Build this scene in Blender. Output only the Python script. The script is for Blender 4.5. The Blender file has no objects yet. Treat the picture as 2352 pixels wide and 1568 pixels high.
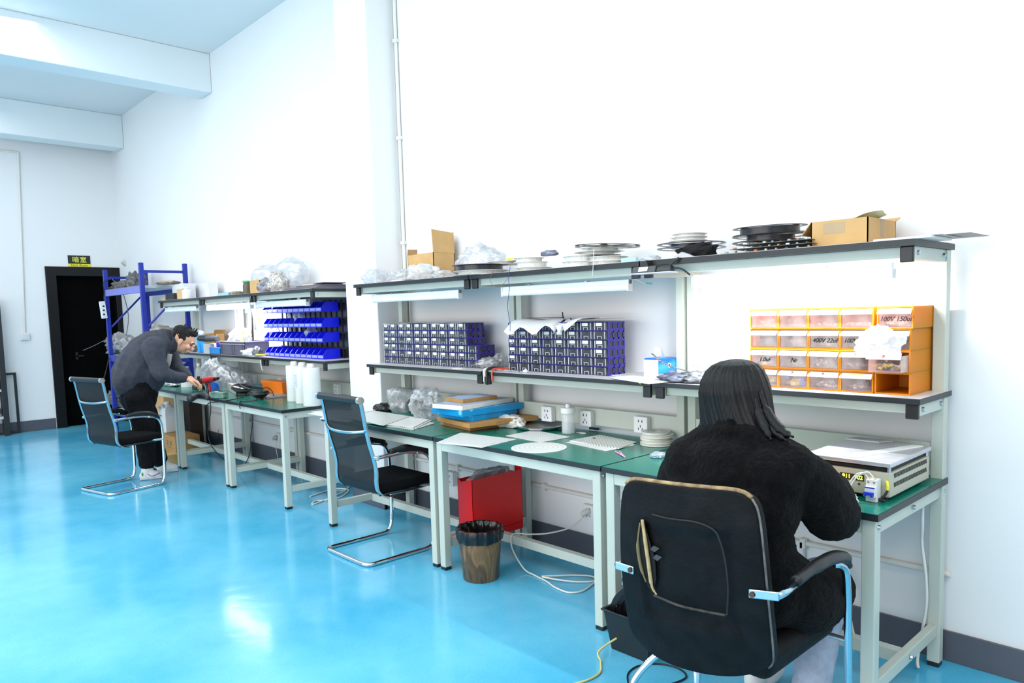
import bpy, bmesh, math, random
from mathutils import Vector, Matrix, Euler, noise
random.seed(7)
PI=math.pi
col=bpy.context.scene.collection
# ------------------------------------------------------------ camera
CAM=(0.8917,-3.1046,1.4301); YAW,PIT,ROL,FPX=0.8026,-0.0821,-0.0254,1687.28; OX,OY=45.37,68.64
FW=Vector((-math.sin(YAW)*math.cos(PIT),math.cos(YAW)*math.cos(PIT),math.sin(PIT)))
R0=Vector((math.cos(YAW),math.sin(YAW),0)); U0=R0.cross(FW)
RT=R0*math.cos(ROL)+U0*math.sin(ROL); UP=-R0*math.sin(ROL)+U0*math.cos(ROL)
cd=bpy.data.cameras.new('camera'); cam=bpy.data.objects.new('camera',cd); col.objects.link(cam)
M_=Matrix((RT,UP,-FW)).transposed().to_4x4(); M_.translation=Vector(CAM); cam.matrix_world=M_
cd.sensor_width=36; cd.lens=FPX*36/2352; cd.shift_x=-OX/2352; cd.shift_y=OY/2352; cd.clip_start=.05; cd.clip_end=100
bpy.context.scene.camera=cam
def ray(px,py): return FW+RT*((px-1176-OX)/FPX)+UP*(-(py-784-OY)/FPX)
def on(px,py,ax,v):
    d=ray(px,py); return Vector(CAM)+d*((v-CAM[ax])/d[ax])
def atz(px,py,z=0): return on(px,py,2,z)
def aty(px,py,y): return on(px,py,1,y)
def atx(px,py,x): return on(px,py,0,x)
# ------------------------------------------------------------ materials
MATS={}
def mat(name,color,rough=.5,metal=0,var=.06,scale=8,bump=0,bscale=60,emit=None,estr=0,spec=.5,trans=0,alpha=1,coat=0,mode='noise',c2=None,sheen=0,stretch=None,sub=0):
    if name in MATS: return MATS[name]
    m=bpy.data.materials.new(name); m.use_nodes=True; nt=m.node_tree; n=nt.nodes; L=nt.links
    b=n['Principled BSDF']; b.inputs['Roughness'].default_value=rough; b.inputs['Metallic'].default_value=metal
    b.inputs['Specular IOR Level'].default_value=spec; b.inputs['Transmission Weight'].default_value=trans; b.inputs['Alpha'].default_value=alpha
    b.inputs['Coat Weight'].default_value=coat; b.inputs['Sheen Weight'].default_value=sheen
    if sub: b.inputs['Subsurface Weight'].default_value=sub; b.inputs['Subsurface Scale'].default_value=.01
    tc=n.new('ShaderNodeTexCoord'); src=tc.outputs['Object']
    if stretch:
        mp=n.new('ShaderNodeMapping'); mp.inputs['Scale'].default_value=stretch; L.new(src,mp.inputs['Vector']); src=mp.outputs[0]
    if mode=='wave':
        t=n.new('ShaderNodeTexWave'); t.inputs['Scale'].default_value=scale; t.inputs['Distortion'].default_value=6; t.inputs['Detail'].default_value=4; fac=t.outputs['Fac']
    elif mode=='voronoi':
        t=n.new('ShaderNodeTexVoronoi'); t.inputs['Scale'].default_value=scale; fac=t.outputs['Distance']
    else:
        t=n.new('ShaderNodeTexNoise'); t.inputs['Scale'].default_value=scale; t.inputs['Detail'].default_value=5; fac=t.outputs['Fac']
    L.new(src,t.inputs['Vector'])
    r=n.new('ShaderNodeValToRGB'); r.color_ramp.elements[0].position=.3; r.color_ramp.elements[1].position=.7
    c=tuple(color)[:3]
    if c2 is None: a0=tuple(max(0,x*(1-var)) for x in c); a1=tuple(min(1,x*(1+var)) for x in c)
    else: a0=c; a1=tuple(c2)
    r.color_ramp.elements[0].color=a0+(1,); r.color_ramp.elements[1].color=a1+(1,)
    L.new(fac,r.inputs[0]); L.new(r.outputs[0],b.inputs['Base Color'])
    if bump:
        bn=n.new('ShaderNodeTexNoise'); bn.inputs['Scale'].default_value=bscale; bn.inputs['Detail'].default_value=4; L.new(src,bn.inputs['Vector'])
        bu=n.new('ShaderNodeBump'); bu.inputs['Strength'].default_value=bump; bu.inputs['Distance'].default_value=.01
        L.new(bn.outputs['Fac'],bu.inputs['Height']); L.new(bu.outputs[0],b.inputs['Normal'])
    if emit: b.inputs['Emission Color'].default_value=tuple(emit)+(1,); b.inputs['Emission Strength'].default_value=estr
    MATS[name]=m; return m
def sheet_plastic(name,tint=(1,1,1),clear=.6,rough=.15,white=.35):
    if name in MATS: return MATS[name]
    m=bpy.data.materials.new(name); m.use_nodes=True; nt=m.node_tree; n=nt.nodes; L=nt.links
    n.remove(n['Principled BSDF']); out=n['Material Output']
    tr=n.new('ShaderNodeBsdfTransparent'); tr.inputs[0].default_value=(min(1,tint[0]*.97),min(1,tint[1]*.97),min(1,tint[2]*.98),1)
    gl=n.new('ShaderNodeBsdfGlossy'); gl.inputs['Roughness'].default_value=rough; gl.inputs[0].default_value=(.95,.95,.95,1)
    df=n.new('ShaderNodeBsdfDiffuse'); df.inputs[0].default_value=tuple(tint)+(1,)
    tl=n.new('ShaderNodeBsdfTranslucent'); tl.inputs[0].default_value=tuple(tint)+(1,)
    m1=n.new('ShaderNodeMixShader'); m1.inputs[0].default_value=.5; L.new(df.outputs[0],m1.inputs[1]); L.new(tl.outputs[0],m1.inputs[2])
    m2=n.new('ShaderNodeMixShader'); m2.inputs[0].default_value=1-white; L.new(m1.outputs[0],m2.inputs[1]); L.new(gl.outputs[0],m2.inputs[2])
    fr=n.new('ShaderNodeLayerWeight'); fr.inputs[0].default_value=.35
    tc=n.new('ShaderNodeTexCoord'); nz=n.new('ShaderNodeTexNoise'); nz.inputs['Scale'].default_value=25; nz.inputs['Detail'].default_value=3
    L.new(tc.outputs['Object'],nz.inputs['Vector'])
    ma=n.new('ShaderNodeMath'); ma.operation='MULTIPLY_ADD'; ma.inputs[1].default_value=.75; ma.inputs[2].default_value=(1-clear)-.12
    L.new(fr.outputs['Facing'],ma.inputs[0])
    mb=n.new('ShaderNodeMath'); mb.operation='MULTIPLY_ADD'; mb.inputs[1].default_value=.35; mb.use_clamp=True
    L.new(nz.outputs['Fac'],mb.inputs[0]); L.new(ma.outputs[0],mb.inputs[2])
    m3=n.new('ShaderNodeMixShader'); L.new(mb.outputs[0],m3.inputs[0]); L.new(tr.outputs[0],m3.inputs[1]); L.new(m2.outputs[0],m3.inputs[2])
    L.new(m3.outputs[0],out.inputs[0]); MATS[name]=m; return m
def S(r,g,b):
    f=lambda c:(c/255/12.92) if c/255<=.04045 else ((c/255+.055)/1.055)**2.4
    return (f(r),f(g),f(b))
# ------------------------------------------------------------ mesh builder
class MB:
    def __init__(s): s.v=[]; s.f=[]; s.mi=[]; s.m=0
    def add(s,vs,fs):
        o=len(s.v); s.v+=[Vector(v) for v in vs]; s.f+=[[i+o for i in f] for f in fs]; s.mi+=[s.m]*len(fs); return s
    def box(s,x0,y0,z0,x1,y1,z1,rot=None,piv=None):
        vs=[Vector((x,y,z)) for x in(x0,x1) for y in(y0,y1) for z in(z0,z1)]
        if rot is not None:
            c=Vector(piv) if piv is not None else Vector(((x0+x1)/2,(y0+y1)/2,(z0+z1)/2)); R=Euler(rot).to_matrix(); vs=[R@(v-c)+c for v in vs]
        return s.add(vs,[(0,1,3,2),(4,6,7,5),(0,4,5,1),(2,3,7,6),(0,2,6,4),(1,5,7,3)])
    def cbox(s,c,size,rot=None):
        return s.box(c[0]-size[0]/2,c[1]-size[1]/2,c[2]-size[2]/2,c[0]+size[0]/2,c[1]+size[1]/2,c[2]+size[2]/2,rot)
    def rings(s,rings,close=True,cap=True):
        n=len(rings[0]); o=[]; vs=[v for r in rings for v in r]; fs=[]
        for i in range(len(rings)-1):
            for j in range(n if close else n-1):
                k=(j+1)%n; fs.append((i*n+j,i*n+k,(i+1)*n+k,(i+1)*n+j))
        if cap: fs.append(tuple(range(n))[::-1]); fs.append(tuple((len(rings)-1)*n+j for j in range(n)))
        return s.add(vs,fs)
    def cone(s,p0,p1,r0,r1=None,n=16,cap=True):
        r1=r0 if r1 is None else r1; p0=Vector(p0);p1=Vector(p1);d=(p1-p0).normalized(); a=d.orthogonal().normalized(); b=d.cross(a)
        return s.rings([[p+(a*math.cos(t)+b*math.sin(t))*r for t in [2*PI*i/n for i in range(n)]] for p,r in((p0,r0),(p1,r1))],cap=cap)
    def lathe(s,prof,c=(0,0,0),n=24,M=None,cap=True):
        c=Vector(c); rs=[]
        for r,z in prof:
            ring=[Vector((r*math.cos(2*PI*i/n),r*math.sin(2*PI*i/n),z)) for i in range(n)]
            if M is not None: ring=[M@v for v in ring]
            rs.append([v+c for v in ring])
        return s.rings(rs,cap=cap)
    def tube(s,pts,r,n=8,cap=True,smooth=0):
        P=[Vector(p) for p in pts]
        if smooth: P=crom(P,smooth)
        rr=r if isinstance(r,(list,tuple)) else None
        d=(P[1]-P[0]).normalized(); a=d.orthogonal().normalized(); rs=[]
        for i,p in enumerate(P):
            if i==0: t=P[1]-P[0]
            elif i==len(P)-1: t=P[-1]-P[-2]
            else: t=(P[i+1]-P[i]).normalized()+(P[i]-P[i-1]).normalized()
            if t.length<1e-9: t=d
            t=t.normalized(); a=(a-t*a.dot(t)); a=a.normalized() if a.length>1e-6 else t.orthogonal().normalized(); b=t.cross(a)
            q=rr[min(len(rr)-1,int(i*len(rr)/len(P)))] if rr else r
            rs.append([p+(a*math.cos(2*PI*k/n)+b*math.sin(2*PI*k/n))*q for k in range(n)])
        return s.rings(rs,cap=cap)
    def prism(s,poly,ax,a,b):
        def mk(p,t):
            q=[p[0],p[1]]; q.insert(ax,t); return Vector(q)
        n=len(poly); vs=[mk(p,a) for p in poly]+[mk(p,b) for p in poly]
        return s.add(vs,[tuple(range(n))[::-1],tuple(range(n,2*n))]+[(i,(i+1)%n,n+(i+1)%n,n+i) for i in range(n)])
    def ico(s,c,r,sub=3,fn=None,R=None):
        bm=bmesh.new(); bmesh.ops.create_icosphere(bm,subdivisions=sub,radius=1)
        r=r if isinstance(r,(tuple,list)) else (r,r,r); vs=[]
        for v in bm.verts:
            u=v.co.copy(); k=fn(u) if fn else 1
            q=Vector((u.x*r[0]*k,u.y*r[1]*k,u.z*r[2]*k))
            if R is not None: q=R@q
            vs.append(q+Vector(c))
        fs=[tuple(v.index for v in f.verts) for f in bm.faces]; bm.free(); return s.add(vs,fs)
    def grid(s,fn,nu,nv,thick=0):
        vs=[fn(i/nu,j/nv) for j in range(nv+1) for i in range(nu+1)]
        fs=[(j*(nu+1)+i,j*(nu+1)+i+1,(j+1)*(nu+1)+i+1,(j+1)*(nu+1)+i) for j in range(nv) for i in range(nu)]
        return s.add(vs,fs)
def crom(P,k):
    out=[]; n=len(P)
    for i in range(n-1):
        p0=P[max(0,i-1)];p1=P[i];p2=P[i+1];p3=P[min(n-1,i+2)]
        for j in range(k):
            t=j/k; out.append(.5*((2*p1)+(p2-p0)*t+(2*p0-5*p1+4*p2-p3)*t*t+(3*p1-p0-3*p2+p3)*t**3))
    out.append(P[-1]); return out
WM={}
def thing(name,label,cat,loc=(0,0,0),rz=0,group=None):
    o=bpy.data.objects.new(name,None); col.objects.link(o); o.empty_display_size=.05
    o.location=loc; o.rotation_euler=(0,0,rz); WM[o.name]=Matrix.Translation(Vector(loc))@Matrix.Rotation(rz,4,'Z')
    o['label']=label; o['category']=cat
    if group: o['group']=group
    return o
def build(name,mb,mats,parent=None,world=True,smooth=False,bevel=0,solid=0,subsurf=0,seg=2):
    """link one mesh object; world=True: vertices are given in world space"""
    if not isinstance(mats,(list,tuple)): mats=[mats]
    vs=mb.v
    if parent is not None:
        W=WM[parent.name]
        if world: I=W.inverted(); vs=[I@v for v in vs]
        org=Vector((0,0,0))
    else:
        W=Matrix.Identity(4)
        org=Vector(((min(v.x for v in vs)+max(v.x for v in vs))/2,(min(v.y for v in vs)+max(v.y for v in vs))/2,min(v.z for v in vs)))
        vs=[v-org for v in vs]
    me=bpy.data.meshes.new(name); me.from_pydata([tuple(v) for v in vs],[],mb.f)
    for m in mats: me.materials.append(m)
    if len(mats)>1: me.polygons.foreach_set('material_index',mb.mi)
    bm=bmesh.new(); bm.from_mesh(me); bmesh.ops.recalc_face_normals(bm,faces=bm.faces); bm.to_mesh(me); bm.free()
    if smooth:
        me.polygons.foreach_set('use_smooth',[True]*len(me.polygons))
        if smooth=='auto': me.set_sharp_from_angle(angle=math.radians(40))
    o=bpy.data.objects.new(name,me); col.objects.link(o)
    if parent is not None: o.parent=parent; WM[o.name]=W.copy()
    else: o.location=org; WM[o.name]=Matrix.Translation(org)
    if solid: md=o.modifiers.new('solid','SOLIDIFY'); md.thickness=solid; md.offset=0
    if bevel: md=o.modifiers.new('bevel','BEVEL'); md.width=bevel; md.segments=seg; md.limit_method='ANGLE'; md.angle_limit=math.radians(50)
    if subsurf: md=o.modifiers.new('sub','SUBSURF'); md.levels=subsurf; md.render_levels=subsurf
    return o
def one(name,mb,mats,label,cat,group=None,kind=None,**k):
    o=build(name,mb,mats,None,**k); o['label']=label; o['category']=cat
    if group: o['group']=group
    if kind: o['kind']=kind
    return o
def struct(name,mb,mats,**k):
    o=build(name,mb,mats,None,**k); o['kind']='structure'; return o
KIDS={}
def kids(o): return [c for c in bpy.data.objects if c.parent==o]
def dup(root,loc,rz=None,label=None,group=None,tree=None):
    r=root.copy(); col.objects.link(r); r.location=loc
    if rz is not None: r.rotation_euler=(0,0,rz)
    if label: r['label']=label
    if group: r['group']=group
    for c,gs in (tree if tree is not None else [(c,kids(c)) for c in kids(root)]):
        d=c.copy(); col.objects.link(d); d.parent=r
        for g in gs: e=g.copy(); col.objects.link(e); e.parent=d
    return r
def fbm(v,s=1,o=3):
    t=0;a=1
    for i in range(o): t+=a*noise.noise(Vector(v)*s*(2**i)); a*=.5
    return t
def capsule(mb,p0,r0,p1,r1,n=14,h=5):
    p0=Vector(p0);p1=Vector(p1);d=p1-p0;L=d.length
    if L<1e-6: return mb.ico(p0,max(r0,r1),2)
    d/=L;a=d.orthogonal().normalized();b=d.cross(a);prof=[]
    for i in range(h+1): t=PI/2*(1-i/h); prof.append((r0*math.cos(t)+1e-4,-r0*math.sin(t)))
    for i in range(h+1): t=PI/2*i/h; prof.append((r1*math.cos(t)+1e-4,L+r1*math.sin(t)))
    mb.rings([[p0+d*z+(a*math.cos(2*PI*k/n)+b*math.sin(2*PI*k/n))*r for k in range(n)] for r,z in prof])
def blob(name,prims,m,parent,voxel=.01,smooth=4,world=True,disp=0,dscale=20,taper=None,cut=None):
    """one continuous skin grown over tapered limbs and masses"""
    mb=MB()
    for p in prims:
        if p[0]=='c': capsule(mb,p[1],p[2],p[3],p[4])
        elif p[0]=='e': mb.ico(p[1],p[2],3,R=(p[3] if len(p)>3 else None))
        elif p[0]=='b': mb.box(*p[1])
        elif p[0]=='path':
            P=crom([Vector(q) for q in p[1]],5); n=len(P); rs=p[2]
            for i in range(n-1):
                f0=i/(n-1)*(len(rs)-1); f1=(i+1)/(n-1)*(len(rs)-1); g=lambda f:rs[int(f)]*(1-f%1)+rs[min(len(rs)-1,int(f)+1)]*(f%1)
                capsule(mb,P[i],g(f0),P[i+1],g(f1),12,4)
    me=bpy.data.meshes.new('tmp'); me.from_pydata([tuple(v) for v in mb.v],[],mb.f)
    bm=bmesh.new(); bm.from_mesh(me); bmesh.ops.recalc_face_normals(bm,faces=bm.faces); bm.to_mesh(me); bm.free()
    o=bpy.data.objects.new('tmp',me); col.objects.link(o)
    md=o.modifiers.new('r','REMESH'); md.mode='VOXEL'; md.voxel_size=voxel; md.adaptivity=0
    md=o.modifiers.new('s','SMOOTH'); md.iterations=smooth; md.factor=.5
    dg=bpy.context.evaluated_depsgraph_get(); dg.update()
    m2=bpy.data.meshes.new_from_object(o.evaluated_get(dg)); bpy.data.objects.remove(o)
    vs=[v.co.copy() for v in m2.vertices]
    if disp or taper:
        ns=[v.normal.copy() for v in m2.vertices]
        for i,v in enumerate(vs):
            k=0
            if disp: k+=disp*fbm(v,dscale,2)
            if taper: k+=taper(v)
            vs[i]=v+ns[i]*k
    out=MB(); out.add(vs,[tuple(p.vertices) for p in m2.polygons if not(cut and cut(m2.vertices[p.vertices[0]].co))])
    bpy.data.meshes.remove(m2)
    return build(name,out,m,parent,world=world,smooth=True)
def text_mesh(s,size,extrude=.0004,shear=0,bold=0):
    cu=bpy.data.curves.new('txt','FONT'); cu.body=s; cu.size=size; cu.extrude=extrude; cu.align_x='CENTER'; cu.align_y='CENTER'; cu.shear=shear; cu.offset=bold
    o=bpy.data.objects.new('txt',cu); col.objects.link(o); dg=bpy.context.evaluated_depsgraph_get(); dg.update()
    me=bpy.data.meshes.new_from_object(o.evaluated_get(dg)); bpy.data.objects.remove(o)
    r=([v.co.copy() for v in me.vertices],[tuple(p.vertices) for p in me.polygons]); bpy.data.meshes.remove(me); return r
def put_text(mb,s,size,M,**k):
    vs,fs=text_mesh(s,size,**k); mb.add([M@v for v in vs],fs)
def frame(origin,xdir,zdir):
    x=Vector(xdir).normalized(); z=Vector(zdir).normalized(); y=z.cross(x).normalized(); x=y.cross(z)
    M=Matrix((x,y,z)).transposed().to_4x4(); M.translation=Vector(origin); return M
def pr(p):
    d=Vector(p)-Vector(CAM); z=d.dot(FW); return (1176+OX+FPX*d.dot(RT)/z,784+OY-FPX*d.dot(UP)/z)
def XAT(px,y,z):
    """x of the place on the line (y,z) seen at image column px (used only to read positions off the photograph)"""
    a,b=-12.0,0.8
    for i in range(50):
        m=(a+b)/2
        if pr((m,y,z))[0]<px: a=m
        else: b=m
    return a
# ------------------------------------------------------------ room
m_wall=mat('wall_paint',(.86,.865,.87),.75,var=.012,scale=1.5,bump=.02,bscale=30)
m_ceil=mat('ceiling_paint',(.80,.83,.84),.8,var=.02,scale=1)
m_beam=mat('beam_paint',(.82,.87,.89),.8,var=.02,scale=1.2)
m_base=mat('baseboard_paint',S(86,88,98),.35,var=.12,scale=3,spec=.5)
def floor_mat():
    m=bpy.data.materials.new('epoxy_floor'); m.use_nodes=True; n=m.node_tree.nodes; L=m.node_tree.links; b=n['Principled BSDF']
    tc=n.new('ShaderNodeTexCoord'); a=n.new('ShaderNodeTexNoise'); a.inputs['Scale'].default_value=1.1; a.inputs['Detail'].default_value=8; a.inputs['Roughness'].default_value=.6
    L.new(tc.outputs['Object'],a.inputs['Vector'])
    r=n.new('ShaderNodeValToRGB'); e=r.color_ramp.elements; e[0].position=.32; e[1].position=.68
    e[0].color=(.055,.42,.68,1); e[1].color=(.17,.60,.82,1)
    L.new(a.outputs['Fac'],r.inputs[0])
    f=n.new('ShaderNodeTexNoise'); f.inputs['Scale'].default_value=90; f.inputs['Detail'].default_value=2; L.new(tc.outputs['Object'],f.inputs['Vector'])
    mx=n.new('ShaderNodeMix'); mx.data_type='RGBA'; mx.blend_type='OVERLAY'; mx.inputs[0].default_value=.15
    L.new(r.outputs[0],mx.inputs[6]); L.new(f.outputs['Fac'],mx.inputs[7]); L.new(mx.outputs[2],b.inputs['Base Color'])
    rr=n.new('ShaderNodeMapRange'); rr.inputs[3].default_value=.09; rr.inputs[4].default_value=.21; L.new(a.outputs['Fac'],rr.inputs[0]); L.new(rr.outputs[0],b.inputs['Roughness'])
    w=n.new('ShaderNodeTexNoise'); w.inputs['Scale'].default_value=7; w.inputs['Detail'].default_value=2; L.new(tc.outputs['Object'],w.inputs['Vector'])
    bu=n.new('ShaderNodeBump'); bu.inputs['Strength'].default_value=.12; bu.inputs['Distance'].default_value=.01; L.new(w.outputs['Fac'],bu.inputs['Height']); L.new(bu.outputs[0],b.inputs['Normal'])
    b.inputs['Specular IOR Level'].default_value=.55
    return m
XE=-10.75; WY=.033; XR=5.0; YF=-10.0; HC=4.18
struct('floor',MB().box(XE-.2,YF,-.1,XR,WY+.2,0),floor_mat())
struct('wall_back',MB().box(XE-.2,WY,0,XR,WY+.2,HC+.2),m_wall)
# end wall with door opening
dy0=atx(102,613,XE).y; dz=2.19
struct('wall_left',MB().box(XE-.2,YF,0,XE,dy0,HC+.2).box(XE-.2,dy0,dz,XE,WY,HC+.2),m_wall)
struct('ceiling',MB().box(XE-.2,YF,HC,XR,WY+.2,HC+.15),m_ceil)
b1=aty(487,213,WY); b2=aty(285,340,WY)
struct('trim_1',MB().box(b1.x-.30,YF,b1.z,b1.x,WY,HC),m_beam,bevel=.01)
struct('trim_2',MB().box(b2.x-.30,YF,b2.z,b2.x,WY,HC),m_beam,bevel=.01)
struct('trim_3',MB().box(-4.13,-.20,0,-3.70,WY,HC),m_wall,bevel=.006)
hb=.118
struct('baseboard_back',MB().box(XE,WY-.012,0,-4.13,WY,.155).box(-3.70,WY-.012,0,XR,WY,hb+.005),m_base,bevel=.002)
struct('baseboard_left',MB().box(XE,YF,0,XE+.012,dy0-.01,.145),m_base,bevel=.002)
struct('baseboard_pillar',MB().box(-4.142,-.212,0,-3.688,-.19,.12).box(-3.70,-.212,0,-3.688,WY-.012,.12),m_base,bevel=.002)
m_dkframe=mat('door_frame_black',(.004,.0042,.005),.4,var=.1,spec=.3)
m_dkdoor=mat('door_dark',(.0012,.0012,.0014),.7,var=.3,spec=.04)
fw=.125
d=struct('door_1',MB().box(XE-.14,dy0+fw,0,XE-.10,WY,dz-fw),m_dkdoor)
fr=build('door_frame',MB().prism([(dy0,0),(dy0+fw,0),(dy0+fw,dz-fw),(WY-.07,dz-fw),(WY-.07,0),(WY-.002,0),(WY-.002,dz),(dy0,dz)],0,XE-.14,XE+.02),m_dkframe,d,bevel=.006)
hp=atx(176,817,XE-.10)
build('door_handle',MB().box(XE-.10,hp.y-.015,hp.z-.05,XE-.08,hp.y+.015,hp.z+.05).box(XE-.06,hp.y-.01,hp.z-.01,XE-.05,hp.y+.08,hp.z+.01).box(XE-.1,hp.y-.01,hp.z-.01,XE-.05,hp.y+.01,hp.z+.01),mat('dark_steel',(.012,.012,.013),.5,.2),d)
# sign over the door
p0=atx(155,586,XE);p1=atx(208,612,XE)
sy0,sy1,sz0,sz1=p0.y,p1.y,dz+.004,p0.z
t=thing('door_sign','black and yellow dark room sign fixed over the black doorway','sign',(XE+.01,(sy0+sy1)/2,sz0))
zs=sz0+(sz1-sz0)*.25
build('sign_panel',MB().box(XE,sy0,zs,XE+.008,sy1,sz1),mat('sign_black',(.012,.012,.012),.4),t)
build('sign_band',MB().box(XE,sy0,sz0,XE+.008,sy1,zs),mat('sign_yellow',(.85,.75,.03),.4),t,)
mb=MB(); put_text(mb,'暗',.085,frame((XE+.0085,sy0+(sy1-sy0)*.34,(zs+sz1)/2-.005),(0,1,0),(1,0,0)),bold=.0004); put_text(mb,'室',.085,frame((XE+.0085,sy0+(sy1-sy0)*.68,(zs+sz1)/2-.005),(0,1,0),(1,0,0)),bold=.0004)
build('sign_characters',mb,mat('sign_yellow_text',(.8,.85,.05),.4,emit=(.8,.85,.05),estr=.1),t)
mb=MB(); put_text(mb,'Dark Room',.042,frame((XE+.0085,(sy0+sy1)/2,(sz0+zs)/2),(0,1,0),(1,0,0)))
build('sign_lettering',mb,mat('sign_black',(.012,.012,.012),.4),t)
# conduits
m_cond=mat('conduit_plastic',(.80,.79,.73),.5,var=.03)
pc=atx(41,350,XE)
sw=atx(57,773,XE)
t=thing('switch_box','white wall switch box at the bottom of the thin conduit on the end wall','switch',(XE,sw.y,sw.z))
build('plate',MB().box(XE,sw.y-.05,sw.z-.045,XE+.035,sw.y+.05,sw.z+.045),mat('switch_white',(.82,.82,.82),.4),t,bevel=.005)
build('rocker',MB().box(XE+.035,sw.y-.03,sw.z-.03,XE+.041,sw.y+.03,sw.z+.03),mat('switch_white2',(.75,.75,.76),.4),t,bevel=.002)
def conduit(label,runs,clips,axis):
    t=thing('conduit_pipe',label,'conduit',runs[0][0])
    build('pipe',MB().tube(runs[0],.012,8) if len(runs[0])>2 else MB().cone(runs[0][0],runs[0][1],.012),m_cond,t,smooth='auto')
    for c in clips:
        build('clip',MB().box(c[0]-.02,WY-.03,c[2]-.012,c[0]+.02,WY,c[2]+.012) if axis=='v' else MB().box(c[0]-.012,WY-.03,c[2]-.022,c[0]+.012,WY,c[2]+.022),m_cond,t)
one('conduit_pipe',MB().tube([(XE+.014,pc.y-3.2,pc.z),(XE+.014,pc.y-.01,pc.z),(XE+.014,pc.y,pc.z-.01),(XE+.014,sw.y,sw.z+.046)],.012,8),m_cond,'thin cream conduit running along and down the end wall to the switch','conduit',smooth='auto')
conduit('cream vertical conduit in the corner beside the pillar',[[(-3.655,WY-.015,.16),(-3.655,WY-.015,HC)]],[(-3.655,0,z) for z in(1.95,2.7,3.38)],'v')
conduit('horizontal conduit low on the wall under the right-hand benches',[[(-3.635,WY-.014,.355),(0,WY-.014,.355)]],[(x,0,.355) for x in(-3.1,-2.25,-1.55,-.6)],'h')
conduit('horizontal conduit low on the wall under the far benches',[[(-7.6,WY-.014,.375),(-4.14,WY-.014,.375)]],[(x,0,.375) for x in(-6.6,-5.62,-4.95)],'h')
# wall spot (hook) near door
hk=aty(277,609,WY)
one('wall_hook',MB().cone((-10.45,WY-.03,2.235),(-10.45,WY,2.235),.03,.045).cone((-10.45,WY-.05,2.235),(-10.45,WY-.03,2.235),.015),mat('hook_grey',(.55,.55,.55),.5),'small grey round wall fixing beside the black doorway corner','fixing',smooth='auto')
# low wall sockets under benches
m_sock=mat('socket_white',(.84,.85,.86),.35)
m_hole=mat('socket_hole',(.01,.01,.01),.6)
def holes5(par,x,y,z):
    for dx in(-.011,.011): build('socket_hole',MB().box(x+dx-.0025,y-.001,z+.012,x+dx+.0025,y+.002,z+.024),m_hole,par)
    for dx,dz in((0,-.008),(-.012,-.022),(.012,-.022)): build('socket_hole',MB().box(x+dx-.002,y-.001,z+dz-.006,x+dx+.002,y+.002,z+dz+.006),m_hole,par)
def wall_socket(x,z,label,s=.086,y=WY,d=.03):
    t=thing('wall_socket',label,'socket',(x,y-d/2,z-s/2))
    build('plate',MB().box(x-s/2,y-d,z-s/2,x+s/2,y,z+s/2),m_sock,t,bevel=.004)
    holes5(t,x,y-d,z); return t
wall_socket(-3.17,.275,'white wall socket low behind the seat of the nearer mesh chair',.10,d=.05)
wall_socket(-1.885,.265,'white wall socket low on the wall with the white plug in it')
wall_socket(-.64,.32,'white wall socket low on the wall beside the seated person')
wall_socket(-5.90,.27,'white wall socket low under the far benches with a grey plug')
# lights and world
w=bpy.data.worlds.new('world'); bpy.context.scene.world=w; w.use_nodes=True
bg=w.node_tree.nodes['Background']; bg.inputs[0].default_value=(.96,.98,1,1); bg.inputs[1].default_value=.92
def area(name,loc,tgt,size,energy,color=(1,1,1),sy=None):
    l=bpy.data.lights.new(name,'AREA'); l.energy=energy; l.color=color; l.size=size
    if sy: l.shape='RECTANGLE'; l.size_y=sy
    o=bpy.data.objects.new(name,l); col.objects.link(o); o.location=loc
    d=Vector(tgt)-Vector(loc); o.rotation_euler=d.to_track_quat('-Z','Y').to_euler(); return o
area('ceiling_light',(-1.0,-3.2,4.05),(-1.0,-3.0,0),5,95,(1,.98,.94),3)
area('ceiling_light',(-5.2,-3.0,4.05),(-5.2,-2.8,0),5,110,(.98,.99,1),3)
area('ceiling_light',(-8.6,-3.0,4.0),(-8.6,-2.9,0),4,75,(.98,.99,1),3)
area('ceiling_light',(2.2,-2.2,4.05),(.5,0,1.5),1.5,60,(1,.96,.9),1.2)
area('fill_light',(-2.5,-7.5,1.9),(-3,0,1.1),9,255,(1,.99,.97),3.2)  # added unseen fill behind the camera, brightens shelves and bench undersides
sc=bpy.context.scene
sc.view_settings.view_transform='Standard'; sc.view_settings.look='None'; sc.view_settings.exposure=0.0
sc.cycles.max_bounces=5; sc.cycles.diffuse_bounces=3; sc.cycles.glossy_bounces=3; sc.cycles.transparent_max_bounces=12; sc.cycles.transmission_bounces=4
sc.cycles.use_denoising=True; sc.cycles.use_adaptive_sampling=True; sc.cycles.adaptive_threshold=.03
sc.cycles.sample_clamp_indirect=6
# ------------------------------------------------------------ workbenches
m_steel=mat('bench_paint',S(198,204,193),.35,var=.03,scale=5,spec=.5)
m_green=mat('green_laminate',S(4,116,100),.22,var=.06,scale=30,spec=.5)
m_edge=mat('black_edge',S(30,36,40),.4,var=.08)
m_white_lam=mat('grey_white_laminate',S(205,203,205),.35,var=.02)
m_blackp=mat('black_plastic',(.012,.012,.013),.4,var=.1)
m_bolt=mat('bolt_metal',(.55,.57,.6),.3,.9)
m_tube_off=mat('tube_white_off',(.85,.9,.93),.3,emit=(.9,.96,1),estr=.12)
m_tube_on=mat('tube_white_on',(.9,.95,1),.3,emit=(.93,.97,1),estr=9)
BT=.75; DB=.712; YR=-.02; ZM=1.087; DM=.345; ZT=1.643; DT=.4215
RX=[0,-1.1685,-2.3879,-3.6465]; LX=[-4.2373,-5.3384,-6.5096,-7.7267]
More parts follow.
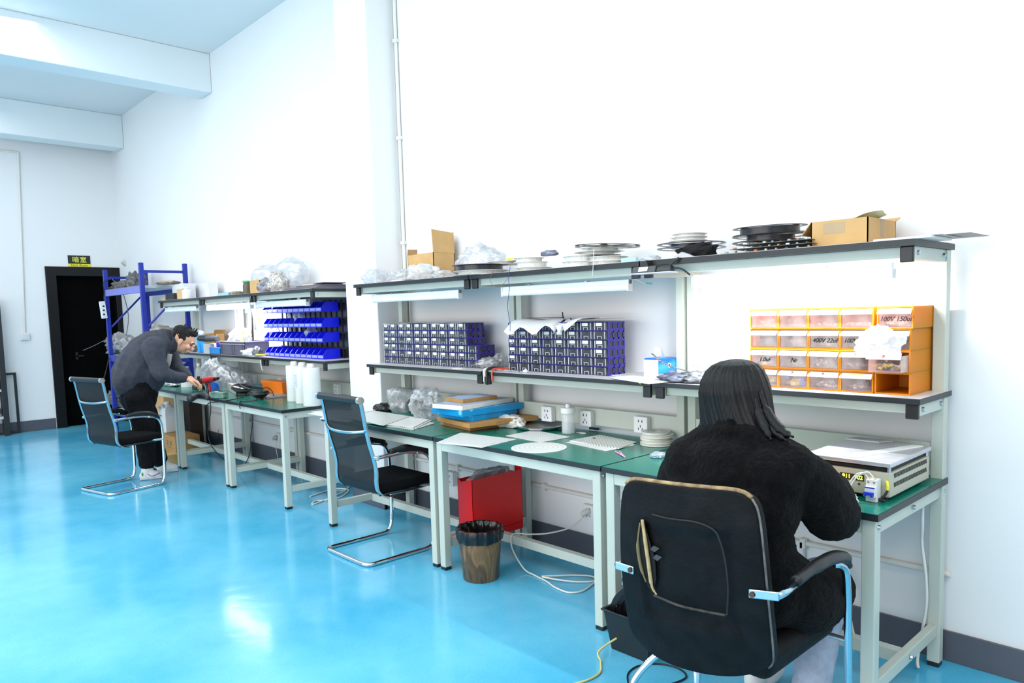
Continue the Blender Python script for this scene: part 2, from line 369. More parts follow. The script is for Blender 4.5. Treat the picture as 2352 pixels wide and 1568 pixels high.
def bolt(mb,p,ax):
    p=Vector(p); d=Vector((0,0,0)); d[ax]=.008; mb.cone(p,p+d,.009,.007,8)
def bench(xr,xl,label,depth=DB,holes=(),postL=None):
    g=.004; xr-=g; xl+=g
    t=thing('workbench',label,'workbench',((xr+xl)/2,-depth/2-.03,0))
    tb=build('tabletop',(lambda m:(setattr(m,'m',1),m.box(xl,-depth,BT-.024,xr,YR,BT-.0015),setattr(m,'m',0),m.box(xl+.002,-depth+.002,BT-.003,xr-.002,YR-.002,BT))[-1])(MB()),[m_green,m_edge],t)
    L=.045; zf=.018
    for x in (xl+.012,xr-.012-L):
        lg=build('leg',MB().box(x,-depth+.012,zf,x+L,-depth+.012+L,BT-.024),m_steel,t,bevel=.003)
        build('foot',MB().box(x+.002,-depth+.014,0,x+L-.002,-depth+.01+L,zf),m_blackp,lg)
    for i,x in enumerate((xl+.006,xr-.006-L)):
        pt=build('post',MB().box(x,YR-.045,zf,x+L,YR,ZT-.024),m_steel,t,bevel=.003)
        build('foot',MB().box(x+.002,YR-.043,0,x+L-.002,YR-.002,zf),m_blackp,pt)
    for x in (xl+.016,xr-.016-.03):
        r=MB().box(x,-depth+.057,.125,x+.03,YR-.045,.170)
        build('side_rail',r,m_steel,t,bevel=.002)
        r=MB().box(x,-depth+.057,BT-.075,x+.03,YR-.045,BT-.024); 
        build('side_apron',r,m_steel,t,bevel=.002)
    for y,z in((-depth+.035,BT-.05),(-depth*.5,BT-.05),(YR-.02,BT-.05),(-depth*.5,.148)):
        mb=MB(); bolt(mb,(xr-.012,y,z),0); build('bolt',mb,m_bolt,t)
    build('front_apron',MB().box(xl+.057,-depth+.014,BT-.074,xr-.057,-depth+.044,BT-.024),m_steel,t,bevel=.002)
    build('stretcher',MB().box(xl+.046,-depth*.5-.02,.118,xr-.046,-depth*.5+.02,.165),m_steel,t,bevel=.002)
    build('back_rail',MB().box(xl+.05,YR-.04,.79,xr-.05,YR-.012,.885),m_steel,t,bevel=.002)
    # shelves
    for nm,z,dd,thk in(('middle_shelf',ZM,DM,.022),('top_shelf',ZT,DT,.024)):
        m=MB(); m.m=1; m.box(xl,-dd,z-thk,xr,YR+.02,z-.0015); m.m=0; m.box(xl+.002,-dd+.002,z-.003,xr-.002,YR+.018,z)
        build(nm,m,[m_white_lam,m_edge],t)
        for x in (xl+.012,xr-.012-.04):
            br=build('shelf_bracket',MB().box(x,-dd+.03,z-thk-.045,x+.04,YR-.045,z-thk),m_steel,t,bevel=.002)
            build('end_cap',MB().box(x-.002,-dd+.012,z-thk-.055,x+.042,-dd+.03,z-thk),m_blackp,br,bevel=.004)
        for yy in(-dd+.06,YR-.07):
            mb=MB(); bolt(mb,(xr-.012,yy,z-thk-.022),0); build('bolt',mb,m_bolt,t)
        build('shelf_rail',MB().box(xl+.055,-dd+.04,z-thk-.038,xr-.055,-dd+.065,z-thk),m_steel,t,bevel=.002)
    for f,w_ in holes:
        x=xl+(xr-xl)*f
        s=build('socket_outlet',MB().box(x-w_/2,YR-.075,.785,x+w_/2,YR-.04,.872),m_sock,t,bevel=.004)
        holes5(s,x,YR-.075,.83)
    return t
bench(RX[0],RX[1],'grey steel workbench nearest the camera with orange drawers on its shelf',holes=((.32,.086),))
bench(RX[1],RX[2],'grey steel workbench with loose white boards and a water jar on its green top',holes=((.225,.084),(.475,.084),(.79,.086)))
bench(RX[2],RX[3],'grey steel workbench with the stack of blue and brown boxes on its green top',holes=((.28,.086),(.5,.086)))
bench(LX[0],LX[1],'far grey steel workbench with blue bins on its shelf, against the pillar',holes=((.15,.07),(.36,.07),(.72,.07)))
bench(LX[1],LX[2],'middle one of the far grey workbenches, with the red drill on its green top',holes=((.3,.07),(.8,.07)))
bench(LX[2],LX[3],'farthest grey steel workbench, where the bending man stands, beside the blue rack',holes=((.5,.07),))
def tube_light(x0,x1,label,on=False,y=-.335,z=None,ln=None):
    z=ZT-.024-.052
    t=thing('tube_lamp',label,'lamp',((x0+x1)/2,y,z-.05),group=None)
    build('housing',MB().box(x0,y-.012,z-.022,x1,y+.012,z),mat('lamp_housing_lit' if on else 'lamp_housing',(.85,.88,.9),.4,emit=(.95,.97,1),estr=(1.2 if on else .05)),t,bevel=.002)
    P=[(x0+.01,y,z-.03),(x1-.01,y,z-.03)]
    build('tube',MB().cone((x0+.012,y,z-.036),(x1-.012,y,z-.036),.016),m_tube_on if on else m_tube_off,t,smooth='auto')
    for x in (x0,x1-.012): build('end_socket',MB().box(x,y-.017,z-.054,x+.012,y+.017,z-.0),m_sock,t,bevel=.002)
    for x in (x0+.25*(x1-x0),x0+.7*(x1-x0)): build('clip',MB().box(x-.008,y-.014,z-.004,x+.008,y+.014,z+.004),m_bolt,t)
    if on:
        l=bpy.data.lights.new('tube_glow','AREA'); l.shape='RECTANGLE'; l.size=x1-x0; l.size_y=.03; l.energy=ln; l.color=(.95,.98,1)
        o=bpy.data.objects.new('tube_glow',l); col.objects.link(o); o.location=((x0+x1)/2,y,z-.056); o.rotation_euler=(math.radians(25),0,0)
    return t
yt=-.335
tube_light(aty(858,670,yt).x,aty(1057,662,yt).x,'unlit white tube lamp under the shelf end next to the pillar')
tube_light(aty(1155,655,yt).x,aty(1448,640,yt).x,'unlit white tube lamp under the shelf above the loose white boards')
tube_light(aty(1592,640,yt).x,aty(2055,590,yt).x,'lit white tube lamp under the shelf above the orange drawers',on=True,ln=16)
tube_light(aty(382,705,yt).x,aty(453,700,yt).x,'unlit short white tube lamp at the far end of the far benches')
tube_light(aty(477,700,yt).x,aty(578,692,yt).x,'lit white tube lamp over the middle far bench',on=True,ln=9)
tube_light(aty(590,690,yt).x,aty(706,680,yt).x,'unlit white tube lamp over the blue bins')
# ------------------------------------------------------------ small component boxes (dark purple)
m_purp=mat('purple_plastic',S(62,48,150),.35,var=.08)
m_smoke=mat('smoky_drawer_plastic',(.045,.05,.065),.12,var=.5,scale=40,spec=.7,alpha=.85)
m_smokeL=mat('clear_drawer_rim',(.55,.57,.62),.15,var=.1,spec=.8)
m_lab=mat('paper_label',(.82,.81,.76),.6,var=.03)
m_fill=mat('component_fill',(.05,.05,.055),.6,var=.6,scale=120,c2=(.25,.22,.2))
BW,BH,BD=.0938,.0464,.135
def comp_box(label,withlab):
    t=thing('component_box',label,'box',(0,0,0))
    x0,x1=-BW/2+.0006,BW/2-.0006; h=BH-.0006; k=.0022
    mb=MB()
    mb.box(x0,0,0,x1,BD,k).box(x0,0,h-k,x1,BD,h).box(x0,BD-k,k,x1,BD,h-k)
    for s,xa in((-1,x0),(1,x1-k)):
        mb.box(xa,0,k,xa+k,.010,h-k)
        for j in range(3):
            y=.010+.0417*j+.031
            mb.box(xa,y,k,xa+k,y+.0107,h-k)
        mb.box(xa,.01,k,xa+k,BD-k,k+.008); mb.box(xa,.01,h-k-.006,xa+k,BD-k,h-k)
    build('shell',mb,m_purp,t,world=False)
    d0,d1=x0+k+.001,x1-k-.001
    mb=MB(); mb.box(d0,-.004,k+.001,d1,-.002,h-k-.002).box(d0,-.002,k+.001,d0+.0015,BD-.01,h-k-.006).box(d1-.0015,-.002,k+.001,d1,BD-.01,h-k-.006).box(d0,-.002,k+.001,d1,BD-.01,k+.003)
    dr=build('drawer',mb,m_smoke,t,world=False)
    mb=MB(); mb.box(d0,-.006,k+.001,d0+.005,-.004,h-k-.002).box(d1-.016,-.006,k+.001,d1-.012,-.004,h-k-.002).box(d0+.022,-.006,k+.001,d0+.025,-.004,k+.016).box(d0+.05,-.006,k+.001,d0+.053,-.004,k+.016).box(d0+.022,-.008,k+.014,d0+.053,-.004,k+.0165)
    build('drawer_pull',mb,m_smokeL,dr,world=False)
    build('drawer_contents',MB().grid(lambda u,v:Vector((d0+.004+u*(d1-d0-.008),.003+v*.11,k+.012+.007*noise.noise(Vector((u*5,v*5,0))))),6,6),m_fill,dr,world=False)
    if withlab: build('paper_label',MB().box(d0+.012,-.0052,h*.52,d0+.012+.040,-.0042,h-k-.003),m_lab,dr,world=False)
    return t
pl='purple component box with smoky drawer and white paper label, in the %s stack'
pn='purple component box with smoky drawer and no paper label, in the %s stack'
protoL=comp_box(pl%'left',True); protoN=comp_box(pn%'left',False); used={'L':False,'N':False}
trees={'L':[(c,kids(c)) for c in kids(protoL)],'N':[(c,kids(c)) for c in kids(protoN)]}
def put_box(x,y,z,lab,which):
    key='L' if lab else 'N'; p=protoL if lab else protoN
    L=(pl if lab else pn)%which; G=('labelled' if lab else 'unlabelled')+' component boxes in the '+which+' stack'
    rz=random.uniform(-.012,.012)
    if not used[key]: used[key]=True; p.location=(x,y,z); p.rotation_euler=(0,0,rz); p['label']=L; p['group']=G
    else: dup(p,(x,y,z),rz,L,G,trees[key])
x0=-3.622
nolabL={(0,1),(0,0),(1,0),(2,0),(3,0),(4,0),(5,0),(6,0),(7,0),(8,0),(9,0),(10,0),(10,1),(10,2),(2,1),(2,2),(3,2),(2,3),(9,3),(9,4),(7,3),(4,0)}
for c in range(11):
    for r in range(6):
        if c==10 and r>2: continue
        put_box(x0+BW*(c+.5)+c*.0012,-.205-.004*(c%2),ZM+BH*r+.0004,(c,r) not in nolabL,'left')
x0=-2.298
labR=lambda c,r: r>=4 or (r in(3,) and c not in (3,)) or (r==2 and c in(0,1,2,7)) or (r==1 and c==0)
for c in range(8):
    for r in range(6):
        put_box(x0+BW*(c+.5)+c*.0012,-.205-.003*((c+r)%2),ZM+BH*r+.0004,labR(c,r) and not(c in(6,7) and r==4),'right')
# ------------------------------------------------------------ orange drawer boxes
m_or=mat('orange_plastic',S(255,168,36),.4,var=.05,scale=6)
m_clr=sheet_plastic('clear_drawer_plastic',(.96,.86,.84),.93,.1,.6)
m_lip=mat('clear_lip_plastic',(.88,.84,.88),.15,var=.03,spec=.7,alpha=.8)
m_ink=mat('marker_ink',(.03,.02,.02),.6)
m_hole2=mat('orange_shadow_hole',(.30,.03,.01),.6)
nt=m_or.node_tree; _b=nt.nodes['Principled BSDF']; _t=nt.nodes.new('ShaderNodeBsdfTranslucent'); _t.inputs[0].default_value=S(255,175,70)+(1,); _m=nt.nodes.new('ShaderNodeMixShader'); _m.inputs[0].default_value=.45
nt.links.new(_b.outputs[0],_m.inputs[1]); nt.links.new(_t.outputs[0],_m.inputs[2]); nt.links.new(_m.outputs[0],nt.nodes['Material Output'].inputs[0])
OW,OH,OD=.1272,.0816,.235
def handwriting(par,s,cx,y,cz,size=.03):
    mb=MB(); put_text(mb,s,size,frame((cx,y,cz),(1,0,0),(0,-1,0)),shear=.3,bold=.0003); build('handwriting',mb,m_ink,par)
def orange_box(x,y,z,label,drawer=True,pull=0,text=None,sticker=False):
    """x left edge, y front, z bottom"""
    t=thing('drawer_box',label,'drawer box',(x+OW/2,y+OD/2,z),group='orange drawer boxes on the shelf')
    k=.005; x1=x+OW-.001; h=OH-.0008; yb=-.028
    mb=MB().box(x,y,z,x1,yb,z+k).box(x,y,z+h-k,x1,yb,z+h).box(x,y,z+k,x+k,yb,z+h-k).box(x1-k,y,z+k,x1,yb,z+h-k).box(x+k,yb-k,z+k,x1-k,yb,z+h-k)
    build('shell',mb,m_or,t)
    if drawer:
        a,b=x+k+.0015,x1-k-.0015; yf=y+.002-pull; w=.002; zb=z+k+.001; zt=z+h-k-.004; yr=yb-k-.012-pull
        mb=MB().box(a,yf,zb,b,yf+w,zt-.012).box(a,yf,zb,a+w,yr,zt-.006).box(b-w,yf,zb,b,yr,zt-.006).box(a,yr-w,zb,b,yr,zt-.006).box(a,yf,zb,b,yr,zb+w)
        dr=build('drawer',mb,m_clr,t)
        lz=zt-.012
        mb=MB().add([(a-.004,yf-.016,lz-.006),(b+.004,yf-.016,lz-.006),(b+.002,yf,zt),(a+.002,yf,zt),(a-.004,yf-.016,lz-.003),(b+.004,yf-.016,lz-.003),(b+.002,yf,zt+.002),(a+.002,yf,zt+.002)],[(0,1,2,3),(4,5,6,7),(0,1,5,4),(2,3,7,6),(0,3,7,4),(1,2,6,5)])
        build('drawer_lip',mb,m_lip,dr)
        if sticker: build('paper_label',MB().add([(a+.03,yf-.0155,lz-.001),(b-.03,yf-.0155,lz-.001),(b-.03,yf-.004,zt+.0005),(a+.03,yf-.004,zt+.0005)],[(0,1,2,3)]),mat('orange_sticker',S(255,200,110),.6),dr)
        else: build('lip_hole',MB().add([(a+.052,yf-.013,lz+.0015),(b-.052,yf-.013,lz+.0015),(b-.052,yf-.006,zt-.0015),(a+.052,yf-.006,zt-.0015)],[(0,1,2,3)]),m_hole2,dr)
        if text: handwriting(dr,text,(a+b)/2+.004,yf-.0008,z+.034,.024)
    return t
OX0=-.702; OY0=-.27
texts={(4,3):'100V 150uF',(2,2):'400V 22uF',(3,2):'100V 6.5uF',(1,1):'Nr',(0,1):'1.0uF'}
rowname=['bottom','second-lowest','second-highest','top']; colname=['first','second','third','fourth','fifth']
OB={}
for c in range(5):
    for r in range(4):
        x=OX0+c*OW+(.0 if c<4 else .004); 
        if (c,r)==(4,3): x+=.007
        lab='orange drawer box, %s from the left in the %s row'%(colname[c],rowname[r])
        dr=True; pull=0
        if (c,r)==(4,0): lab='empty orange drawer box without a drawer, at the bottom right of the stack'; dr=False
        if (c,r)==(4,1): lab='orange drawer box with its clear drawer pulled out under a plastic bag'; pull=.075
        if (c,r)==(4,3): lab='orange drawer box marked 100V 150uF, top right of the stack'
        if (c,r)==(2,2): lab='orange drawer box marked 400V 22uF, third from the left'
        if (c,r)==(1,0): lab='orange drawer box holding blue and yellow parts, in the bottom row'
        OB[c,r]=orange_box(x,OY0-(.004 if r%2 else 0),ZM+r*OH+.0004,lab,dr,pull,texts.get((c,r)),sticker=(c,r)==(3,0))
# the piles inside
m_cream=mat('capacitor_cream',(.85,.82,.7),.4); m_wh=mat('capacitor_white',(.85,.86,.85),.35); m_blk=mat('capacitor_black',(.02,.02,.025),.35)
m_yel=mat('part_yellow',(.85,.75,.05),.4); m_blu=mat('part_blue',(.05,.12,.7),.4); m_gry=mat('part_grey',(.35,.35,.36),.4); m_grn=mat('part_green',(.55,.7,.2),.4)
def pile(c,r,mats,n,l,rad,label,hgt=.02,seed=0,pull=0,kind='cyl',dense=.5):
    rng=random.Random(seed+c*10+r); x=OX0+c*OW+.012+(.004 if c==4 else 0)+(.007 if (c,r)==(4,3) else 0); y=OY0+.006-pull; z=ZM+r*OH+.0104
    mb=MB()
    for i in range(n):
        mb.m=rng.randrange(len(mats)); px=x+rng.uniform(.004,OW-.03); py=y+rng.uniform(.006,.10)**1; hz=rng.uniform(0,hgt)*(rng.random())
        a=rng.uniform(0,PI); d=Vector((math.cos(a),math.sin(a),rng.uniform(-.1,.35))).normalized()
        L=l*rng.uniform(.8,1.2); p=Vector((px,py,z+rad+hz+.001)); 
        if d.z<0: p.z+=L*.12
        q=p+d*L; q.x=min(max(q.x,x+.002),x+OW-.024); q.y=max(q.y,y+.004)
        if kind=='cyl': mb.cone(p,q,rad,rad,8)
        else: mb.cbox(p,(L,L*.7,rad*2),(0,0,a))
    one('component_pile',mb,mats,label,'components',kind='stuff',smooth='auto')
pile(0,3,[m_cream,m_wh,m_grn],26,.016,.005,'cream and green small cylinders piled in the top left orange drawer',.022)
pile(2,3,[m_cream,m_wh,m_or],20,.009,.003,'tiny cream parts on the floor of the third top-row orange drawer',.008)
pile(3,3,[m_wh,m_cream,m_gry],13,.016,.0045,'few white cylinders in the fourth top-row orange drawer',.004)
pile(4,3,[m_wh,m_cream],26,.026,.006,'white cylinders in the drawer marked 100V 150uF',.022)
pile(2,2,[m_cream,m_wh],10,.012,.005,'few short cream cylinders in the drawer marked 400V 22uF',.003)
pile(3,2,[m_wh,m_wh,m_blk,m_grn],44,.024,.0055,'heap of white and green cylinders in the fourth drawer of the second-highest row',.038)
pile(2,1,[m_wh,m_blk],44,.012,.006,'black and white short cylinders in the third drawer of the second-lowest row',.028)
pile(3,1,[m_wh],12,.026,.005,'white tubes lying in the fourth drawer of the second-lowest row',.01)
pile(0,1,[m_blk,m_gry,m_yel,m_or,m_wh],30,.022,.006,'mixed dark parts in the first drawer of the second-lowest row',.03,kind='b')
pile(1,1,[m_gry,m_blk],22,.014,.003,'dark small parts in the second drawer of the second-lowest row',.012)
pile(0,0,[m_yel,m_blk,m_grn],26,.024,.006,'yellow and black parts in the bottom left orange drawer',.036,kind='b')
pile(1,0,[m_yel,m_blu,m_yel],24,.022,.007,'blue and yellow parts in the second drawer of the bottom row',.03,kind='b')
pile(2,0,[m_wh,m_wh,m_gry],46,.011,.0045,'small white parts in the third drawer of the bottom row',.018)
pile(3,0,[m_wh,m_gry],36,.011,.0042,'small white and grey parts in the fourth drawer of the bottom row',.012)
pile(4,1,[m_wh,m_gry,m_blk,m_yel],40,.014,.005,'mixed small parts in the pulled-out drawer',.03,pull=.075)
# soft things stuffed into drawers
m_bag=sheet_plastic('clear_bag_film',(.93,.94,.96),.82,.22,.62)
m_bagw=sheet_plastic('milky_bag_film',(.93,.93,.93),.42,.3,.8)
def bag(name,c,r,label,cat='bag',m=None,seed=0,ridge=.5,sub=4,sharp=4.2,rot=0,neck=0,flat=True,kind=None):
    sd=Vector((seed*3.1,seed*1.7,seed*2.3))
    def fn(u):
        k=1+ridge*(abs(noise.noise(u*1.6+sd))-.2)+ridge*.7*(.35-abs(noise.noise(u*sharp+sd*2)))+ridge*.25*noise.noise(u*8+sd)
        if neck and u.z>.35: k*=1-neck*(u.z-.35)*(1 if u.z<.8 else .9)
        return k
    mb=MB(); mb.ico((0,0,0),(1,1,1),sub,fn)
    R=Matrix.Rotation(rot,3,'Z'); vs=[]
    for v in mb.v:
        z=v.z*r[2]
        if flat and z<-r[2]*.72: z=-r[2]*.72
        q=R@Vector((v.x*r[0],v.y*r[1],0)); vs.append(Vector((c[0]+q.x,c[1]+q.y,c[2]+r[2]*.72+z+.0008)))
    mb.v=vs; return one(name,mb,m or m_bag,label,cat,smooth=True,kind=kind)
def ox_(c): return OX0+c*OW+OW/2
bag('plastic_bag',(ox_(0)+.004,OY0+.06,ZM+2*OH+.0075),(.045,.045,.03),'black cable bundle in a bag inside the first drawer of the second-highest row','bag',mat('black_cable_bundle',(.02,.02,.03),.3,c2=(.12,.12,.16),scale=60),seed=3)
bag('plastic_bag',(ox_(1)+.008,OY0+.06,ZM+2*OH+.0075),(.042,.045,.032),'grey-blue bagged parts in the second drawer of the second-highest row','bag',mat('bagged_parts',(.2,.23,.33),.3,c2=(.75,.76,.8),scale=35),seed=5)
bag('plastic_bag',(ox_(1)+.002,OY0+.06,ZM+3*OH+.0075),(.045,.045,.03),'clear bag folded inside the second drawer of the top row',seed=6,m=m_bag)
bag('plastic_bag',(ox_(4)-.025,OY0-.045,ZM+2*OH-.010),(.075,.035,.055),'white crumpled plastic bag heaped on the pulled-out orange drawer',m=m_bagw,seed=9)
# ------------------------------------------------------------ blue bins on their rack
m_bin=mat('blue_bin_plastic',S(18,30,235),.35,var=.1)
m_binl=mat('bin_label_film',S(150,160,245),.3,var=.04)
xr_=XAT(743,-.24,1.13); NB=11; xl_=XAT(604,-.24,1.45); bw=(xr_-xl_)/NB
bt=thing('bin_rack','black barred rack with a grey metal back panel carrying rows of blue bins','rack',((xr_+xl_)/2,-.07,ZM))
for i in range(14):
    x=xl_+.03+(xr_-xl_+.08)*i/13
    build('upright_bar',MB().box(x-.008,-.078,ZM,x+.008,-.068,1.56),mat('rack_black',(.01,.01,.012),.5),bt)
for z in(1.175,1.30,1.42,1.545): build('cross_rail',MB().box(xl_,-.084,z-.012,xr_+.1,-.078,z),mat('rack_black',(0,0,0)),bt)
build('back_panel',MB().box(-5.24,-.012,ZM+.002,-4.26,-.008,ZT-.026),mat('brushed_metal',S(120,120,135),.35,.6,var=.15,scale=5),bt)
def blue_bin():
    t=thing('parts_bin','','bin'); w=bw/2-.0015; D=.15; H=.078; k=.003
    side=[(0,0),(D,0),(D,H),(.035,H),(.0,.035)]
    for x in(-w,w-k): pass
    mb=MB()
    mb.prism(side,0,-w,-w+k); mb.prism(side,0,w-k,w); mb.box(-w+k,0,0,w-k,D,k); mb.box(-w+k,D-k,k,w-k,D,H); mb.add([(-w+k,0,k),(w-k,0,k),(w-k,0,.033),(-w+k,0,.033),(-w+k,k,k),(w-k,k,k),(w-k,k,.033),(-w+k,k,.033)],[(0,1,2,3),(4,5,6,7),(3,2,6,7),(0,1,5,4)])
    mb.box(-w-.0008,.045,.01,-w,.049,H).box(w,.045,.01,w+.0008,.049,H)
    build('bin_body',mb,m_bin,t,world=False); build('label_window',MB().box(-w+.006,-.002,.008,w-.006,0,.030),m_binl,t,world=False); return t
bp=blue_bin(); btree=[(c,kids(c)) for c in kids(bp)]; first=True
rows=[('bottom',1.0885,11),('second-lowest',1.222,11),('second-highest',1.342,11),('top',1.467,11)]
for nm,z,n in rows:
    for i in range(n):
        lab='blue open-fronted parts bin in the %s row of the rack'%nm; g='blue bins in the %s row'%nm
        if i==n-1: lab='rightmost blue parts bin of the %s row, its long side showing'%nm; g=None
        L_=(xl_+bw*(i+.5),-.24,z)
        if first: bp.location=L_; bp['label']=lab; bp['group']=g; first=False
        else:
            o=dup(bp,L_,0,lab,g,btree)
            if g is None and 'group' in o.keys(): del o['group']
for i,(r,c) in enumerate(((3,1),(3,3),(3,8),(2,5),(1,7),(1,0))):
    z=rows[[0,1,2,3][r]][1]
    bag('plastic_bag',(xl_+bw*(c+.5),-.16,z+.02),(.045,.045,.065),'clear bag sticking out of a blue bin, %s row, %s bin'%(rows[r][0],['first','second','third','fourth','fifth','sixth','seventh','eighth','ninth'][c]),seed=20+i,sub=3,m=m_bag)
# ------------------------------------------------------------ reels, boxes, bags along the top shelves
m_reelw=mat('reel_white',(.80,.80,.78),.4,var=.04); m_reelb=mat('reel_black',(.015,.016,.02),.3,var=.2); m_reelc=mat('reel_clear',(.85,.86,.86),.2,alpha=.55)
m_tape=mat('carrier_tape',(.70,.69,.64),.4,var=.15,scale=60); m_tapeb=mat('carrier_tape_black',(.03,.03,.04),.3,var=.4,scale=70)
m_card=mat('cardboard',S(205,165,110),.8,var=.07,scale=12); m_card2=mat('cardboard_dark',S(176,132,78),.8,var=.08,scale=12); m_cardin=mat('cardboard_inner',S(150,112,70),.85,var=.05)
m_paper=mat('white_paper',(.82,.83,.85),.6,var=.02); m_pcbw=mat('pcb_white',(.83,.83,.80),.35,var=.03,scale=40)
m_bagdk=mat('antistatic_bag',(.03,.035,.07),.22,metal=.3,c2=(.25,.27,.36),scale=18,bump=.4,bscale=30)
m_blkbag=mat('black_bag_film',(.008,.008,.009),.2,var=.4,scale=20,bump=.3,bscale=20)
ZS=1.5
def reel(px,y,R,h,label,mats=(m_reelw,m_tape),z=ZT,x=None,holes=0,tilt=None,rim=.0016,fill=.8,name='tape_reel',cat='reel'):
    z=ZT+(z-ZT)*ZS if z>=ZT-.001 and z<ZT+.3 else z; h=h*ZS if z>=ZT-.001 else h
    x=XAT(px,y,z) if x is None else x
    t=thing(name,label,cat,(x,y,z))
    R3=Matrix.Identity(3)
    if tilt: R3=Euler(tilt).to_matrix()
    up=R*abs(math.sin(tilt[0] if tilt else 0))+R*abs(math.sin(tilt[1] if tilt else 0))
    c=Vector((x,y,z+up+.001))
    def flange(z0):
        mb=MB()
        if not holes: mb.lathe([(.02,z0),(R,z0),(R,z0+rim),(.02,z0+rim),(.02,z0)],c,36,R3,cap=False)
        else:
            mb.lathe([(R*.86,z0),(R,z0),(R,z0+rim),(R*.86,z0+rim),(R*.86,z0)],c,40,R3,cap=False)
            mb.lathe([(.02,z0),(R*.34,z0),(R*.34,z0+rim),(.02,z0+rim),(.02,z0)],c,30,R3,cap=False)
            for i in range(holes):
                a=2*PI*i/holes; w=R*.11
                q=[Vector((math.cos(a)*r-math.sin(a)*s*w,math.sin(a)*r+math.cos(a)*s*w,zz)) for zz in(z0,z0+rim) for r,s in((R*.33,-1),(R*.88,-1),(R*.88,1),(R*.33,1))]
                mb.add([R3@v+c for v in q],[(3,2,1,0),(4,5,6,7),(0,1,5,4),(1,2,6,5),(2,3,7,6),(3,0,4,7)])
        return mb
    build('flange',flange(0),mats[0],t,smooth='auto'); build('flange',flange(h-rim),mats[0],t,smooth='auto')
    build('wound_tape',MB().lathe([(.028,rim),(R*fill,rim),(R*fill,h-rim),(.028,h-rim),(.028,rim)],c,36,R3,cap=False),mats[1],t,smooth='auto')
    return t
def cbox(name,pts,label,cat,m,**k): ...
# --- right-hand run
reel(1105,-.31,.165,.016,'wide white tape reel flat on the shelf edge, under the black reel',z=ZT)
t=reel(1103,-.31,.165,.022,'wide black tape reel lying on a white one at the shelf edge',(m_reelb,m_tapeb),z=ZT+.0165)
reel(1160,-.20,.10,.011,'white tape reel on the black reel, next to the big clear bag',z=ZT+.039)
reel(1195,-.17,.085,.010,'pale reel with a yellow rim band, highest of its pile',(mat('reel_cream',(.84,.82,.74),.4),mat('yellow_band',S(235,200,60),.5)),z=ZT+.050+.0,fill=1.0)
reel(1225,-.30,.105,.012,'white tape reel flat at the shelf edge, under two thicker reels',z=ZT,)
reel(1222,-.30,.088,.020,'thick white reel second up in the pile left of the dark bag',z=ZT+.0125,fill=.9)
reel(1215,-.29,.085,.016,'white reel third up in the pile left of the dark bag',z=ZT+.033,fill=.85)
bag('plastic_bag',(XAT(1262,-.25,ZT+.06),-.25,ZT+.078),(.06,.03,.018),'small dark antistatic bag perched on the reels','bag',m_bagdk,seed=31,sub=3)
reel(1335,-.31,.10,.018,'white reel at the shelf edge left of the hanging white string',z=ZT,fill=.9)
reel(1335,-.30,.095,.018,'white reel stacked on another, left of the hanging white string',z=ZT+.0185,fill=.9)
reel(1400,-.26,.11,.014,'white reel at the shelf edge right of the hanging white string',z=ZT,fill=.85)
reel(1395,-.26,.105,.014,'white reel second up, right of the hanging white string',z=ZT+.0145,fill=.85)
reel(1372,-.24,.12,.012,'wide white reel, third up, under the large open black reel',z=ZT+.0375,fill=.7)
reel(1385,-.23,.11,.010,'clear-edged white reel just below the large open black reel',(m_reelc,m_tape),z=ZT+.050,fill=.7)
reel(1395,-.22,.165,.006,'large open-spoked black and white reel tilted on top of the pile',(mat('reel_dark_spoked',(.03,.03,.03),.3),m_reelw),z=ZT+.0605,holes=6,fill=.3,rim=.0014,tilt=(0,.035,0))
bx=XAT(1455,-.27,ZT)
t=one('small_box',MB().box(bx-.045,-.31,ZT,bx+.045,-.24,ZT+.028),mat('pale_blue_box',S(170,215,230),.5),'small pale blue box between the two reel piles','box',bevel=.002)
bag('plastic_bag',(XAT(1490,-.30,ZT),-.30,ZT),(.06,.035,.018),'small clear bag on the shelf right of the pale blue box',seed=33,sub=3)
bag('plastic_bag',(XAT(1612,-.30,ZT),-.33,ZT),(.085,.045,.034),'black ragged foam strips under the dark blue reel','foam',mat('black_foam',(.006,.006,.007),.9,bump=.6,bscale=200),seed=34)
x=XAT(1605,-.27,ZT)
one('foam_wedge',MB().prism([(x-.05,ZT),(x+.06,ZT),(x+.03,ZT+.014),(x,ZT+.024),(x-.03,ZT+.010)],1,-.405,-.385),mat('grey_foam',(.55,.54,.56),.9,bump=.3),'small grey foam wedge at the shelf edge under the dark reel','foam')
reel(1588,-.22,.155,.014,'large dark blue open reel with a pile of white reels on it',(mat('reel_navy',(.015,.02,.08),.25),m_reelb),z=ZT+.034,holes=3,fill=.6,rim=.002)
for i in range(3):
    reel(1580+i*2,-.20,.088-.004*i,.010,['white reel lowest of three on the dark blue reel','white reel in the middle of three on the dark blue reel','white reel topmost of three on the dark blue reel'][i],z=ZT+.0485+i*.0105,fill=.85)
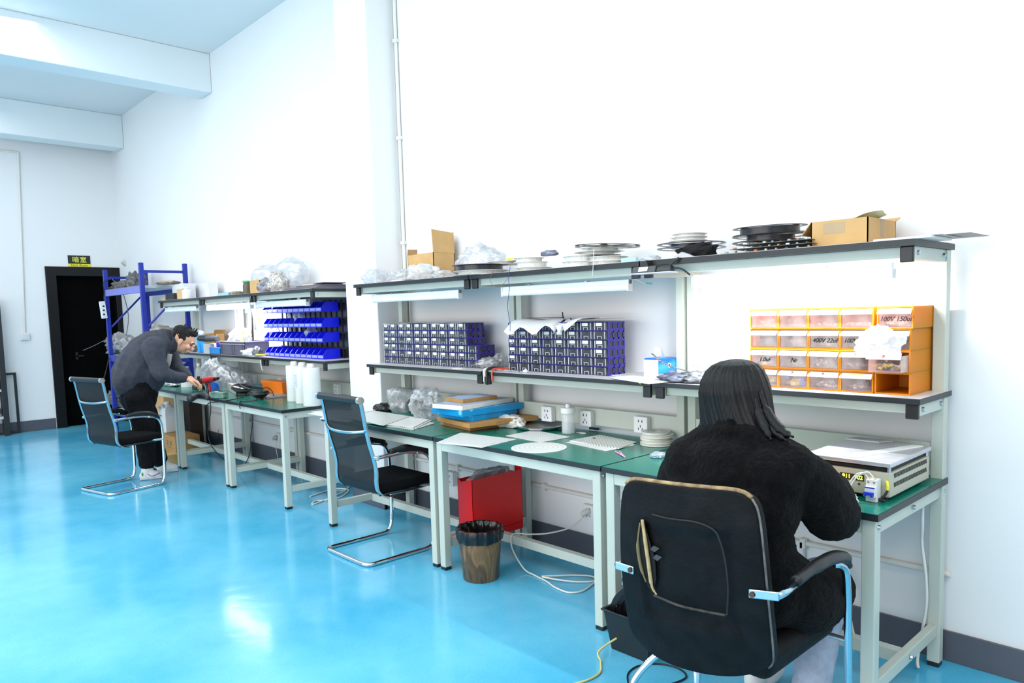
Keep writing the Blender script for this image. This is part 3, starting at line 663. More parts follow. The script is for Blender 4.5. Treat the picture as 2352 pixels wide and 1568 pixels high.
# long circuit boards
m_pcbg=mat('pcb_board',(.04,.05,.05),.4,c2=(.2,.22,.2),scale=40)
for i,(pa,pb,y0,dz_) in enumerate(((1655,1868,-.40,.001),(1675,1862,-.39,.0165),(1690,1860,-.38,.032))):
    xa=XAT(pa,y0,ZT+dz_); xb=XAT(pb,y0,ZT+dz_)
    t=thing('circuit_board',['long circuit board at the bottom of three beside the cardboard box','long circuit board in the middle of three beside the cardboard box','long circuit board topmost of three under the big black reel'][i],'circuit board',((xa+xb)/2,y0+.12,ZT+dz_))
    build('board',MB().box(xa,y0,ZT+dz_,xb,y0+.28,ZT+dz_+.0018),m_pcbg,t)
    n=9
    for j in range(n):
        xx=xa+(xb-xa)*(j+.5)/n
        build('component',MB().cbox((xx,y0+.01,ZT+dz_+.0048),(.007+.006*(j%3==0),.008,.006)),[m_gry,mat('copper_part',S(200,110,50),.4),m_blackp,m_cream,m_gry][(j*2+i)%5],t)
reel(1770,-.235,.155,.018,'big black spoked reel lying flat on the circuit boards',(m_reelb,m_tapeb),z=ZT+.030,holes=3,fill=.62)
reel(1768,-.225,.15,.020,'big glossy black spoked reel topmost, tilted beside the cardboard box',(m_reelb,m_tapeb),z=ZT+.049,holes=3,fill=.8,tilt=(0.035,0,0))
# cardboard box at the right
def carton(c,w,d,h,label,m=m_card,open_=True,rz=0,flaps=(),z=ZT,tape=False,name='cardboard_box'):
    t=thing(name,label,'box',(c[0],c[1],z),rz)
    k=.004; mb=MB().box(-w/2,-d/2,0,w/2,d/2,k)
    for a in((-w/2,-d/2,w/2,-d/2+k),(-w/2,d/2-k,w/2,d/2),(-w/2,-d/2,-w/2+k,d/2),(w/2-k,-d/2,w/2,d/2)): mb.box(a[0],a[1],k,a[2],a[3],h)
    if not open_: mb.box(-w/2,-d/2,h-k,w/2,d/2,h)
    build('box_body',mb,m,t,world=False)
    for side,ln,ang in flaps:
        ca,sa=math.cos(ang),math.sin(ang)
        if side=='l': q=[(-w/2,-d/2,h),(-w/2,d/2,h),(-w/2-ln*ca,d/2,h+ln*sa),(-w/2-ln*ca,-d/2,h+ln*sa)]
        if side=='r': q=[(w/2,-d/2,h),(w/2,d/2,h),(w/2+ln*ca,d/2,h+ln*sa),(w/2+ln*ca,-d/2,h+ln*sa)]
        if side=='f': q=[(-w/2,-d/2,h),(w/2,-d/2,h),(w/2,-d/2-ln*ca,h+ln*sa),(-w/2,-d/2-ln*ca,h+ln*sa)]
        if side=='b': q=[(-w/2,d/2,h),(w/2,d/2,h),(w/2,d/2+ln*ca,h+ln*sa),(-w/2,d/2+ln*ca,h+ln*sa)]
        build('flap',MB().add(q,[(0,1,2,3)]),m,t,world=False,solid=.003)
    if tape: build('packing_tape',MB().box(w/2-.0,-.02,h*.3,w/2+.0008,.02,h).box(-w/2+.05,-d/2-.0008,h*.5,-w/2+.13,-d/2,h*.9),mat('packing_tape_clear',S(225,200,160),.2,alpha=.5),t,world=False)
    return t
xa=XAT(1861,-.34,ZT); xb=XAT(1992,-.34,ZT)
t=carton(((xa+xb)/2,-.20,0),xb-xa,.27,.098,'brown cardboard box with clear tape near the right end of the top shelf',flaps=(('l',.06,-.9),('b',.05,.35)),tape=True)
for i,(dx,dy,rx,m) in enumerate(((.0,.02,.25,m_paper),(.05,-.02,.4,mat('pale_green_sheet',S(225,232,190),.6)))):
    cx=(xa+xb)/2+dx; cy=-.2+dy
    one('paper_sheet',MB().grid(lambda u,v:Vector((cx-.05+u*.13,cy-.04+v*.09,ZT+.092+.03*u*(1 if i else .6)+.012*math.sin(v*4+u*3))),6,5),m,['white paper sheet sticking out of the taped cardboard box','pale green sheet sticking out of the taped cardboard box'][i],'paper',smooth=True)
m_panelg=mat('grey_panel',S(150,150,152),.4,var=.08)
ya=-.36; xa=XAT(2013,ya,ZT)
for i,(x0,y0,x1,y1,z0,th,m,l) in enumerate(((xa,-.39,.035,-.17,0,.0085,mat('panel_white',S(225,225,225),.4),'thick white board at the right end of the top shelf, lowest of three'),(xa+.015,-.36,.06,-.14,.009,.002,m_panelg,'thin grey board second in the pile at the right shelf end'),(xa+.04,-.30,.13,-.08,.0115,.002,mat('panel_dark',S(105,105,108),.4),'thin dark grey board overhanging the right end of the top shelf'))):
    one('flat_board',MB().box(x0,y0,ZT+z0+.0005,x1,y1,ZT+z0+th),m,l,'board',bevel=.0008)
# bags and small stuff on left end of right run
bag('plastic_bag',(XAT(862,-.22,ZT),-.22,ZT),(.085,.08,.062),'clear crumpled bag at the far left end of the top shelf by the pillar',seed=41,m=m_bag)
bag('plastic_bag',(XAT(925,-.25,ZT),-.26,ZT),(.11,.08,.050),'clear crumpled bag in front of the pillar corner on the top shelf',seed=42,m=m_bag)
bag('plastic_bag',(XAT(978,-.24,ZT),-.26,ZT),(.12,.07,.062),'milky bag heap before the tall open cardboard box',seed=43,m=m_bagw)
bag('plastic_bag',(XAT(1022,-.24,ZT),-.25,ZT),(.07,.06,.030),'flattened clear bag against the black reel',seed=44,m=m_bag)
bag('plastic_bag',(XAT(1112,-.09,ZT),-.105,ZT+.02),(.16,.085,.10),'large clear puffed bag on the top shelf behind the reels',seed=45,m=m_bag)
one('small_box',MB().box(XAT(905,-.38,ZT),-.40,ZT,XAT(928,-.38,ZT),-.33,ZT+.008),m_paper,'thin white card packet at the shelf edge near the pillar','packet')
one('small_box',MB().box(XAT(929,-.40,ZT),-.40,ZT,XAT(941,-.40,ZT),-.35,ZT+.005),m_blackp,'thin black packet beside the white card packet','packet')
# tall open cardboard box
cx0=XAT(944,-.17,ZT); cx1=XAT(1003,-.17,ZT)
t=thing('cardboard_box','open cardboard box with one tall raised flap on the top shelf','box',((cx0+cx1)/2,-.10,ZT))
mb=MB(); k=.004; d0,d1=-.19,-.015; h=.185
mb.box(cx0,d0,ZT,cx1,d0+k,ZT+h).box(cx0,d1-k,ZT,cx1,d1,ZT+h).box(cx0,d0,ZT,cx0+k,d1,ZT+h).box(cx1-k,d0,ZT,cx1,d1,ZT+h).box(cx0,d0,ZT,cx1,d1,ZT+k)
build('box_body',mb,m_card,t)
build('flap',MB().add([(cx1,d0,ZT+h),(cx1,d1,ZT+h),(cx1-.012,d1,ZT+h+.135),(cx1-.012,d0,ZT+h+.150)],[(0,1,2,3)]),m_card,t,solid=.004)
build('flap',MB().add([(cx0+.13,d1,ZT+h),(cx1,d1,ZT+h),(cx1-.005,d1,ZT+h+.14),(cx0+.10,d1,ZT+h+.095)],[(0,1,2,3)]),m_card,t,solid=.004)
build('flap',MB().add([(cx0,d0,ZT+h),(cx0+.11,d0,ZT+h),(cx0+.11,d0+.002,ZT+h+.03),(cx0+.005,d0+.002,ZT+h+.038)],[(0,1,2,3)]),m_cardin,t,solid=.004)
# hand lamp under the shelf edge
xa=XAT(1462,-.44,1.60); xb=XAT(1548,-.44,1.60)
t=thing('hand_lamp','black bar hand lamp with a white sticker hanging below the top shelf edge','lamp',((xa+xb)/2,-.45,1.575))
build('lamp_body',MB().prism([(-.475,1.585),(-.465,1.613),(-.435,1.616),(-.425,1.585)],0,xa,xa+(xb-xa)*.62),mat('lamp_dark_grey',(.05,.05,.055),.4),t,bevel=.003)
build('lamp_end',MB().prism([(-.47,1.586),(-.46,1.608),(-.44,1.610),(-.43,1.586)],0,xa+(xb-xa)*.62,xb),m_blackp,t,bevel=.004)
build('lamp_lens',MB().box(xa-.005,-.478,1.579,xb+.01,-.422,1.585),mat('lens_milky',(.6,.62,.75),.3),t,bevel=.002)
build('sticker',MB().add([(xa+.035,-.4755,1.591),(xa+.085,-.4755,1.591),(xa+.085,-.4675,1.6105),(xa+.035,-.4675,1.6105)],[(0,1,2,3)]),m_paper,t)
build('hook',MB().prism([(xa+.05,1.613),(xa+.075,1.613),(xa+.068,1.640),(xa+.060,1.640)],1,-.455,-.4225),m_blackp,t)
build('hook',MB().tube([(xb-.02,-.45,1.605),(xb-.0,-.44,1.625),(xb+.02,-.428,1.642)],.006),m_blackp,t)
def cable(pts,r,m,label,name='cable',sm=6,cat='cable',n=7): return one(name,MB().tube(pts,r,n,smooth=sm),m,label,cat,smooth=True)
m_cw=mat('cable_white',(.78,.78,.72),.4,var=.03); m_cb=mat('cable_black',(.012,.012,.014),.4); m_cblue=mat('wire_blue',(.03,.04,.3),.4); m_cbr=mat('wire_brown',(.25,.12,.08),.4); m_cy=mat('cable_yellow',S(215,205,140),.4)
cable([(xb+.005,-.45,1.600),(xb+.04,-.44,1.592),(xb+.075,-.43,1.565)],.004,m_cb,'short black cable leaving the hand lamp towards the lit tube')
P=lambda px,py,y:aty(px,py,y)
cable([P(1172,612,-.43),P(1168,640,-.43),P(1170,662,-.43),P(1166,700,-.36),P(1168,722,-.33),P(1172,745,-.30),P(1172,770,-.27),P(1180,790,-.24),P(1186,815,-.22)],.0016,m_cblue,'thin blue wire hanging from the top shelf over the purple boxes',sm=5)
cable([P(1136,620,-.43),P(1128,632,-.43),P(1127,645,-.43),P(1133,656,-.43),P(1145,658,-.43),P(1160,648,-.43),P(1167,635,-.43)],.0011,m_cbr,'thin brown wire loop drooping from the top shelf edge')
cable([P(1364,572,-.43),P(1363,600,-.43),P(1361,636,-.43)],.0016,m_cw,'white string hanging over the top shelf edge')
cable([P(1452,638,-.37),P(1468,645,-.37),P(1482,652,-.37)],.0012,m_cw,'thin white lead from the end of the unlit tube lamp')
one('wire_connector',MB().tube([P(1484,650,-.37),P(1492,651,-.37),P(1499,651,-.37)],.0035),mat('teal_plastic',S(60,170,150),.4),'small teal wire connector hanging under the top shelf','connector',smooth='auto')
# --- far run, top shelf
def sbox(pa,pb,y,z,h,m,label,d=.08,cat='box',name='small_box',bevel=.002): 
    xa,xb=XAT(pa,y,z),XAT(pb,y,z); return one(name,MB().box(xa,y,z,xb,min(y+d,.02),z+h),m,label,cat,bevel=bevel)
def bottle(px,y,z,h,r,label,m,mcap,neck=.4,nh=.12,body=None,cat='bottle',name='bottle'):
    x=XAT(px,y,z); t=thing(name,label,cat,(x,y,z))
    build('bottle_body',MB().lathe([(.001,0),(r*.95,0),(r,h*.03),(r,h*.62),(r*.9,h*.74),(r*neck,h*(.86)),(r*neck,h*.9)],(x,y,z),20),m,t,smooth='auto')
    build('cap',MB().lathe([(r*neck*1.25,h*.88),(r*neck*1.25,h),(.001,h)],(x,y,z),16),mcap,t,smooth='auto'); return t
sbox(371,379,-.36,ZT,.035,m_card,'small brown box at the far left tip of the far top shelf',.06)
sbox(380,399,-.36,ZT,.075,m_blackp,'small black device beside the small brown box on the far top shelf',.08,'device','black_device',.012)
sbox(397,424,-.30,ZT,.17,mat('white_carton',(.78,.79,.84),.5),'tall white upright carton on the far top shelf',.12)
sbox(407,420,-.36,ZT,.11,mat('kraft_card',S(214,180,130),.7),'tan card leaning against the tall white carton',.03,'card')
bottle(430,-.32,ZT,.125,.045,'white plastic bottle beside the tall white carton',mat('bottle_white',(.8,.82,.84),.3),m_sock,.55)
sbox(446,480,-.14,ZT,.17,mat('white_carton',(.8,.8,.8)),'large plain white box at the back of the far top shelf',.10)
sbox(500,524,-.36,ZT,.03,mat('sky_box',S(150,200,240),.5),'small light blue box on the far top shelf',.08)
bag('plastic_bag',(XAT(543,-.30,ZT),-.30,ZT),(.13,.05,.022),'heap of olive and brown loose parts on the far top shelf','parts heap',mat('olive_parts',(.10,.10,.07),.5,c2=(.5,.45,.3),scale=50),seed=51)
x=XAT(568,-.28,ZT)
bottle(568,-.28,ZT,.125,.035,'small bottle with bright green cap beside the small cardboard box',mat('olive_bottle',(.12,.11,.08),.4),mat('green_cap',(.01,.5,.15),.4),.8)
xa=XAT(573,-.34,ZT); xb=XAT(596,-.34,ZT)
carton(((xa+xb)/2,-.25,0),xb-xa,.17,.115,'small open cardboard box on the far top shelf below the puffed bag',flaps=(('b',.04,.9),))
cable([P(575,680,-.43),P(573,690,-.43),P(571,705,-.43),P(572,713,-.43)],.0016,m_cw,'short white string hanging from the far top shelf')
bag('plastic_bag',(XAT(618,-.17,ZT),-.17,ZT),(.20,.13,.15),'big clear puffed bag behind the small cardboard box',seed=52,ridge=.2)
bag('plastic_bag',(XAT(615,-.28,ZT),-.28,ZT),(.10,.07,.07),'dark grey bagged parts right of the small cardboard box','bag',mat('dark_bag_parts',(.05,.05,.07),.3,c2=(.4,.4,.45),scale=22),seed=53)
bag('plastic_bag',(XAT(641,-.25,ZT),-.25,ZT),(.10,.08,.10),'clear bag full of small brown and white parts on far top shelf','bag',mat('bag_of_parts',(.25,.18,.12),.25,c2=(.85,.85,.85),scale=70,bump=.5,bscale=60),seed=54)
bag('plastic_bag',(XAT(670,-.13,ZT),-.13,ZT+.05),(.22,.12,.14),'large clear bag resting behind the flat boards on far top shelf',seed=55,ridge=.2)
for i,(pa,pb,z0,h,m,l) in enumerate(((655,782,0,.010,mat('dark_sheet',S(95,92,100),.5),'dark grey flat sheet lowest in the pile above the blue bins'),(660,775,.011,.010,mat('dark_sheet2',S(120,112,120),.5),'second dark grey sheet in the pile above the blue bins'),(672,778,.022,.008,mat('dark_sheet3',S(88,85,100),.5),'third dark sheet in the pile above the blue bins'),(680,752,.031,.012,mat('beige_sheet',S(200,195,180),.6),'beige folder on the pile above the blue bins'),(676,770,.044,.003,mat('dark_sheet4',S(130,128,125),.5),'thin grey board on top of the pile above the blue bins'))):
    xa=XAT(pa,-.37,ZT); xb=XAT(pb,-.20,ZT)
    one('flat_board',MB().box(xa,-.38+.02*i,ZT+z0+.0004,min(xb,-4.25),-.06,ZT+z0+h),m,l,'board')
# ------------------------------------------------------------ middle shelves
# white film and papers lying on the purple boxes
zt=ZM+BH*6+.001
one('plastic_film',MB().grid(lambda u,v:Vector((-3.62+u*.98,-.215+v*.15,zt+.004+.006*noise.noise(Vector((u*9,v*3,1)))-(.014 if v==0 else 0)*(.6+.5*math.sin(u*11)))),40,8),m_bagw,'milky plastic film spread over the left stack of purple boxes','film',smooth=True)
def sheet(cx,cy,w,d,z,rz,label,m=m_paper,curl=0,name='paper_sheet',fn=None,cat='paper'):
    R=Matrix.Rotation(rz,3,'Z')
    def g(u,v):
        q=R@Vector(((u-.5)*w,(v-.5)*d,0)); return Vector((cx+q.x,cy+q.y,z+(fn(u,v) if fn else 0)))
    return one(name,MB().grid(g,12,8),m,label,cat,smooth=True,solid=.0012)
x=XAT(1205,-.2,zt)
def droop(u,v): return -.15*max(0,.42-v)*(1 if u<.5 else .9)*(1+.4*math.sin(u*13))+.004*math.sin(u*9)
sheet(-2.06,-.185,.36,.20,zt+.014,.12,'white paper sheet drooping over the left front of the right purple stack',fn=lambda u,v:droop(u,v))
sheet(-1.80,-.17,.24,.20,zt+.016,-.5,'white paper sheet with its corner hanging over the right purple stack',fn=lambda u,v:droop(u,v))
sheet(-1.63,-.15,.30,.16,zt+.010,.1,'flat white sheets stacked at the right top of the right purple stack')
sheet(-1.66,-.14,.22,.13,zt+.022,-.1,'topmost pale sheet on the right end of the right purple stack')
one('flat_board',MB().box(-2.22,-.12,zt+.02,-1.98,-.07,zt+.024,(0,0,.1)),mat('dark_strip',(.04,.04,.05),.4),'thin dark strip lying on the papers over the purple boxes','strip')
cable([P(1292,716,-.15),P(1293,727,-.15),P(1297,737,-.16),P(1302,742,-.17)],.004,m_cb,'short curved black tube standing up from the papers','tube')
cable([P(1310,731,-.17),P(1315,737,-.18),P(1322,743,-.19)],.0035,m_cb,'shorter black tube stub beside the curved black one','tube')
# between the stacks
bag('plastic_bag',(XAT(1128,-.13,ZM),-.14,ZM),(.085,.075,.036),'dark clear bag of parts between the two purple stacks','bag',mat('grey_bag_parts',(.12,.12,.14),.25,c2=(.6,.6,.62),scale=30),seed=61)
bag('plastic_bag',(XAT(1150,-.10,ZM),-.10,ZM),(.05,.04,.05),'small grey crumpled bag beside the post between the purple stacks',seed=62)
# strips draped over the shelf joint
jx=XAT(1118,-.35,ZM)
for i,(dx,m,l,ln) in enumerate(((-.022,m_cw,'white cable tie hanging over the middle shelf edge',.062),(-.010,mat('cream_strip',(.75,.70,.55),.5),'cream component strip hanging over the middle shelf edge',.03),(.006,m_cb,'black component strip with white dashes over the shelf edge',.075),(.050,mat('red_tie',S(235,75,55),.4),'red cable tie hanging over the middle shelf edge',.052))):
    x=jx+dx
    one('component_strip' if i in(1,2) else 'cable_tie',MB().tube([(x+.02,-.24,ZM+.010),(x+.01,-.31,ZM+.018),(x,-.348,ZM+.013),(x,-.3545,ZM-.012),(x+.002,-.356,ZM-ln)],.0045 if i!=2 else .008,6,smooth=4),m,l,'strip',smooth=True)
one('component_strip',MB().tube([(jx-.06,-.335,ZM+.004),(jx+.0,-.30,ZM+.008),(jx+.12,-.27,ZM+.004),(jx+.2,-.28,ZM+.004)],.004,6,smooth=4),mat('strip_white_black',(.05,.05,.05),.4,c2=(.7,.7,.7),scale=120),'black and white component strip lying along the middle shelf','strip',smooth=True)
bag('cotton_ball',(XAT(1207,-.28,ZM),-.28,ZM),(.013,.013,.010),'tiny white crumpled ball in front of the right purple stack','ball',m_paper,seed=63,sub=3)
one('flat_board',MB().box(XAT(1041,-.3,ZM),-.31,ZM+.0005,XAT(1063,-.3,ZM),-.27,ZM+.004),m_cream,'small cream strip on the shelf in front of the left purple stack','strip')
# white boards and papers right of the purple stack
def rboard(corners,z,th,m,label,name='circuit_board',cat='circuit board',grid=None,dots=None,bev=0):
    mb=MB(); n=len(corners); vs=[(c.x,c.y,z) for c in corners]+[(c.x,c.y,z+th) for c in corners]
    mb.add(vs,[tuple(range(n))[::-1],tuple(range(n,2*n))]+[(i,(i+1)%n,n+(i+1)%n,n+i) for i in range(n)])
    return one(name,mb,m,label,cat)
def qz(pts,z): return [atz(a,b,z) for a,b in pts]
def dotmat(name,base,dot,scale,thr=.28):
    if name in MATS: return MATS[name]
    m=bpy.data.materials.new(name); m.use_nodes=True; n=m.node_tree.nodes; L=m.node_tree.links; b=n['Principled BSDF']; b.inputs['Roughness'].default_value=.35
    tc=n.new('ShaderNodeTexCoord'); v=n.new('ShaderNodeTexVoronoi'); v.inputs['Scale'].default_value=scale; v.inputs['Randomness'].default_value=0
    L.new(tc.outputs['Object'],v.inputs['Vector'])
    sp=n.new('ShaderNodeSeparateXYZ'); cb=n.new('ShaderNodeCombineXYZ'); L.new(tc.outputs['Object'],sp.inputs[0]); L.new(sp.outputs[0],cb.inputs[0]); L.new(sp.outputs[1],cb.inputs[1]); L.new(cb.outputs[0],v.inputs['Vector'])
    r=n.new('ShaderNodeValToRGB'); r.color_ramp.elements[0].position=thr; r.color_ramp.elements[1].position=thr+.05; r.color_ramp.elements[0].color=tuple(dot)+(1,); r.color_ramp.elements[1].color=tuple(base)+(1,)
    L.new(v.outputs['Distance'],r.inputs[0]); L.new(r.outputs[0],b.inputs['Base Color']); MATS[name]=m; return m
m_dot=dotmat('led_board_dotted',(.83,.83,.81),(.58,.58,.55),70,.2)
m_dot2=dotmat('led_board_bold_dots',(.80,.80,.76),(.22,.21,.18),52,.26)
rboard(qz([(1378,858),(1470,850),(1545,862),(1462,872)],ZM),ZM+.0005,.003,m_dot,'dotted white circuit board on the middle shelf left of the tissue box')
rboard(qz([(1400,868),(1500,858),(1580,872),(1490,882)],ZM+.004),ZM+.004,.002,m_paper,'white sheet with curled edge on the shelf before the tissue box','paper_sheet','paper')
one('yellow_clip',MB().tube([P(1459,873,-.33),P(1466,877,-.35),P(1472,882,-.353)],.003,6,smooth=3),mat('part_yellow',(0,0,0)),'small yellow clip over the shelf edge','clip')
# tissue box
x0=XAT(1476,-.20,ZM); x1=XAT(1515,-.20,ZM)
t=thing('tissue_box','blue and white tissue packet with a sheet sticking out on the middle shelf','tissue box',((x0+x1)/2,-.12,ZM))
hh=.098
def tmat():
    m=bpy.data.materials.new('tissue_packet_print'); m.use_nodes=True; n=m.node_tree.nodes; L=m.node_tree.links; b=n['Principled BSDF']; b.inputs['Roughness'].default_value=.3
    tc=n.new('ShaderNodeTexCoord'); sp=n.new('ShaderNodeSeparateXYZ'); L.new(tc.outputs['Object'],sp.inputs[0])
    nz=n.new('ShaderNodeTexNoise'); nz.inputs['Scale'].default_value=14; L.new(tc.outputs['Object'],nz.inputs['Vector'])
    a=n.new('ShaderNodeMath'); a.operation='MULTIPLY_ADD'; a.inputs[1].default_value=.05; L.new(nz.outputs['Fac'],a.inputs[0]); L.new(sp.outputs[2],a.inputs[2])
    r=n.new('ShaderNodeValToRGB'); e=r.color_ramp.elements; e[0].position=.04; e[0].color=(.75,.25,.08,1); e[1].position=.055; e[1].color=(.02,.25,.85,1)
    for p,c in((.085,(.04,.40,.95,1)),(.11,(.01,.15,.75,1))): q=e.new(p); q.color=c
    L.new(a.outputs[0],r.inputs[0]); L.new(r.outputs[0],b.inputs['Base Color']); return m
build('packet_side',MB().box(x0,-.198,ZM,x1,-.05,ZM+hh),tmat(),t,bevel=.012,seg=3)
build('packet_front',MB().box(x0+.008,-.2,ZM+.006,x1-.008,-.1985,ZM+hh-.008),mat('packet_white_panel',(.84,.84,.80),.4,c2=(.55,.62,.75),scale=9),t)
mb=MB(); mb.lathe([(.001,0),(.012,0),(.012,.0008),(.001,.0008)],(0,0,0),20,cap=True); 
R=Matrix.Rotation(PI/2,3,'Y'); mb.v=[Vector((x1+.0002,-.12,ZM+hh*.62))+R@v for v in mb.v]; build('round_mark',mb,m_paper,t)
mb=MB(); mb.lathe([(.001,0),(.007,0),(.007,.0008),(.001,.0008)],(0,0,0),20,cap=True); mb.v=[Vector((x1+.0012,-.12,ZM+hh*.62))+R@v for v in mb.v]; build('round_mark_centre',mb,mat('mark_blue',(.01,.02,.5),.4),t)
build('tissue_sheet',MB().grid(lambda u,v:Vector((x0+.02+u*.07,-.13+.03*math.sin(u*5)*v,ZM+hh-.002+v*(.035+.018*math.sin(u*7+1)))),10,6),sheet_plastic('tissue_film',(.9,.94,1),.3,.5,.9),t,smooth=True)
# black embossed tape strip and dark bags
m_strip=dotmat('embossed_tape',(.03,.03,.04),(.3,.3,.32),90,.3)
pts=crom([P(1497,812,-.30),P(1512,825,-.30),P(1530,838,-.29),P(1555,846,-.28),P(1590,856,-.27)],6)
one('component_tape',MB().rings([[p+Vector((0,-.008,0)),p+Vector((0,.008,0)),p+Vector((0,.008,.002)),p+Vector((0,-.008,.002))] for p in pts]),m_strip,'black embossed tape strip curving up in front of the tissue box','tape')
bag('plastic_bag',(XAT(1560,-.26,ZM),-.26,ZM),(.10,.07,.022),'dark antistatic bag with white labels next to the black tape strip','bag',m_bagdk,seed=64)
bag('plastic_bag',(XAT(1607,-.25,ZM),-.25,ZM),(.09,.075,.028),'black crumpled antistatic bag behind the seated person’s hair','bag',mat('antistatic_bag2',(.015,.015,.03),.2,metal=.3,c2=(.45,.47,.5),scale=25,bump=.4,bscale=30),seed=65)
bag('plastic_bag',(XAT(1650,-.12,ZM),-.12,ZM),(.12,.06,.05),'white plastic bag on the middle shelf behind the seated person’s head',m=m_bagw,seed=66)
sheet((OX0-.03),-.29,.24,.08,ZM+.003,0,'white paper strip along the shelf before the orange boxes')
# --- far run, middle shelf
xa=XAT(506,-.33,ZM); xb=XAT(563,-.33,ZM)
t=thing('storage_crate','grey ribbed plastic crate on the far middle shelf','crate',((xa+xb)/2,-.22,ZM))
m_crate=mat('crate_grey',S(98,94,112),.4,var=.05); hc=.13; y0,y1=-.335,-.09; k=.004
mb=MB().box(xa+.006,y0+.006,ZM,xb-.006,y0+.006+k,ZM+hc).box(xa+.006,y1-.006-k,ZM,xb-.006,y1-.006,ZM+hc).box(xa+.006,y0+.006,ZM,xa+.006+k,y1-.006,ZM+hc).box(xb-.006-k,y0+.006,ZM,xb-.006,y1-.006,ZM+hc).box(xa+.006,y0+.006,ZM,xb-.006,y1-.006,ZM+k)
build('crate_body',mb,m_crate,t)
for f in(.08,.5,.6,.92): build('rib',MB().box(xa+(xb-xa)*f-.004,y0,ZM,xa+(xb-xa)*f+.004,y0+.006,ZM+hc-.02),m_crate,t)
for f in(.1,.5,.9): build('rib',MB().box(xb-.006,y0+(y1-y0)*f-.004,ZM,xb,y0+(y1-y0)*f+.004,ZM+hc-.02),m_crate,t)
build('rim',MB().box(xa-.002,y0-.002,ZM+hc-.03,xb+.002,y0+.006,ZM+hc-.024).box(xa-.004,y0-.004,ZM+hc-.006,xb+.004,y0+.008,ZM+hc).box(xb-.008,y0,ZM+hc-.006,xb+.004,y1,ZM+hc).box(xa-.004,y0,ZM+hc-.006,xa+.008,y1,ZM+hc).box(xa-.004,y1-.008,ZM+hc-.006,xb+.004,y1,ZM+hc),mat('crate_rim',S(190,185,205),.4),t)
bag('plastic_bag',(xa+(xb-xa)*.3,-.2,ZM+.06),((xb-xa)*.3,.08,.11),'clear crumpled bag rising out of the grey crate',seed=71,m=m_bag)
m_yell=mat('yellow_gun_plastic',S(250,200,40),.4)
xg=XAT(556,-.2,ZM+.2)
t=thing('glue_gun','yellow hand tool standing up out of the grey crate','tool',(xg,-.2,ZM+.06))
build('tool_body',MB().box(xg-.02,-.215,ZM+.06,xg+.015,-.185,ZM+.20,(0,.12,0)).box(xg-.012,-.215,ZM+.185,xg+.045,-.185,ZM+.225),m_yell,t,bevel=.008)
build('trigger',MB().box(xg-.022,-.21,ZM+.185,xg-.012,-.19,ZM+.215),mat('orange_trigger',S(240,120,30),.4),t,bevel=.002)
xa=XAT(482,-.34,ZM); xb=XAT(506,-.34,ZM)
t=thing('blue_basket','low bright blue plastic basket left of the grey crate','basket',((xa+xb)/2,-.28,ZM))
m_bb=mat('basket_blue',S(20,150,240),.4)
build('basket_body',MB().box(xa,-.34,ZM,xb,-.336,ZM+.062).box(xa,-.22,ZM,xb,-.216,ZM+.062).box(xa,-.34,ZM,xa+.004,-.216,ZM+.062).box(xb-.004,-.34,ZM,xb,-.216,ZM+.062).box(xa,-.34,ZM,xb,-.216,ZM+.004),m_bb,t)
build('basket_rim',MB().box(xa-.004,-.345,ZM+.058,xb+.004,-.334,ZM+.068).box(xa-.004,-.222,ZM+.058,xb+.004,-.212,ZM+.068).box(xa-.004,-.34,ZM+.058,xa+.004,-.216,ZM+.068).box(xb-.004,-.34,ZM+.058,xb+.004,-.216,ZM+.068),mat('basket_rim_blue',S(70,190,250),.4),t,bevel=.002)
sbox(468,483,-.34,ZM,.10,mat('offwhite_box',(.66,.65,.66),.5),'small off-white box between the blue bottle and the blue basket',.1)
t=thing('blue_bottle','bright blue bottle with white foam top on the far middle shelf','bottle',(XAT(463,-.27,ZM),-.27,ZM))
x=XAT(463,-.28,ZM); 
build('bottle_body',MB().box(x-.035,-.31,ZM,x+.035,-.25,ZM+.19),mat('bright_blue',S(30,160,255),.4),t,bevel=.012)
build('foam_top',MB().ico((x,-.28,ZM+.20),(.05,.035,.03),3,lambda u:1+.25*noise.noise(u*2)),m_paper,t,smooth=True)
bag('parts_heap',(XAT(440,-.27,ZM),-.27,ZM),(.10,.05,.05),'heap of shiny metal clips and wires by the man’s face','parts heap',mat('metal_clips',(.08,.08,.09),.25,metal=.5,c2=(.75,.75,.75),scale=60,bump=.6,bscale=50),seed=72)
p0=P(461,777,-.33);p1=P(508,777,-.30)
t=thing('heat_gun','dark grey cylindrical heat gun lying across the blue bottle','heat gun',((p0.x+p1.x)/2,-.33,p0.z-.03))
build('barrel',MB().cone((p0.x,-.335,p0.z),(p0.x+(p1.x-p0.x)*.42,-.335,p0.z),.030,.032,20),m_blackp,t,smooth='auto',bevel=.004)
build('grip',MB().cone((p0.x+(p1.x-p0.x)*.42,-.335,p0.z),(p1.x,-.335,p1.z),.030,.028,20),mat('grip_grey',(.07,.07,.08),.5),t,smooth='auto',bevel=.004)
build('nozzle',MB().cone((p0.x-.06,-.335,p0.z-.004),(p0.x,-.335,p0.z),.014,.018,14),mat('grip_grey',(0,0,0)),t,smooth='auto')
carton((XAT(499,-.10,ZM),-.12,0),.30,.10,.19,'open brown cardboard box behind the heat gun',z=ZM,flaps=(('b',.04,1.2),),m=m_card2)
sbox(498,507,-.3,ZM,.11,mat('deep_blue_box',S(10,10,230),.4),'small deep blue box behind the blue basket',.05)
bag('plastic_bag',(XAT(578,-.18,ZM),-.18,ZM),(.13,.09,.06),'pale grey bag between the grey crate and the blue bins',seed=73,m=m_bagw)
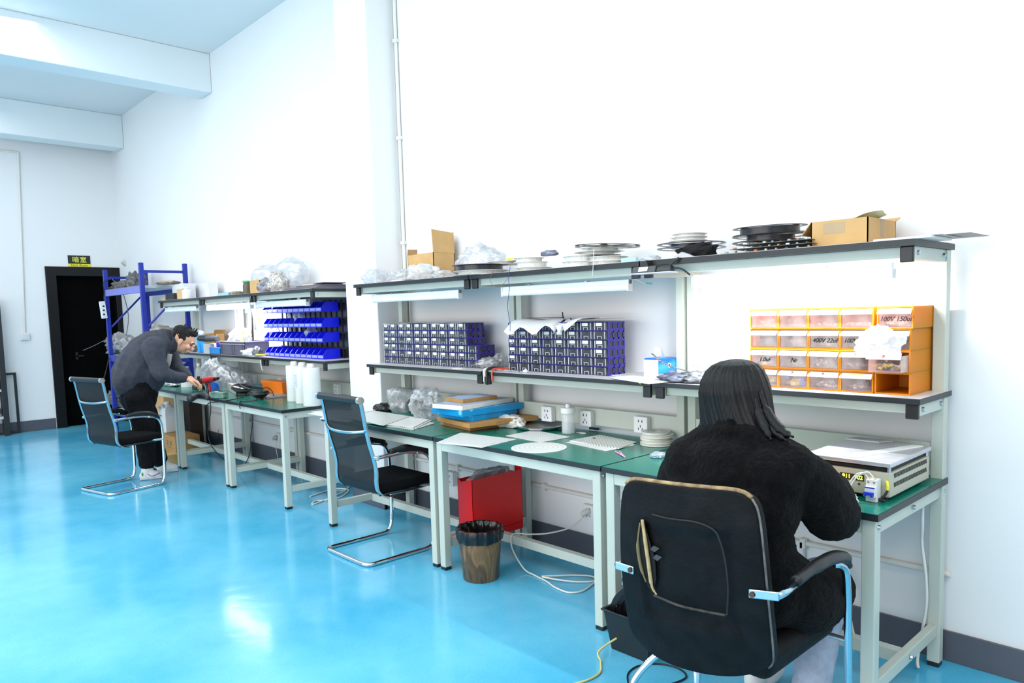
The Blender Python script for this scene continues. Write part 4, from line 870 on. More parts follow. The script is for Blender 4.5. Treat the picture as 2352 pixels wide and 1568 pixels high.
bag('plastic_bag',(XAT(578,-.28,ZM),-.29,ZM),(.16,.05,.038),'white crumpled bag in front of the pale grey one',seed=74,m=mat('white_crumple',(.83,.84,.86),.4,bump=.4,bscale=25))
bag('parts_heap',(XAT(596,-.28,ZM),-.30,ZM+.012),(.055,.04,.04),'dark bagged chips beside the bottom row of blue bins','parts heap',mat('dark_chip_bag',(.04,.05,.06),.3,c2=(.35,.36,.38),scale=40),seed=75)
cable([P(588,815,-.335),P(600,815,-.335),P(612,813,-.335)],.007,m_yell,'yellow rod lying at the shelf edge left of the blue bins','rod')
# tools hanging on the lit back
m_board=mat('tool_board',(.8,.82,.84),.5)
t=thing('tool_strip','pale magnetic tool strip on the wall behind the lit bench','tool holder',(-5.95,.0,1.5))
xa=XAT(535,-.0,1.45); xb=XAT(610,-.0,1.45); zt_=P(575,712,-.0).z
xs0=XAT(566,-.005,zt_)
WM[t.name]=Matrix.Translation(Vector((-5.95,0,1.5)))
build('strip',MB().box(xa,.0,zt_-.03,-5.345,.02,zt_+.02),m_board,t)
build('holder',MB().box(XAT(569,-.02,zt_),-.014,zt_-.02,XAT(574,-.02,zt_),.0,zt_+.02),mat('pale_blue_clip',S(170,210,240),.4),t)
for px,L,m,l in((578,.17,m_blackp,'long black-handled pliers hanging on the lit tool strip'),(586,.10,m_bolt,'small slim steel pliers hanging beside the long black ones')):
    p=P(px,714,-.01); t=thing('pliers',l,'pliers',(p.x,-.015,p.z-L*1.6))
    y=-.01
    build('handle',MB().tube([(p.x,y,p.z-.02-.3*L),(p.x-.012,y,p.z-.02-L*.8),(p.x-.045*(L/.17),y,p.z-.02-L*1.6)],.006,6,smooth=4),mat('pliers_red',(.35,.05,.05),.4) if L>.15 else m,t,smooth=True)
    build('handle',MB().tube([(p.x,y,p.z-.02-.3*L),(p.x+.004,y,p.z-.02-L*.8),(p.x-.006,y,p.z-.02-L*1.7)],.008 if L>.15 else .004,6,smooth=4),m,t,smooth=True)
    build('jaw',MB().tube([(p.x,y,p.z-.02-.3*L),(p.x,y,p.z-.01)],[.008,.003],6),m,t)
p=P(594,733,-.01); t=thing('orange_clip','small orange hanging clip right of the pliers','clip',(p.x,-.01,p.z-.03))
build('clip_body',MB().box(p.x-.02,-.014,p.z-.012,p.x+.03,-.008,p.z+.004).box(p.x-.012,-.014,p.z,p.x-.004,-.008,p.z+.035),mat('clip_orange',S(255,190,90),.4),t,bevel=.002)
for px in(600,604,608):
    p=P(px,716,-.01); cable([p+Vector((0,0,.02)),p+Vector((.002,0,-.03)),p+Vector((0,0,-.06))],.003,m_bolt,{600:'leftmost of three slim picks on the lit tool strip',604:'middle one of three slim picks on the lit tool strip',608:'rightmost of three slim picks on the lit tool strip'}[px],'slim_pick',cat='tool')
# ------------------------------------------------------------ things on the near bench tops (z = BT)
Zb=BT+.0008
# stack of white boards (left bench)
def qoff(pts,z): return qz(pts,z)
rboard(qz([(845,962),(872,950),(1000,972),(948,988),(880,978)],Zb),Zb,.003,m_dot2,'white board with black slots lowest in the pile behind the mesh chair')
for i,(dx,l) in enumerate(((0,'white board with holes second in the pile behind the mesh chair'),(-6,'white board with black slots topmost in the pile behind the mesh chair'))):
    rboard(qz([(838+dx,972-i*2),(882+dx,948-i*2),(992+dx,966-i*2),(955+dx,984-i*2)],Zb+.0035+i*.004),Zb+.0035+i*.004,.003,m_dot2 if i==0 else m_pcbw,l)
z_=Zb+.0112
t=rboard(qz([(790,958),(862,944),(940,957),(880,978)],z_),z_,.003,m_dot2,'slotted white board at the top left of the board pile')
rboard(qz([(735,962),(760,948),(850,952),(800,970)],Zb),Zb,.004,m_pcbw,'white board overhanging the left end of the right benches')
rboard(qz([(708,950),(770,944),(850,952),(770,962)],Zb+.0045),Zb+.0045,.003,m_pcbw,'second white board jutting past the left bench end')
rboard(qz([(715,946),(775,941),(840,948),(775,957)],Zb+.008),Zb+.008,.003,m_dot,'third thin white board jutting past the left bench end')
c=atz(868,945,Zb); bag('plastic_bag',(c.x,c.y+.04,Zb),(.075,.06,.030),'small black plastic bag lying behind the white boards','bag',m_blkbag,seed=81)
c=atz(953,944,Zb); bag('plastic_bag',(c.x,c.y,Zb),(.065,.06,.048),'black plastic bag between the two clear bags','bag',m_blkbag,seed=82)
c=atz(860,947,Zb); one('salmon_stopper',MB().cone((c.x,c.y,Zb),(c.x,c.y,Zb+.02),.012,.010,14),mat('salmon_plastic',S(240,150,130),.4),'tiny salmon stopper behind the white board pile','stopper',smooth='auto')
c=atz(925,945,Zb); bag('plastic_bag',(c.x,c.y,Zb),(.10,.09,.135),'tall clear bag standing behind the white boards on the left bench',seed=83,neck=.95,m=m_bag)
c=atz(975,960,Zb); bag('plastic_bag',(c.x+.02,c.y,Zb),(.11,.09,.125),'rounded clear bag left of the blue box stack',seed=84,m=m_bag,neck=.3)
# thin white plate leaning on the socket rail
# box stack: corners from the picture
m_hpblue=None
def bluepack():
    m=bpy.data.materials.new('blue_pack_print'); m.use_nodes=True; n=m.node_tree.nodes; L=m.node_tree.links; b=n['Principled BSDF']; b.inputs['Roughness'].default_value=.3
    tc=n.new('ShaderNodeTexCoord'); v=n.new('ShaderNodeTexVoronoi'); v.inputs['Scale'].default_value=11; v.inputs['Randomness'].default_value=.5; L.new(tc.outputs['Object'],v.inputs['Vector'])
    r=n.new('ShaderNodeValToRGB'); e=r.color_ramp.elements; e[0].position=.13; e[0].color=(.25,.6,.85,1); e[1].position=.2; e[1].color=(.0,.30,.68,1); L.new(v.outputs['Distance'],r.inputs[0]); L.new(r.outputs[0],b.inputs['Base Color']); return m
m_bp=bluepack()
m_stripe=mat('striped_lid',(.75,.78,.8),.4,mode='wave',scale=14,c2=(.08,.25,.6))
def hexbox(name,base,h,z,m,label,cat='box',top=None,tm=None):
    """rectangular box from three bench-plane corners: front-left, front-right(near corner), back-right"""
    A,B,C=[Vector((p.x,p.y,0)) for p in base]; D=A+(C-B)
    ux=(A-B).normalized(); uy=(C-B)
    uy=(uy-ux*uy.dot(ux)).normalized()*(C-B).length; D=A+uy; C=B+uy
    vs=[(p.x,p.y,z) for p in(A,B,C,D)]+[(p.x,p.y,z+h) for p in(A,B,C,D)]
    c=(A+C)/2; t=thing(name,label,cat,(c.x,c.y,z))
    build('box_body',MB().add(vs,[(3,2,1,0),(4,5,6,7),(0,1,5,4),(1,2,6,5),(2,3,7,6),(3,0,4,7)]),m,t,bevel=.002)
    if tm:
        k=.02; q=[p.lerp(c.to_3d() if hasattr(c,'to_3d') else c,.04) for p in (A,B,C,D)]
        build('printed_lid',MB().add([(p.x,p.y,z+h+.0006) for p in q],[(0,1,2,3)]),tm,t)
    return t
zc=Zb
hexbox('flat_box',qz([(1012,975),(1080,990),(1180,966)],zc),.030,zc,m_card2,'brown flat box lowest in the box stack on the bench'); zc+=.0306
hexbox('flat_box',qz([(1004,966),(1078,984),(1182,958)],zc),.026,zc,m_card2,'second brown flat box, just under the two blue boxes'); zc+=.0266
hexbox('flat_box',qz([(1010,958),(1085,968),(1176,950)],zc),.034,zc,m_bp,'lower blue printed box in the box stack'); zc+=.0346
hexbox('flat_box',qz([(993,948),(1062,958),(1176,935)],zc),.036,zc,m_bp,'upper blue printed box in the box stack'); zc+=.0366
hexbox('flat_box',qz([(993,937),(1062,943),(1158,921)],zc),.026,zc,mat('offwhite_card',(.80,.78,.70),.5),'white flat box with blue printed lid, second from the stack top',tm=m_stripe); zc+=.0272
hexbox('flat_box',qz([(1022,921),(1063,926),(1117,914)],zc),.022,zc,m_card2,'small brown box with striped lid on top of the box stack',tm=m_stripe)
# glove, aluminium disc, pens
c=atz(1162,980,Zb); bag('cotton_glove',(c.x,c.y+.02,Zb),(.115,.06,.038),'crumpled white cotton glove right of the box stack','glove',mat('cotton_white',(.78,.77,.73),.9,bump=.4,bscale=60),seed=86,ridge=.6)
c=atz(1240,983,Zb); one('metal_disc',MB().lathe([(.001,0),(.11,0),(.135,.012),(.14,.020),(.135,.022),(.10,.014),(.001,.012)],(c.x,c.y,Zb),36),mat('aluminium',(.62,.63,.66),.25,.9,bump=.1),'shallow aluminium dish under the wall sockets left of the water jar','dish',smooth='auto')
c=atz(1268,985,Zb); c2=atz(1290,990,Zb); one('black_pen',MB().tube([(c.x,c.y,Zb+.007),(c2.x,c2.y,Zb+.007)],.006),m_blackp,'black pen by the aluminium dish','pen',smooth='auto')
# jar
c=atz(1306,995,Zb)
t=thing('water_jar','clear plastic water jar with white lid standing on the bench','jar',(c.x,c.y,Zb))
m_jar=mat('clear_plastic_jar',(.9,.93,.95),.04,trans=1.0,var=.01,spec=.6)
H=.115; Rj=.038
build('jar_body',MB().lathe([(.001,0),(Rj-.003,0),(Rj,.006),(Rj,H-.012),(Rj-.006,H),(Rj-.008,H),(Rj-.002,H-.013),(Rj-.002,.006),(.001,.003)],(c.x,c.y,Zb),28,cap=False),mat('jar_plastic',(.88,.91,.93),.06,alpha=.28,spec=.8),t,smooth='auto')
build('water',MB().lathe([(.001,.004),(Rj-.004,.004),(Rj-.004,.06),(.001,.06)],(c.x,c.y,Zb),28),mat('water_fill',(.75,.82,.86),.02,alpha=.35,spec=.8),t,smooth='auto')
build('lid',MB().lathe([(Rj*.9,H),(Rj+.003,H),(Rj+.003,H+.028),(Rj,H+.030),(.014,H+.030),(.014,H+.050),(.001,H+.050)],(c.x,c.y,Zb),28),m_sock,t,smooth='auto')
# loose white boards
rboard(qz([(1002,1017),(1058,994),(1186,1009),(1107,1028)],Zb),Zb,.002,m_dot,'white square board at the bench front, left of the round board')
rboard(qz([(1022,1016),(1070,996),(1170,1010),(1100,1025)],Zb+.0025),Zb+.0025,.002,m_dot,'second white sheet lying on the square board at the bench front')
rboard(qz([(1162,1001),(1228,988),(1310,1004),(1242,1016)],Zb),Zb,.002,m_dot,'white square board just behind the round board')
L_=atz(1174,1029,Zb); R_=atz(1302,1027,Zb); cc=(L_+R_)/2; rad=(R_-L_).length/2
rm=bpy.data.materials.new('ringed_board'); rm.use_nodes=True; n=rm.node_tree.nodes; Lk=rm.node_tree.links; tc=n.new('ShaderNodeTexCoord'); wv=n.new('ShaderNodeTexWave'); wv.wave_type='RINGS'; wv.rings_direction='Z'; wv.inputs['Scale'].default_value=13
rp=n.new('ShaderNodeValToRGB'); rp.color_ramp.elements[0].color=(.62,.62,.58,1); rp.color_ramp.elements[0].position=.0; rp.color_ramp.elements[1].color=(.83,.83,.80,1); rp.color_ramp.elements[1].position=.25
Lk.new(tc.outputs['Object'],wv.inputs['Vector']); Lk.new(wv.outputs['Fac'],rp.inputs[0]); Lk.new(rp.outputs[0],n['Principled BSDF'].inputs['Base Color']); n['Principled BSDF'].inputs['Roughness'].default_value=.4
one('round_board',MB().lathe([(.001,0),(rad,0),(rad,.0025),(.001,.0025)],(cc.x,cc.y,Zb),48),rm,'round white board with concentric rings on the bench','circuit board',smooth='auto')
rboard(qz([(1300,1016),(1375,1000),(1460,1022),(1392,1036)],Zb),Zb,.002,m_pcbw,'plain white board under the gridded one, left of the reels')
rboard(qz([(1308,1012),(1378,999),(1462,1016),(1422,1031)],Zb+.0025),Zb+.0025,.003,m_dot2,'white gridded board on top of a plain one, left of the reels')
c=atz(1362,1006,Zb+.006); c2=atz(1378,1003,Zb+.006); one('black_chip',MB().box(min(c.x,c2.x),c.y-.004,Zb+.0058,max(c.x,c2.x)+.01,c.y+.004,Zb+.009),m_blackp,'tiny black chip on the gridded white board','chip')
for i in range(5):
    px=1507+[0,3,-3,4,-2][i]; Rr=[.082,.080,.078,.080,.074][i]
    c=atz(1508,1020,Zb); x=c.x+[0,.004,-.005,.006,-.004][i]
    mm=(mat('reel_cream2',(.78,.77,.70),.4),m_tape) if i<4 else (m_reelc,m_tape)
    h=.0125
    reel(0,c.y,Rr,h,['cream reel lowest of five in the pile beside the seated person','cream reel second of five beside the seated person','cream reel in the middle of the five beside the seated person','cream reel fourth of five beside the seated person','clear-topped reel on top of the pile beside the seated person'][i],mm,z=Zb+i*.0135,x=x,fill=.93)
c=[atz(a,b,Zb+.004) for a,b in((1414,1037),(1424,1042),(1435,1049))]; d2=[atz(a,b,Zb+.004) for a,b in((1423,1036),(1428,1042),(1435,1049))]
t=thing('tweezers','pink plastic tweezers lying on the green bench top','tweezers',(c[1].x,c[1].y,Zb))
m_pink=mat('pink_plastic',S(245,165,205),.4)
build('prong',MB().tube(c,.0034,6),m_pink,t,smooth='auto'); build('prong',MB().tube(d2,.0034,6),m_pink,t,smooth='auto')
one('black_tape_bit',MB().box(atz(1355,985,Zb).x,atz(1355,985,Zb).y-.01,Zb,atz(1368,989,Zb).x,atz(1355,985,Zb).y+.006,Zb+.012),m_blackp,'small black object at the back of the bench beneath the middle sockets','part',bevel=.003)
c=atz(1335,995,Zb); one('twist_ties',MB().tube([(c.x-.03,c.y-.01,Zb+.003),(c.x,c.y+.01,Zb+.004),(c.x+.035,c.y,Zb+.003),(c.x+.01,c.y-.015,Zb+.003),(c.x-.02,c.y,Zb+.004)],.0022,6,smooth=5),m_cw,'thin white twisted lead right of the water jar','lead',smooth=True)
c=atz(1512,1050,Zb); bag('plastic_bag',(c.x,c.y,Zb),(.03,.035,.014),'tiny pale blue clear bag at the seated person’s left elbow',seed=87,m=sheet_plastic('blue_bag_film',(.75,.88,.98),.4,.2,.6))
# ---------------------------------------------------------------- hot plate
def hz(px,py,z): return atz(px,py,z)
hx0,hx1,hy0,hy1=-.325,-.035,-.525,-.14
zb0=Zb+.012; zb1=Zb+.098
t=thing('hot_plate','beige soldering hot plate with a yellow-lit display at the bench right end','hot plate',((hx0+hx1)/2,(hy0+hy1)/2,Zb))
m_hp=mat('hotplate_beige',S(188,184,165),.4,var=.03)
build('housing',MB().box(hx0,hy0,zb0,hx1,hy1,zb1),m_hp,t,bevel=.004)
for fx,fy in((hx0+.03,hy0+.03),(hx1-.03,hy0+.03),(hx0+.03,hy1-.03),(hx1-.03,hy1-.03)): build('foot',MB().cone((fx,fy,Zb-.0008),(fx,fy,zb0),.012),m_blackp,t,smooth='auto')
build('gap_block',MB().box(hx0+.012,hy0+.012,zb1,hx1-.012,hy1-.012,zb1+.012),mat('dark_gap',(.02,.02,.02),.6),t)  # dark block standing for the shaded gap under the heating plate
for fx,fy in((hx0+.008,hy0+.008),(hx1-.008,hy0+.008),(hx0+.008,hy1-.008),(hx1-.008,hy1-.008)): build('standoff',MB().cone((fx,fy,zb1),(fx,fy,zb1+.02),.006),m_bolt,t,smooth='auto')
zp=zb1+.020
build('heating_plate',MB().box(hx0-.008,hy0-.012,zp,hx1+.006,hy1+.004,zp+.016),mat('worn_aluminium',(.66,.65,.68),.38,.55,var=.12,scale=9,bump=.15,bscale=40),t,bevel=.003)
for row in(.040,.072):
    for i in range(30):
        y=hy0+.035+(hy1-hy0-.07)*i/29
        build('vent_slot',MB().box(hx1-.001,y-.003,zb0+row-.008,hx1+.0012,y+.002,zb0+row+.008,(.35,0,0)),m_hole,t)
dp=aty(1960,1090,hy0)
xs=aty(1930,1086,hy0).x; xe=aty(1985,1094,hy0).x; zd_=zb1-.030
dsp=build('display',MB().box(xs,hy0-.0015,zd_-.011,xe,hy0,zd_+.011),mat('display_black',(.015,.012,.012),.2),t)
mb=MB(); w=(xe-xs)
put_text(mb,'911',.020,frame((xs+w*.27,hy0-.002,zd_),(1,0,0),(0,-1,0)),bold=.0004,extrude=.0002)
put_text(mb,'902',.020,frame((xs+w*.77,hy0-.002,zd_),(1,0,0),(0,-1,0)),bold=.0004,extrude=.0002)
build('display_digits',mb,mat('led_yellow',(.7,.9,.05),.4,emit=(.75,1,.05),estr=3.5),dsp)
for f in(.3,.8): build('button',MB().cone((xs+w*f,hy0,zd_-.022),(xs+w*f,hy0-.003,zd_-.022),.0035),m_blackp,t,smooth='auto')
build('side_socket',MB().box(hx1-.075,hy0-.006,zb0+.03,hx1-.05,hy0,zb0+.06),mat('brass_dull',(.45,.38,.2),.4,.5),t,bevel=.001)
build('screw',MB().cone((hx1-.035,hy0,zb0+.04),(hx1-.035,hy0-.006,zb0+.04),.007),m_bolt,t,smooth='auto')
build('certificate_mark',MB().box(hx1-.06,hy0-.0006,zb0+.010,hx1-.035,hy0,zb0+.018),mat('pale_green_print',S(140,175,150),.5),t)
# led strip board on plate
a=atz(1960,1046,zp+.018); b=atz(2050,1025,zp+.018)
one('white_strip',MB().rings([[Vector((a.x-.03,a.y-.03,zp+.0165)),Vector((a.x+.02,a.y-.03,zp+.0165)),Vector((a.x+.02,a.y-.03,zp+.020)),Vector((a.x-.03,a.y-.03,zp+.020))],[Vector((a.x+.09,hy1-.02,zp+.0165)),Vector((a.x+.125,hy1-.02,zp+.0165)),Vector((a.x+.125,hy1-.02,zp+.020)),Vector((a.x+.09,hy1-.02,zp+.020))]]),mat('bright_white_strip',(.88,.88,.86),.4),'white light strip board lying across the hot plate top','strip')
rboard([Vector((-.33,-.19,0)),Vector((-.20,-.19,0)),Vector((-.17,-.13,0)),Vector((-.30,-.13,0))],zp+.0168,.006,mat('dull_grey_block',(.5,.5,.5),.5),'thin grey plate at the rear of the hot plate top','plate','plate')
# breaker in front
bc=atz(2015,1148,Zb)
by=hy0-.045
bx0=XAT(1988,by,Zb+.03); bx1=bx0+.037
t=thing('circuit_breaker','white miniature circuit breaker with blue lever in front of the hot plate','circuit breaker',((bx0+bx1)/2,by+.02,Zb))
build('breaker_base',MB().box(bx0,by,Zb,bx1,by+.038,Zb+.078),m_sock,t,bevel=.002)
build('breaker_nose',MB().box(bx0+.001,by-.014,Zb+.018,bx1-.001,by,Zb+.056),m_sock,t,bevel=.002)
build('blue_stripe',MB().box(bx0+.002,by-.0148,Zb+.050,bx1-.002,by-.014,Zb+.054),mat('breaker_blue',S(30,60,200),.4),t)
build('lever',MB().box(bx0+.001,by-.024,Zb+.028,bx1-.003,by-.0145,Zb+.038).box(bx0+.001,by-.026,Zb+.022,bx0+.009,by-.0145,Zb+.03).box(bx1-.012,by-.026,Zb+.022,bx1-.004,by-.0145,Zb+.03),mat('breaker_blue',(0,0,0)),t,bevel=.001)
for dx in(.009,.028): build('terminal_screw',MB().cone((bx0+dx,by+.012,Zb+.078),(bx0+dx,by+.012,Zb+.079),.004).cone((bx0+dx,by,Zb+.068),(bx0+dx,by-.001,Zb+.068),.0035),m_card2,t,smooth='auto')
cable([(bx0+.004,by+.01,Zb+.08),(bx0-.012,by+.005,Zb+.096),(bx0-.035,by-.0,Zb+.085),(bx0-.052,by-.01,Zb+.055),(bx0-.058,by-.02,Zb+.03)],.0028,m_cw,'white cable arching left of the breaker to the terminal block')
cable([(bx0+.024,by+.01,Zb+.08),(bx0+.006,by+.005,Zb+.100),(bx0-.022,by-.0,Zb+.088),(bx0-.042,by-.01,Zb+.058),(bx0-.046,by-.02,Zb+.03)],.0028,m_cw,'second white cable arching over beside the first')
t=thing('terminal_block','small white terminal block with three cream pins beside the black sleeve','connector',(bx0-.06,by-.02,Zb))
build('block_body',MB().box(bx0-.078,by-.035,Zb+.012,bx0-.040,by-.010,Zb+.040),mat('terminal_white',(.78,.79,.85),.3),t,bevel=.003)
for i in range(3): build('pin',MB().cone((bx0-.071+i*.012,by-.022,Zb+.040),(bx0-.071+i*.012,by-.022,Zb+.052),.004),m_cream,t,smooth='auto')
bag('tissue_wad',(bx0-.035,by-.05,Zb),(.026,.018,.018),'crumpled white tissue between the sleeve and the breaker','tissue',m_paper,seed=88,ridge=.8)
cable([(hx1-.01,hy0-.004,zb0+.058),(hx1-.004,hy0-.012,zb0+.045),(hx1-.004,hy0-.014,zb0+.03)],.0055,m_yel,'yellow taped cable end at the hot plate corner')
cable([(hx1-.004,hy0-.014,zb0+.028),(hx1-.02,hy0-.025,Zb+.012),(hx1-.05,hy0-.03,Zb+.007),(bx1+.02,by+.02,Zb+.007)],.0045,m_cb,'black cable running under the hot plate front corner')
cable([(-.05,-.16,.70),(-.052,-.15,.58),(-.062,-.12,.50),(-.05,-.11,.38),(-.048,-.10,.26),(-.065,-.09,.14),(-.07,-.12,.04),(-.06,-.14,.012)],.006,m_cw,'white mains cable hanging down by the right rear bench leg')
# --------------------------------------------------------------- far bench tops
def tank(px,y,w,h,label,handle=True,labelp=False):
    x=XAT(px,y+.07,Zb); t=thing('white_tank',label,'bottle',(x,y+.07,Zb))
    n=24; c=(x,y+.07,Zb); prof=[(.001,0),(w*.97,0),(w,.006),(w,h-.012),(w*.96,h),(.03,h+.002)]
    build('bottle_body',MB().lathe(prof,c,28),mat('hdpe_white',(.80,.81,.80),.35),t,smooth='auto')
    build('screw_cap',MB().lathe([(.024,h),(.030,h+.004),(.030,h+.010),(.026,h+.032),(.001,h+.034)],c,10),mat('cap_offwhite',(.78,.77,.73),.4),t)
    if labelp:
        l=build('paper_label',MB().box(x-.03+.01,y+.07-w-.0005,Zb+.13,x+.02,y+.07-w+.004,Zb+.24),mat('label_lilac',(.74,.75,.84),.5,c2=(.80,.80,.86)),t)
        for i in range(7): build('print_line',MB().box(x-.012,y+.07-w-.001,Zb+.145+i*.013,x+.012,y+.07-w-.0004,Zb+.148+i*.013),mat('label_ink',S(120,120,190),.5),l)
    return t
tank(680,-.43,.068,.29,'leftmost of three tall white tanks on the far bench')
tank(698,-.46,.062,.29,'middle of three tall white tanks, with a small printed label',labelp=True)
tank(718,-.50,.068,.29,'rightmost of three tall white tanks on the far bench')
# orange box
x0=XAT(600,-.23,Zb); x1=XAT(648,-.23,Zb)
t=thing('orange_tray','orange plastic tray box on the far bench behind the white tanks','box',((x0+x1)/2,-.18,Zb))
build('tray_body',MB().rings([[Vector((x0+.02,-.215,Zb)),Vector((x1-.02,-.215,Zb)),Vector((x1-.02,-.12,Zb)),Vector((x0+.02,-.12,Zb))],[Vector((x0,-.23,Zb+.11)),Vector((x1,-.23,Zb+.11)),Vector((x1,-.11,Zb+.11)),Vector((x0,-.11,Zb+.11))]]),mat('tray_orange',S(250,128,30),.4),t,bevel=.004)
rboard(qz([(600,908),(640,903),(665,910),(612,916)],Zb),Zb,.008,m_panelg,'flat grey board in front of the orange tray','flat_board','board')
# lamp heads
for i,(px,py,R,l) in enumerate(((556,900,.085,'left black round lamp base with cables on the far bench'),(597,908,.075,'right black round lamp base with cables on the far bench'))):
    c=atz(px,py+8,Zb); t=thing('lamp_base',l,'lamp base',(c.x,c.y,Zb)); RT_=Euler((.0,(.22 if i==0 else 0),0)).to_matrix(); cz=Zb+(.03 if i==0 else .012)
    build('housing',MB().lathe([(.001,0),(R*.55,0),(R*.9,.022),(R,.030),(R,.052),(R*.94,.056),(.001,.056)],(c.x,c.y,cz),28,RT_),mat('lamp_black_gloss',(.012,.012,.014),.2),t,smooth='auto')
    build('rim',MB().lathe([(R,.030),(R+.004,.032),(R+.004,.042),(R,.044)],(c.x,c.y,cz),28,RT_,cap=False),mat('lamp_rim',(.05,.05,.05),.15),t,smooth='auto')
    if i==0:
        for k in range(3): a=k*2.1+.5; build('foot',MB().cone((c.x+.045*math.cos(a),c.y+.045*math.sin(a),Zb-.0008),(c.x+.045*math.cos(a),c.y+.045*math.sin(a),cz+.02),.006),m_blackp,t,smooth='auto')
    if i==1: build('foot',MB().cone((c.x,c.y,Zb-.0008),(c.x,c.y,cz),.03),m_blackp,t,smooth='auto')
Q=lambda px,py,z:atz(px,py,z)
cable([Q(548,880,Zb+.08),Q(560,888,Zb+.16),Q(575,893,Zb+.19),Q(590,895,Zb+.16),Q(600,902,Zb+.08)],.004,m_cb,'black cable arching between the two round lamp bases')
cable([Q(599,905,Zb+.06),Q(603,893,Zb+.12),Q(612,890,Zb+.12),Q(620,893,Zb+.10),Q(626,900,Zb+.05),Q(628,908,Zb+.005)],.004,m_cb,'black cable looping down in front of the orange tray')
y=-DB-.012
cable([Q(560,912,Zb+.02),Q(530,918,Zb+.006),Q(505,922,Zb+.006),Q(484,924,Zb+.006),aty(476,929,y),aty(472,933,y)],.005,m_cb,'thick black cable drooping over the far bench edge by the drill')
cable([Q(592,918,Zb+.01),Q(570,921,Zb+.006),Q(555,922,Zb+.006),Q(549,924,Zb+.006),aty(549,930,y),aty(552,938,y)],.005,mat('cable_grey_tip',(.05,.05,.055),.4),'short black cable end over the bench edge below the lamp bases')
cable([aty(482,915,y),aty(484,940,y),aty(480,975,y),aty(478,1000,y),aty(490,1030,-.55),aty(520,1060,-.40)],.004,m_cb,'long black cable hanging under the far bench to the stretcher',sm=8)
cable([aty(581,950,-.40),aty(580,975,-.38),aty(576,1000,-.38),aty(574,1040,-.38),aty(560,1070,-.40),aty(550,1077,-.40),aty(538,1068,-.38)],.004,m_cb,'long black cable looping down under the far bench right half',sm=8)
# cartons
c=atz(548,906,Zb)
hexbox('small_carton',qz([(522,896),(544,908),(575,906)],Zb),.075,Zb,mat('grey_carton',S(178,170,165),.6),'small greyish carton behind the left round lamp base')
# drill
c=atz(480,912,Zb); dx,dyy=c.x,c.y
t=thing('power_drill','red and black cordless drill standing upright on the far bench','drill',(dx,dyy,Zb))
m_dr=mat('drill_red',S(190,35,35),.35,var=.15); 
build('battery',MB().box(dx-.035,dyy-.055,Zb,dx+.04,dyy+.055,Zb+.05),m_dr,t,bevel=.008)
build('battery_base',MB().box(dx-.03,dyy-.058,Zb+.014,dx+.042,dyy+.058,Zb+.034),m_blackp,t,bevel=.004)
build('grip',MB().tube([(dx,dyy-.005,Zb+.05),(dx,dyy-.0,Zb+.11),(dx,dyy-.01,Zb+.17)],[.026,.021,.026],12,smooth=5),m_blackp,t,smooth='auto')
build('grip_panel',MB().tube([(dx+.012,dyy+.006,Zb+.055),(dx+.012,dyy+.010,Zb+.11),(dx+.012,dyy-.0,Zb+.165)],.017,10,smooth=5),m_dr,t,smooth='auto')
build('motor_body',MB().tube([(dx,dyy-.075,Zb+.195),(dx,dyy+.05,Zb+.205)],.036,16),m_dr,t,smooth='auto',bevel=.006)
build('motor_cap',MB().tube([(dx,dyy-.09,Zb+.194),(dx,dyy-.07,Zb+.196)],.033,16),m_blackp,t,smooth='auto',bevel=.005)
build('chuck',MB().tube([(dx,dyy+.05,Zb+.205),(dx,dyy+.075,Zb+.207),(dx,dyy+.125,Zb+.211)],[.03,.027,.018],14),m_blackp,t,smooth='auto')
build('chuck_ring',MB().tube([(dx,dyy+.078,Zb+.207),(dx,dyy+.086,Zb+.2075)],.0285,14),m_dr,t,smooth='auto')
t.scale=(.76,.76,.76)
# battery pack green
a=atz(494,912,Zb)
t=one('green_pack',MB().box(a.x-.0,a.y-.03,Zb,a.x+.17,a.y+.03,Zb+.05,(0,0,.35)),mat('green_black_pack',(.01,.06,.03),.3,c2=(.35,.5,.42),scale=14),'green and black battery pack to the right of the drill','battery',bevel=.005)
a=atz(460,915,Zb)
one('black_strap',MB().tube([atz(437,916,Zb+.03),atz(450,909,Zb+.035),atz(468,908,Zb+.035),atz(478,914,Zb+.03)],[.03,.028,.028,.02],8,smooth=4),mat('black_rubber',(.015,.016,.018),.5),'black rubber pad left of the drill','pad',smooth=True)
cable([atz(488,888,Zb+.06),atz(500,895,Zb+.05),atz(512,900,Zb+.05),atz(520,902,Zb+.03)],.004,m_cb,'short black lead from the drill to the right')
one('yellow_tag',MB().box(atz(492,903,Zb).x,atz(492,903,Zb).y,Zb,atz(500,903,Zb).x,atz(492,903,Zb).y+.03,Zb+.02),mat('part_yellow',(0,0,0)),'small yellow part behind the green battery pack','part',bevel=.003)
# clamp/black holder the man works on
a=atz(455,893,Zb)
t=thing('work_holder','black vice-like holder under the bending man’s hands','holder',(a.x,a.y,Zb))
build('holder_base',MB().box(a.x-.05,a.y-.04,Zb,a.x+.07,a.y+.05,Zb+.035),m_blackp,t,bevel=.006)
build('holder_jaw',MB().box(a.x-.03,a.y-.03,Zb+.035,a.x+.05,a.y+.03,Zb+.10),mat('vice_dark',(.03,.03,.035),.4),t,bevel=.01)
build('knob',MB().cone((a.x+.03,a.y+.0,Zb+.10),(a.x+.03,a.y+.0,Zb+.125),.014),m_blackp,t,smooth='auto')
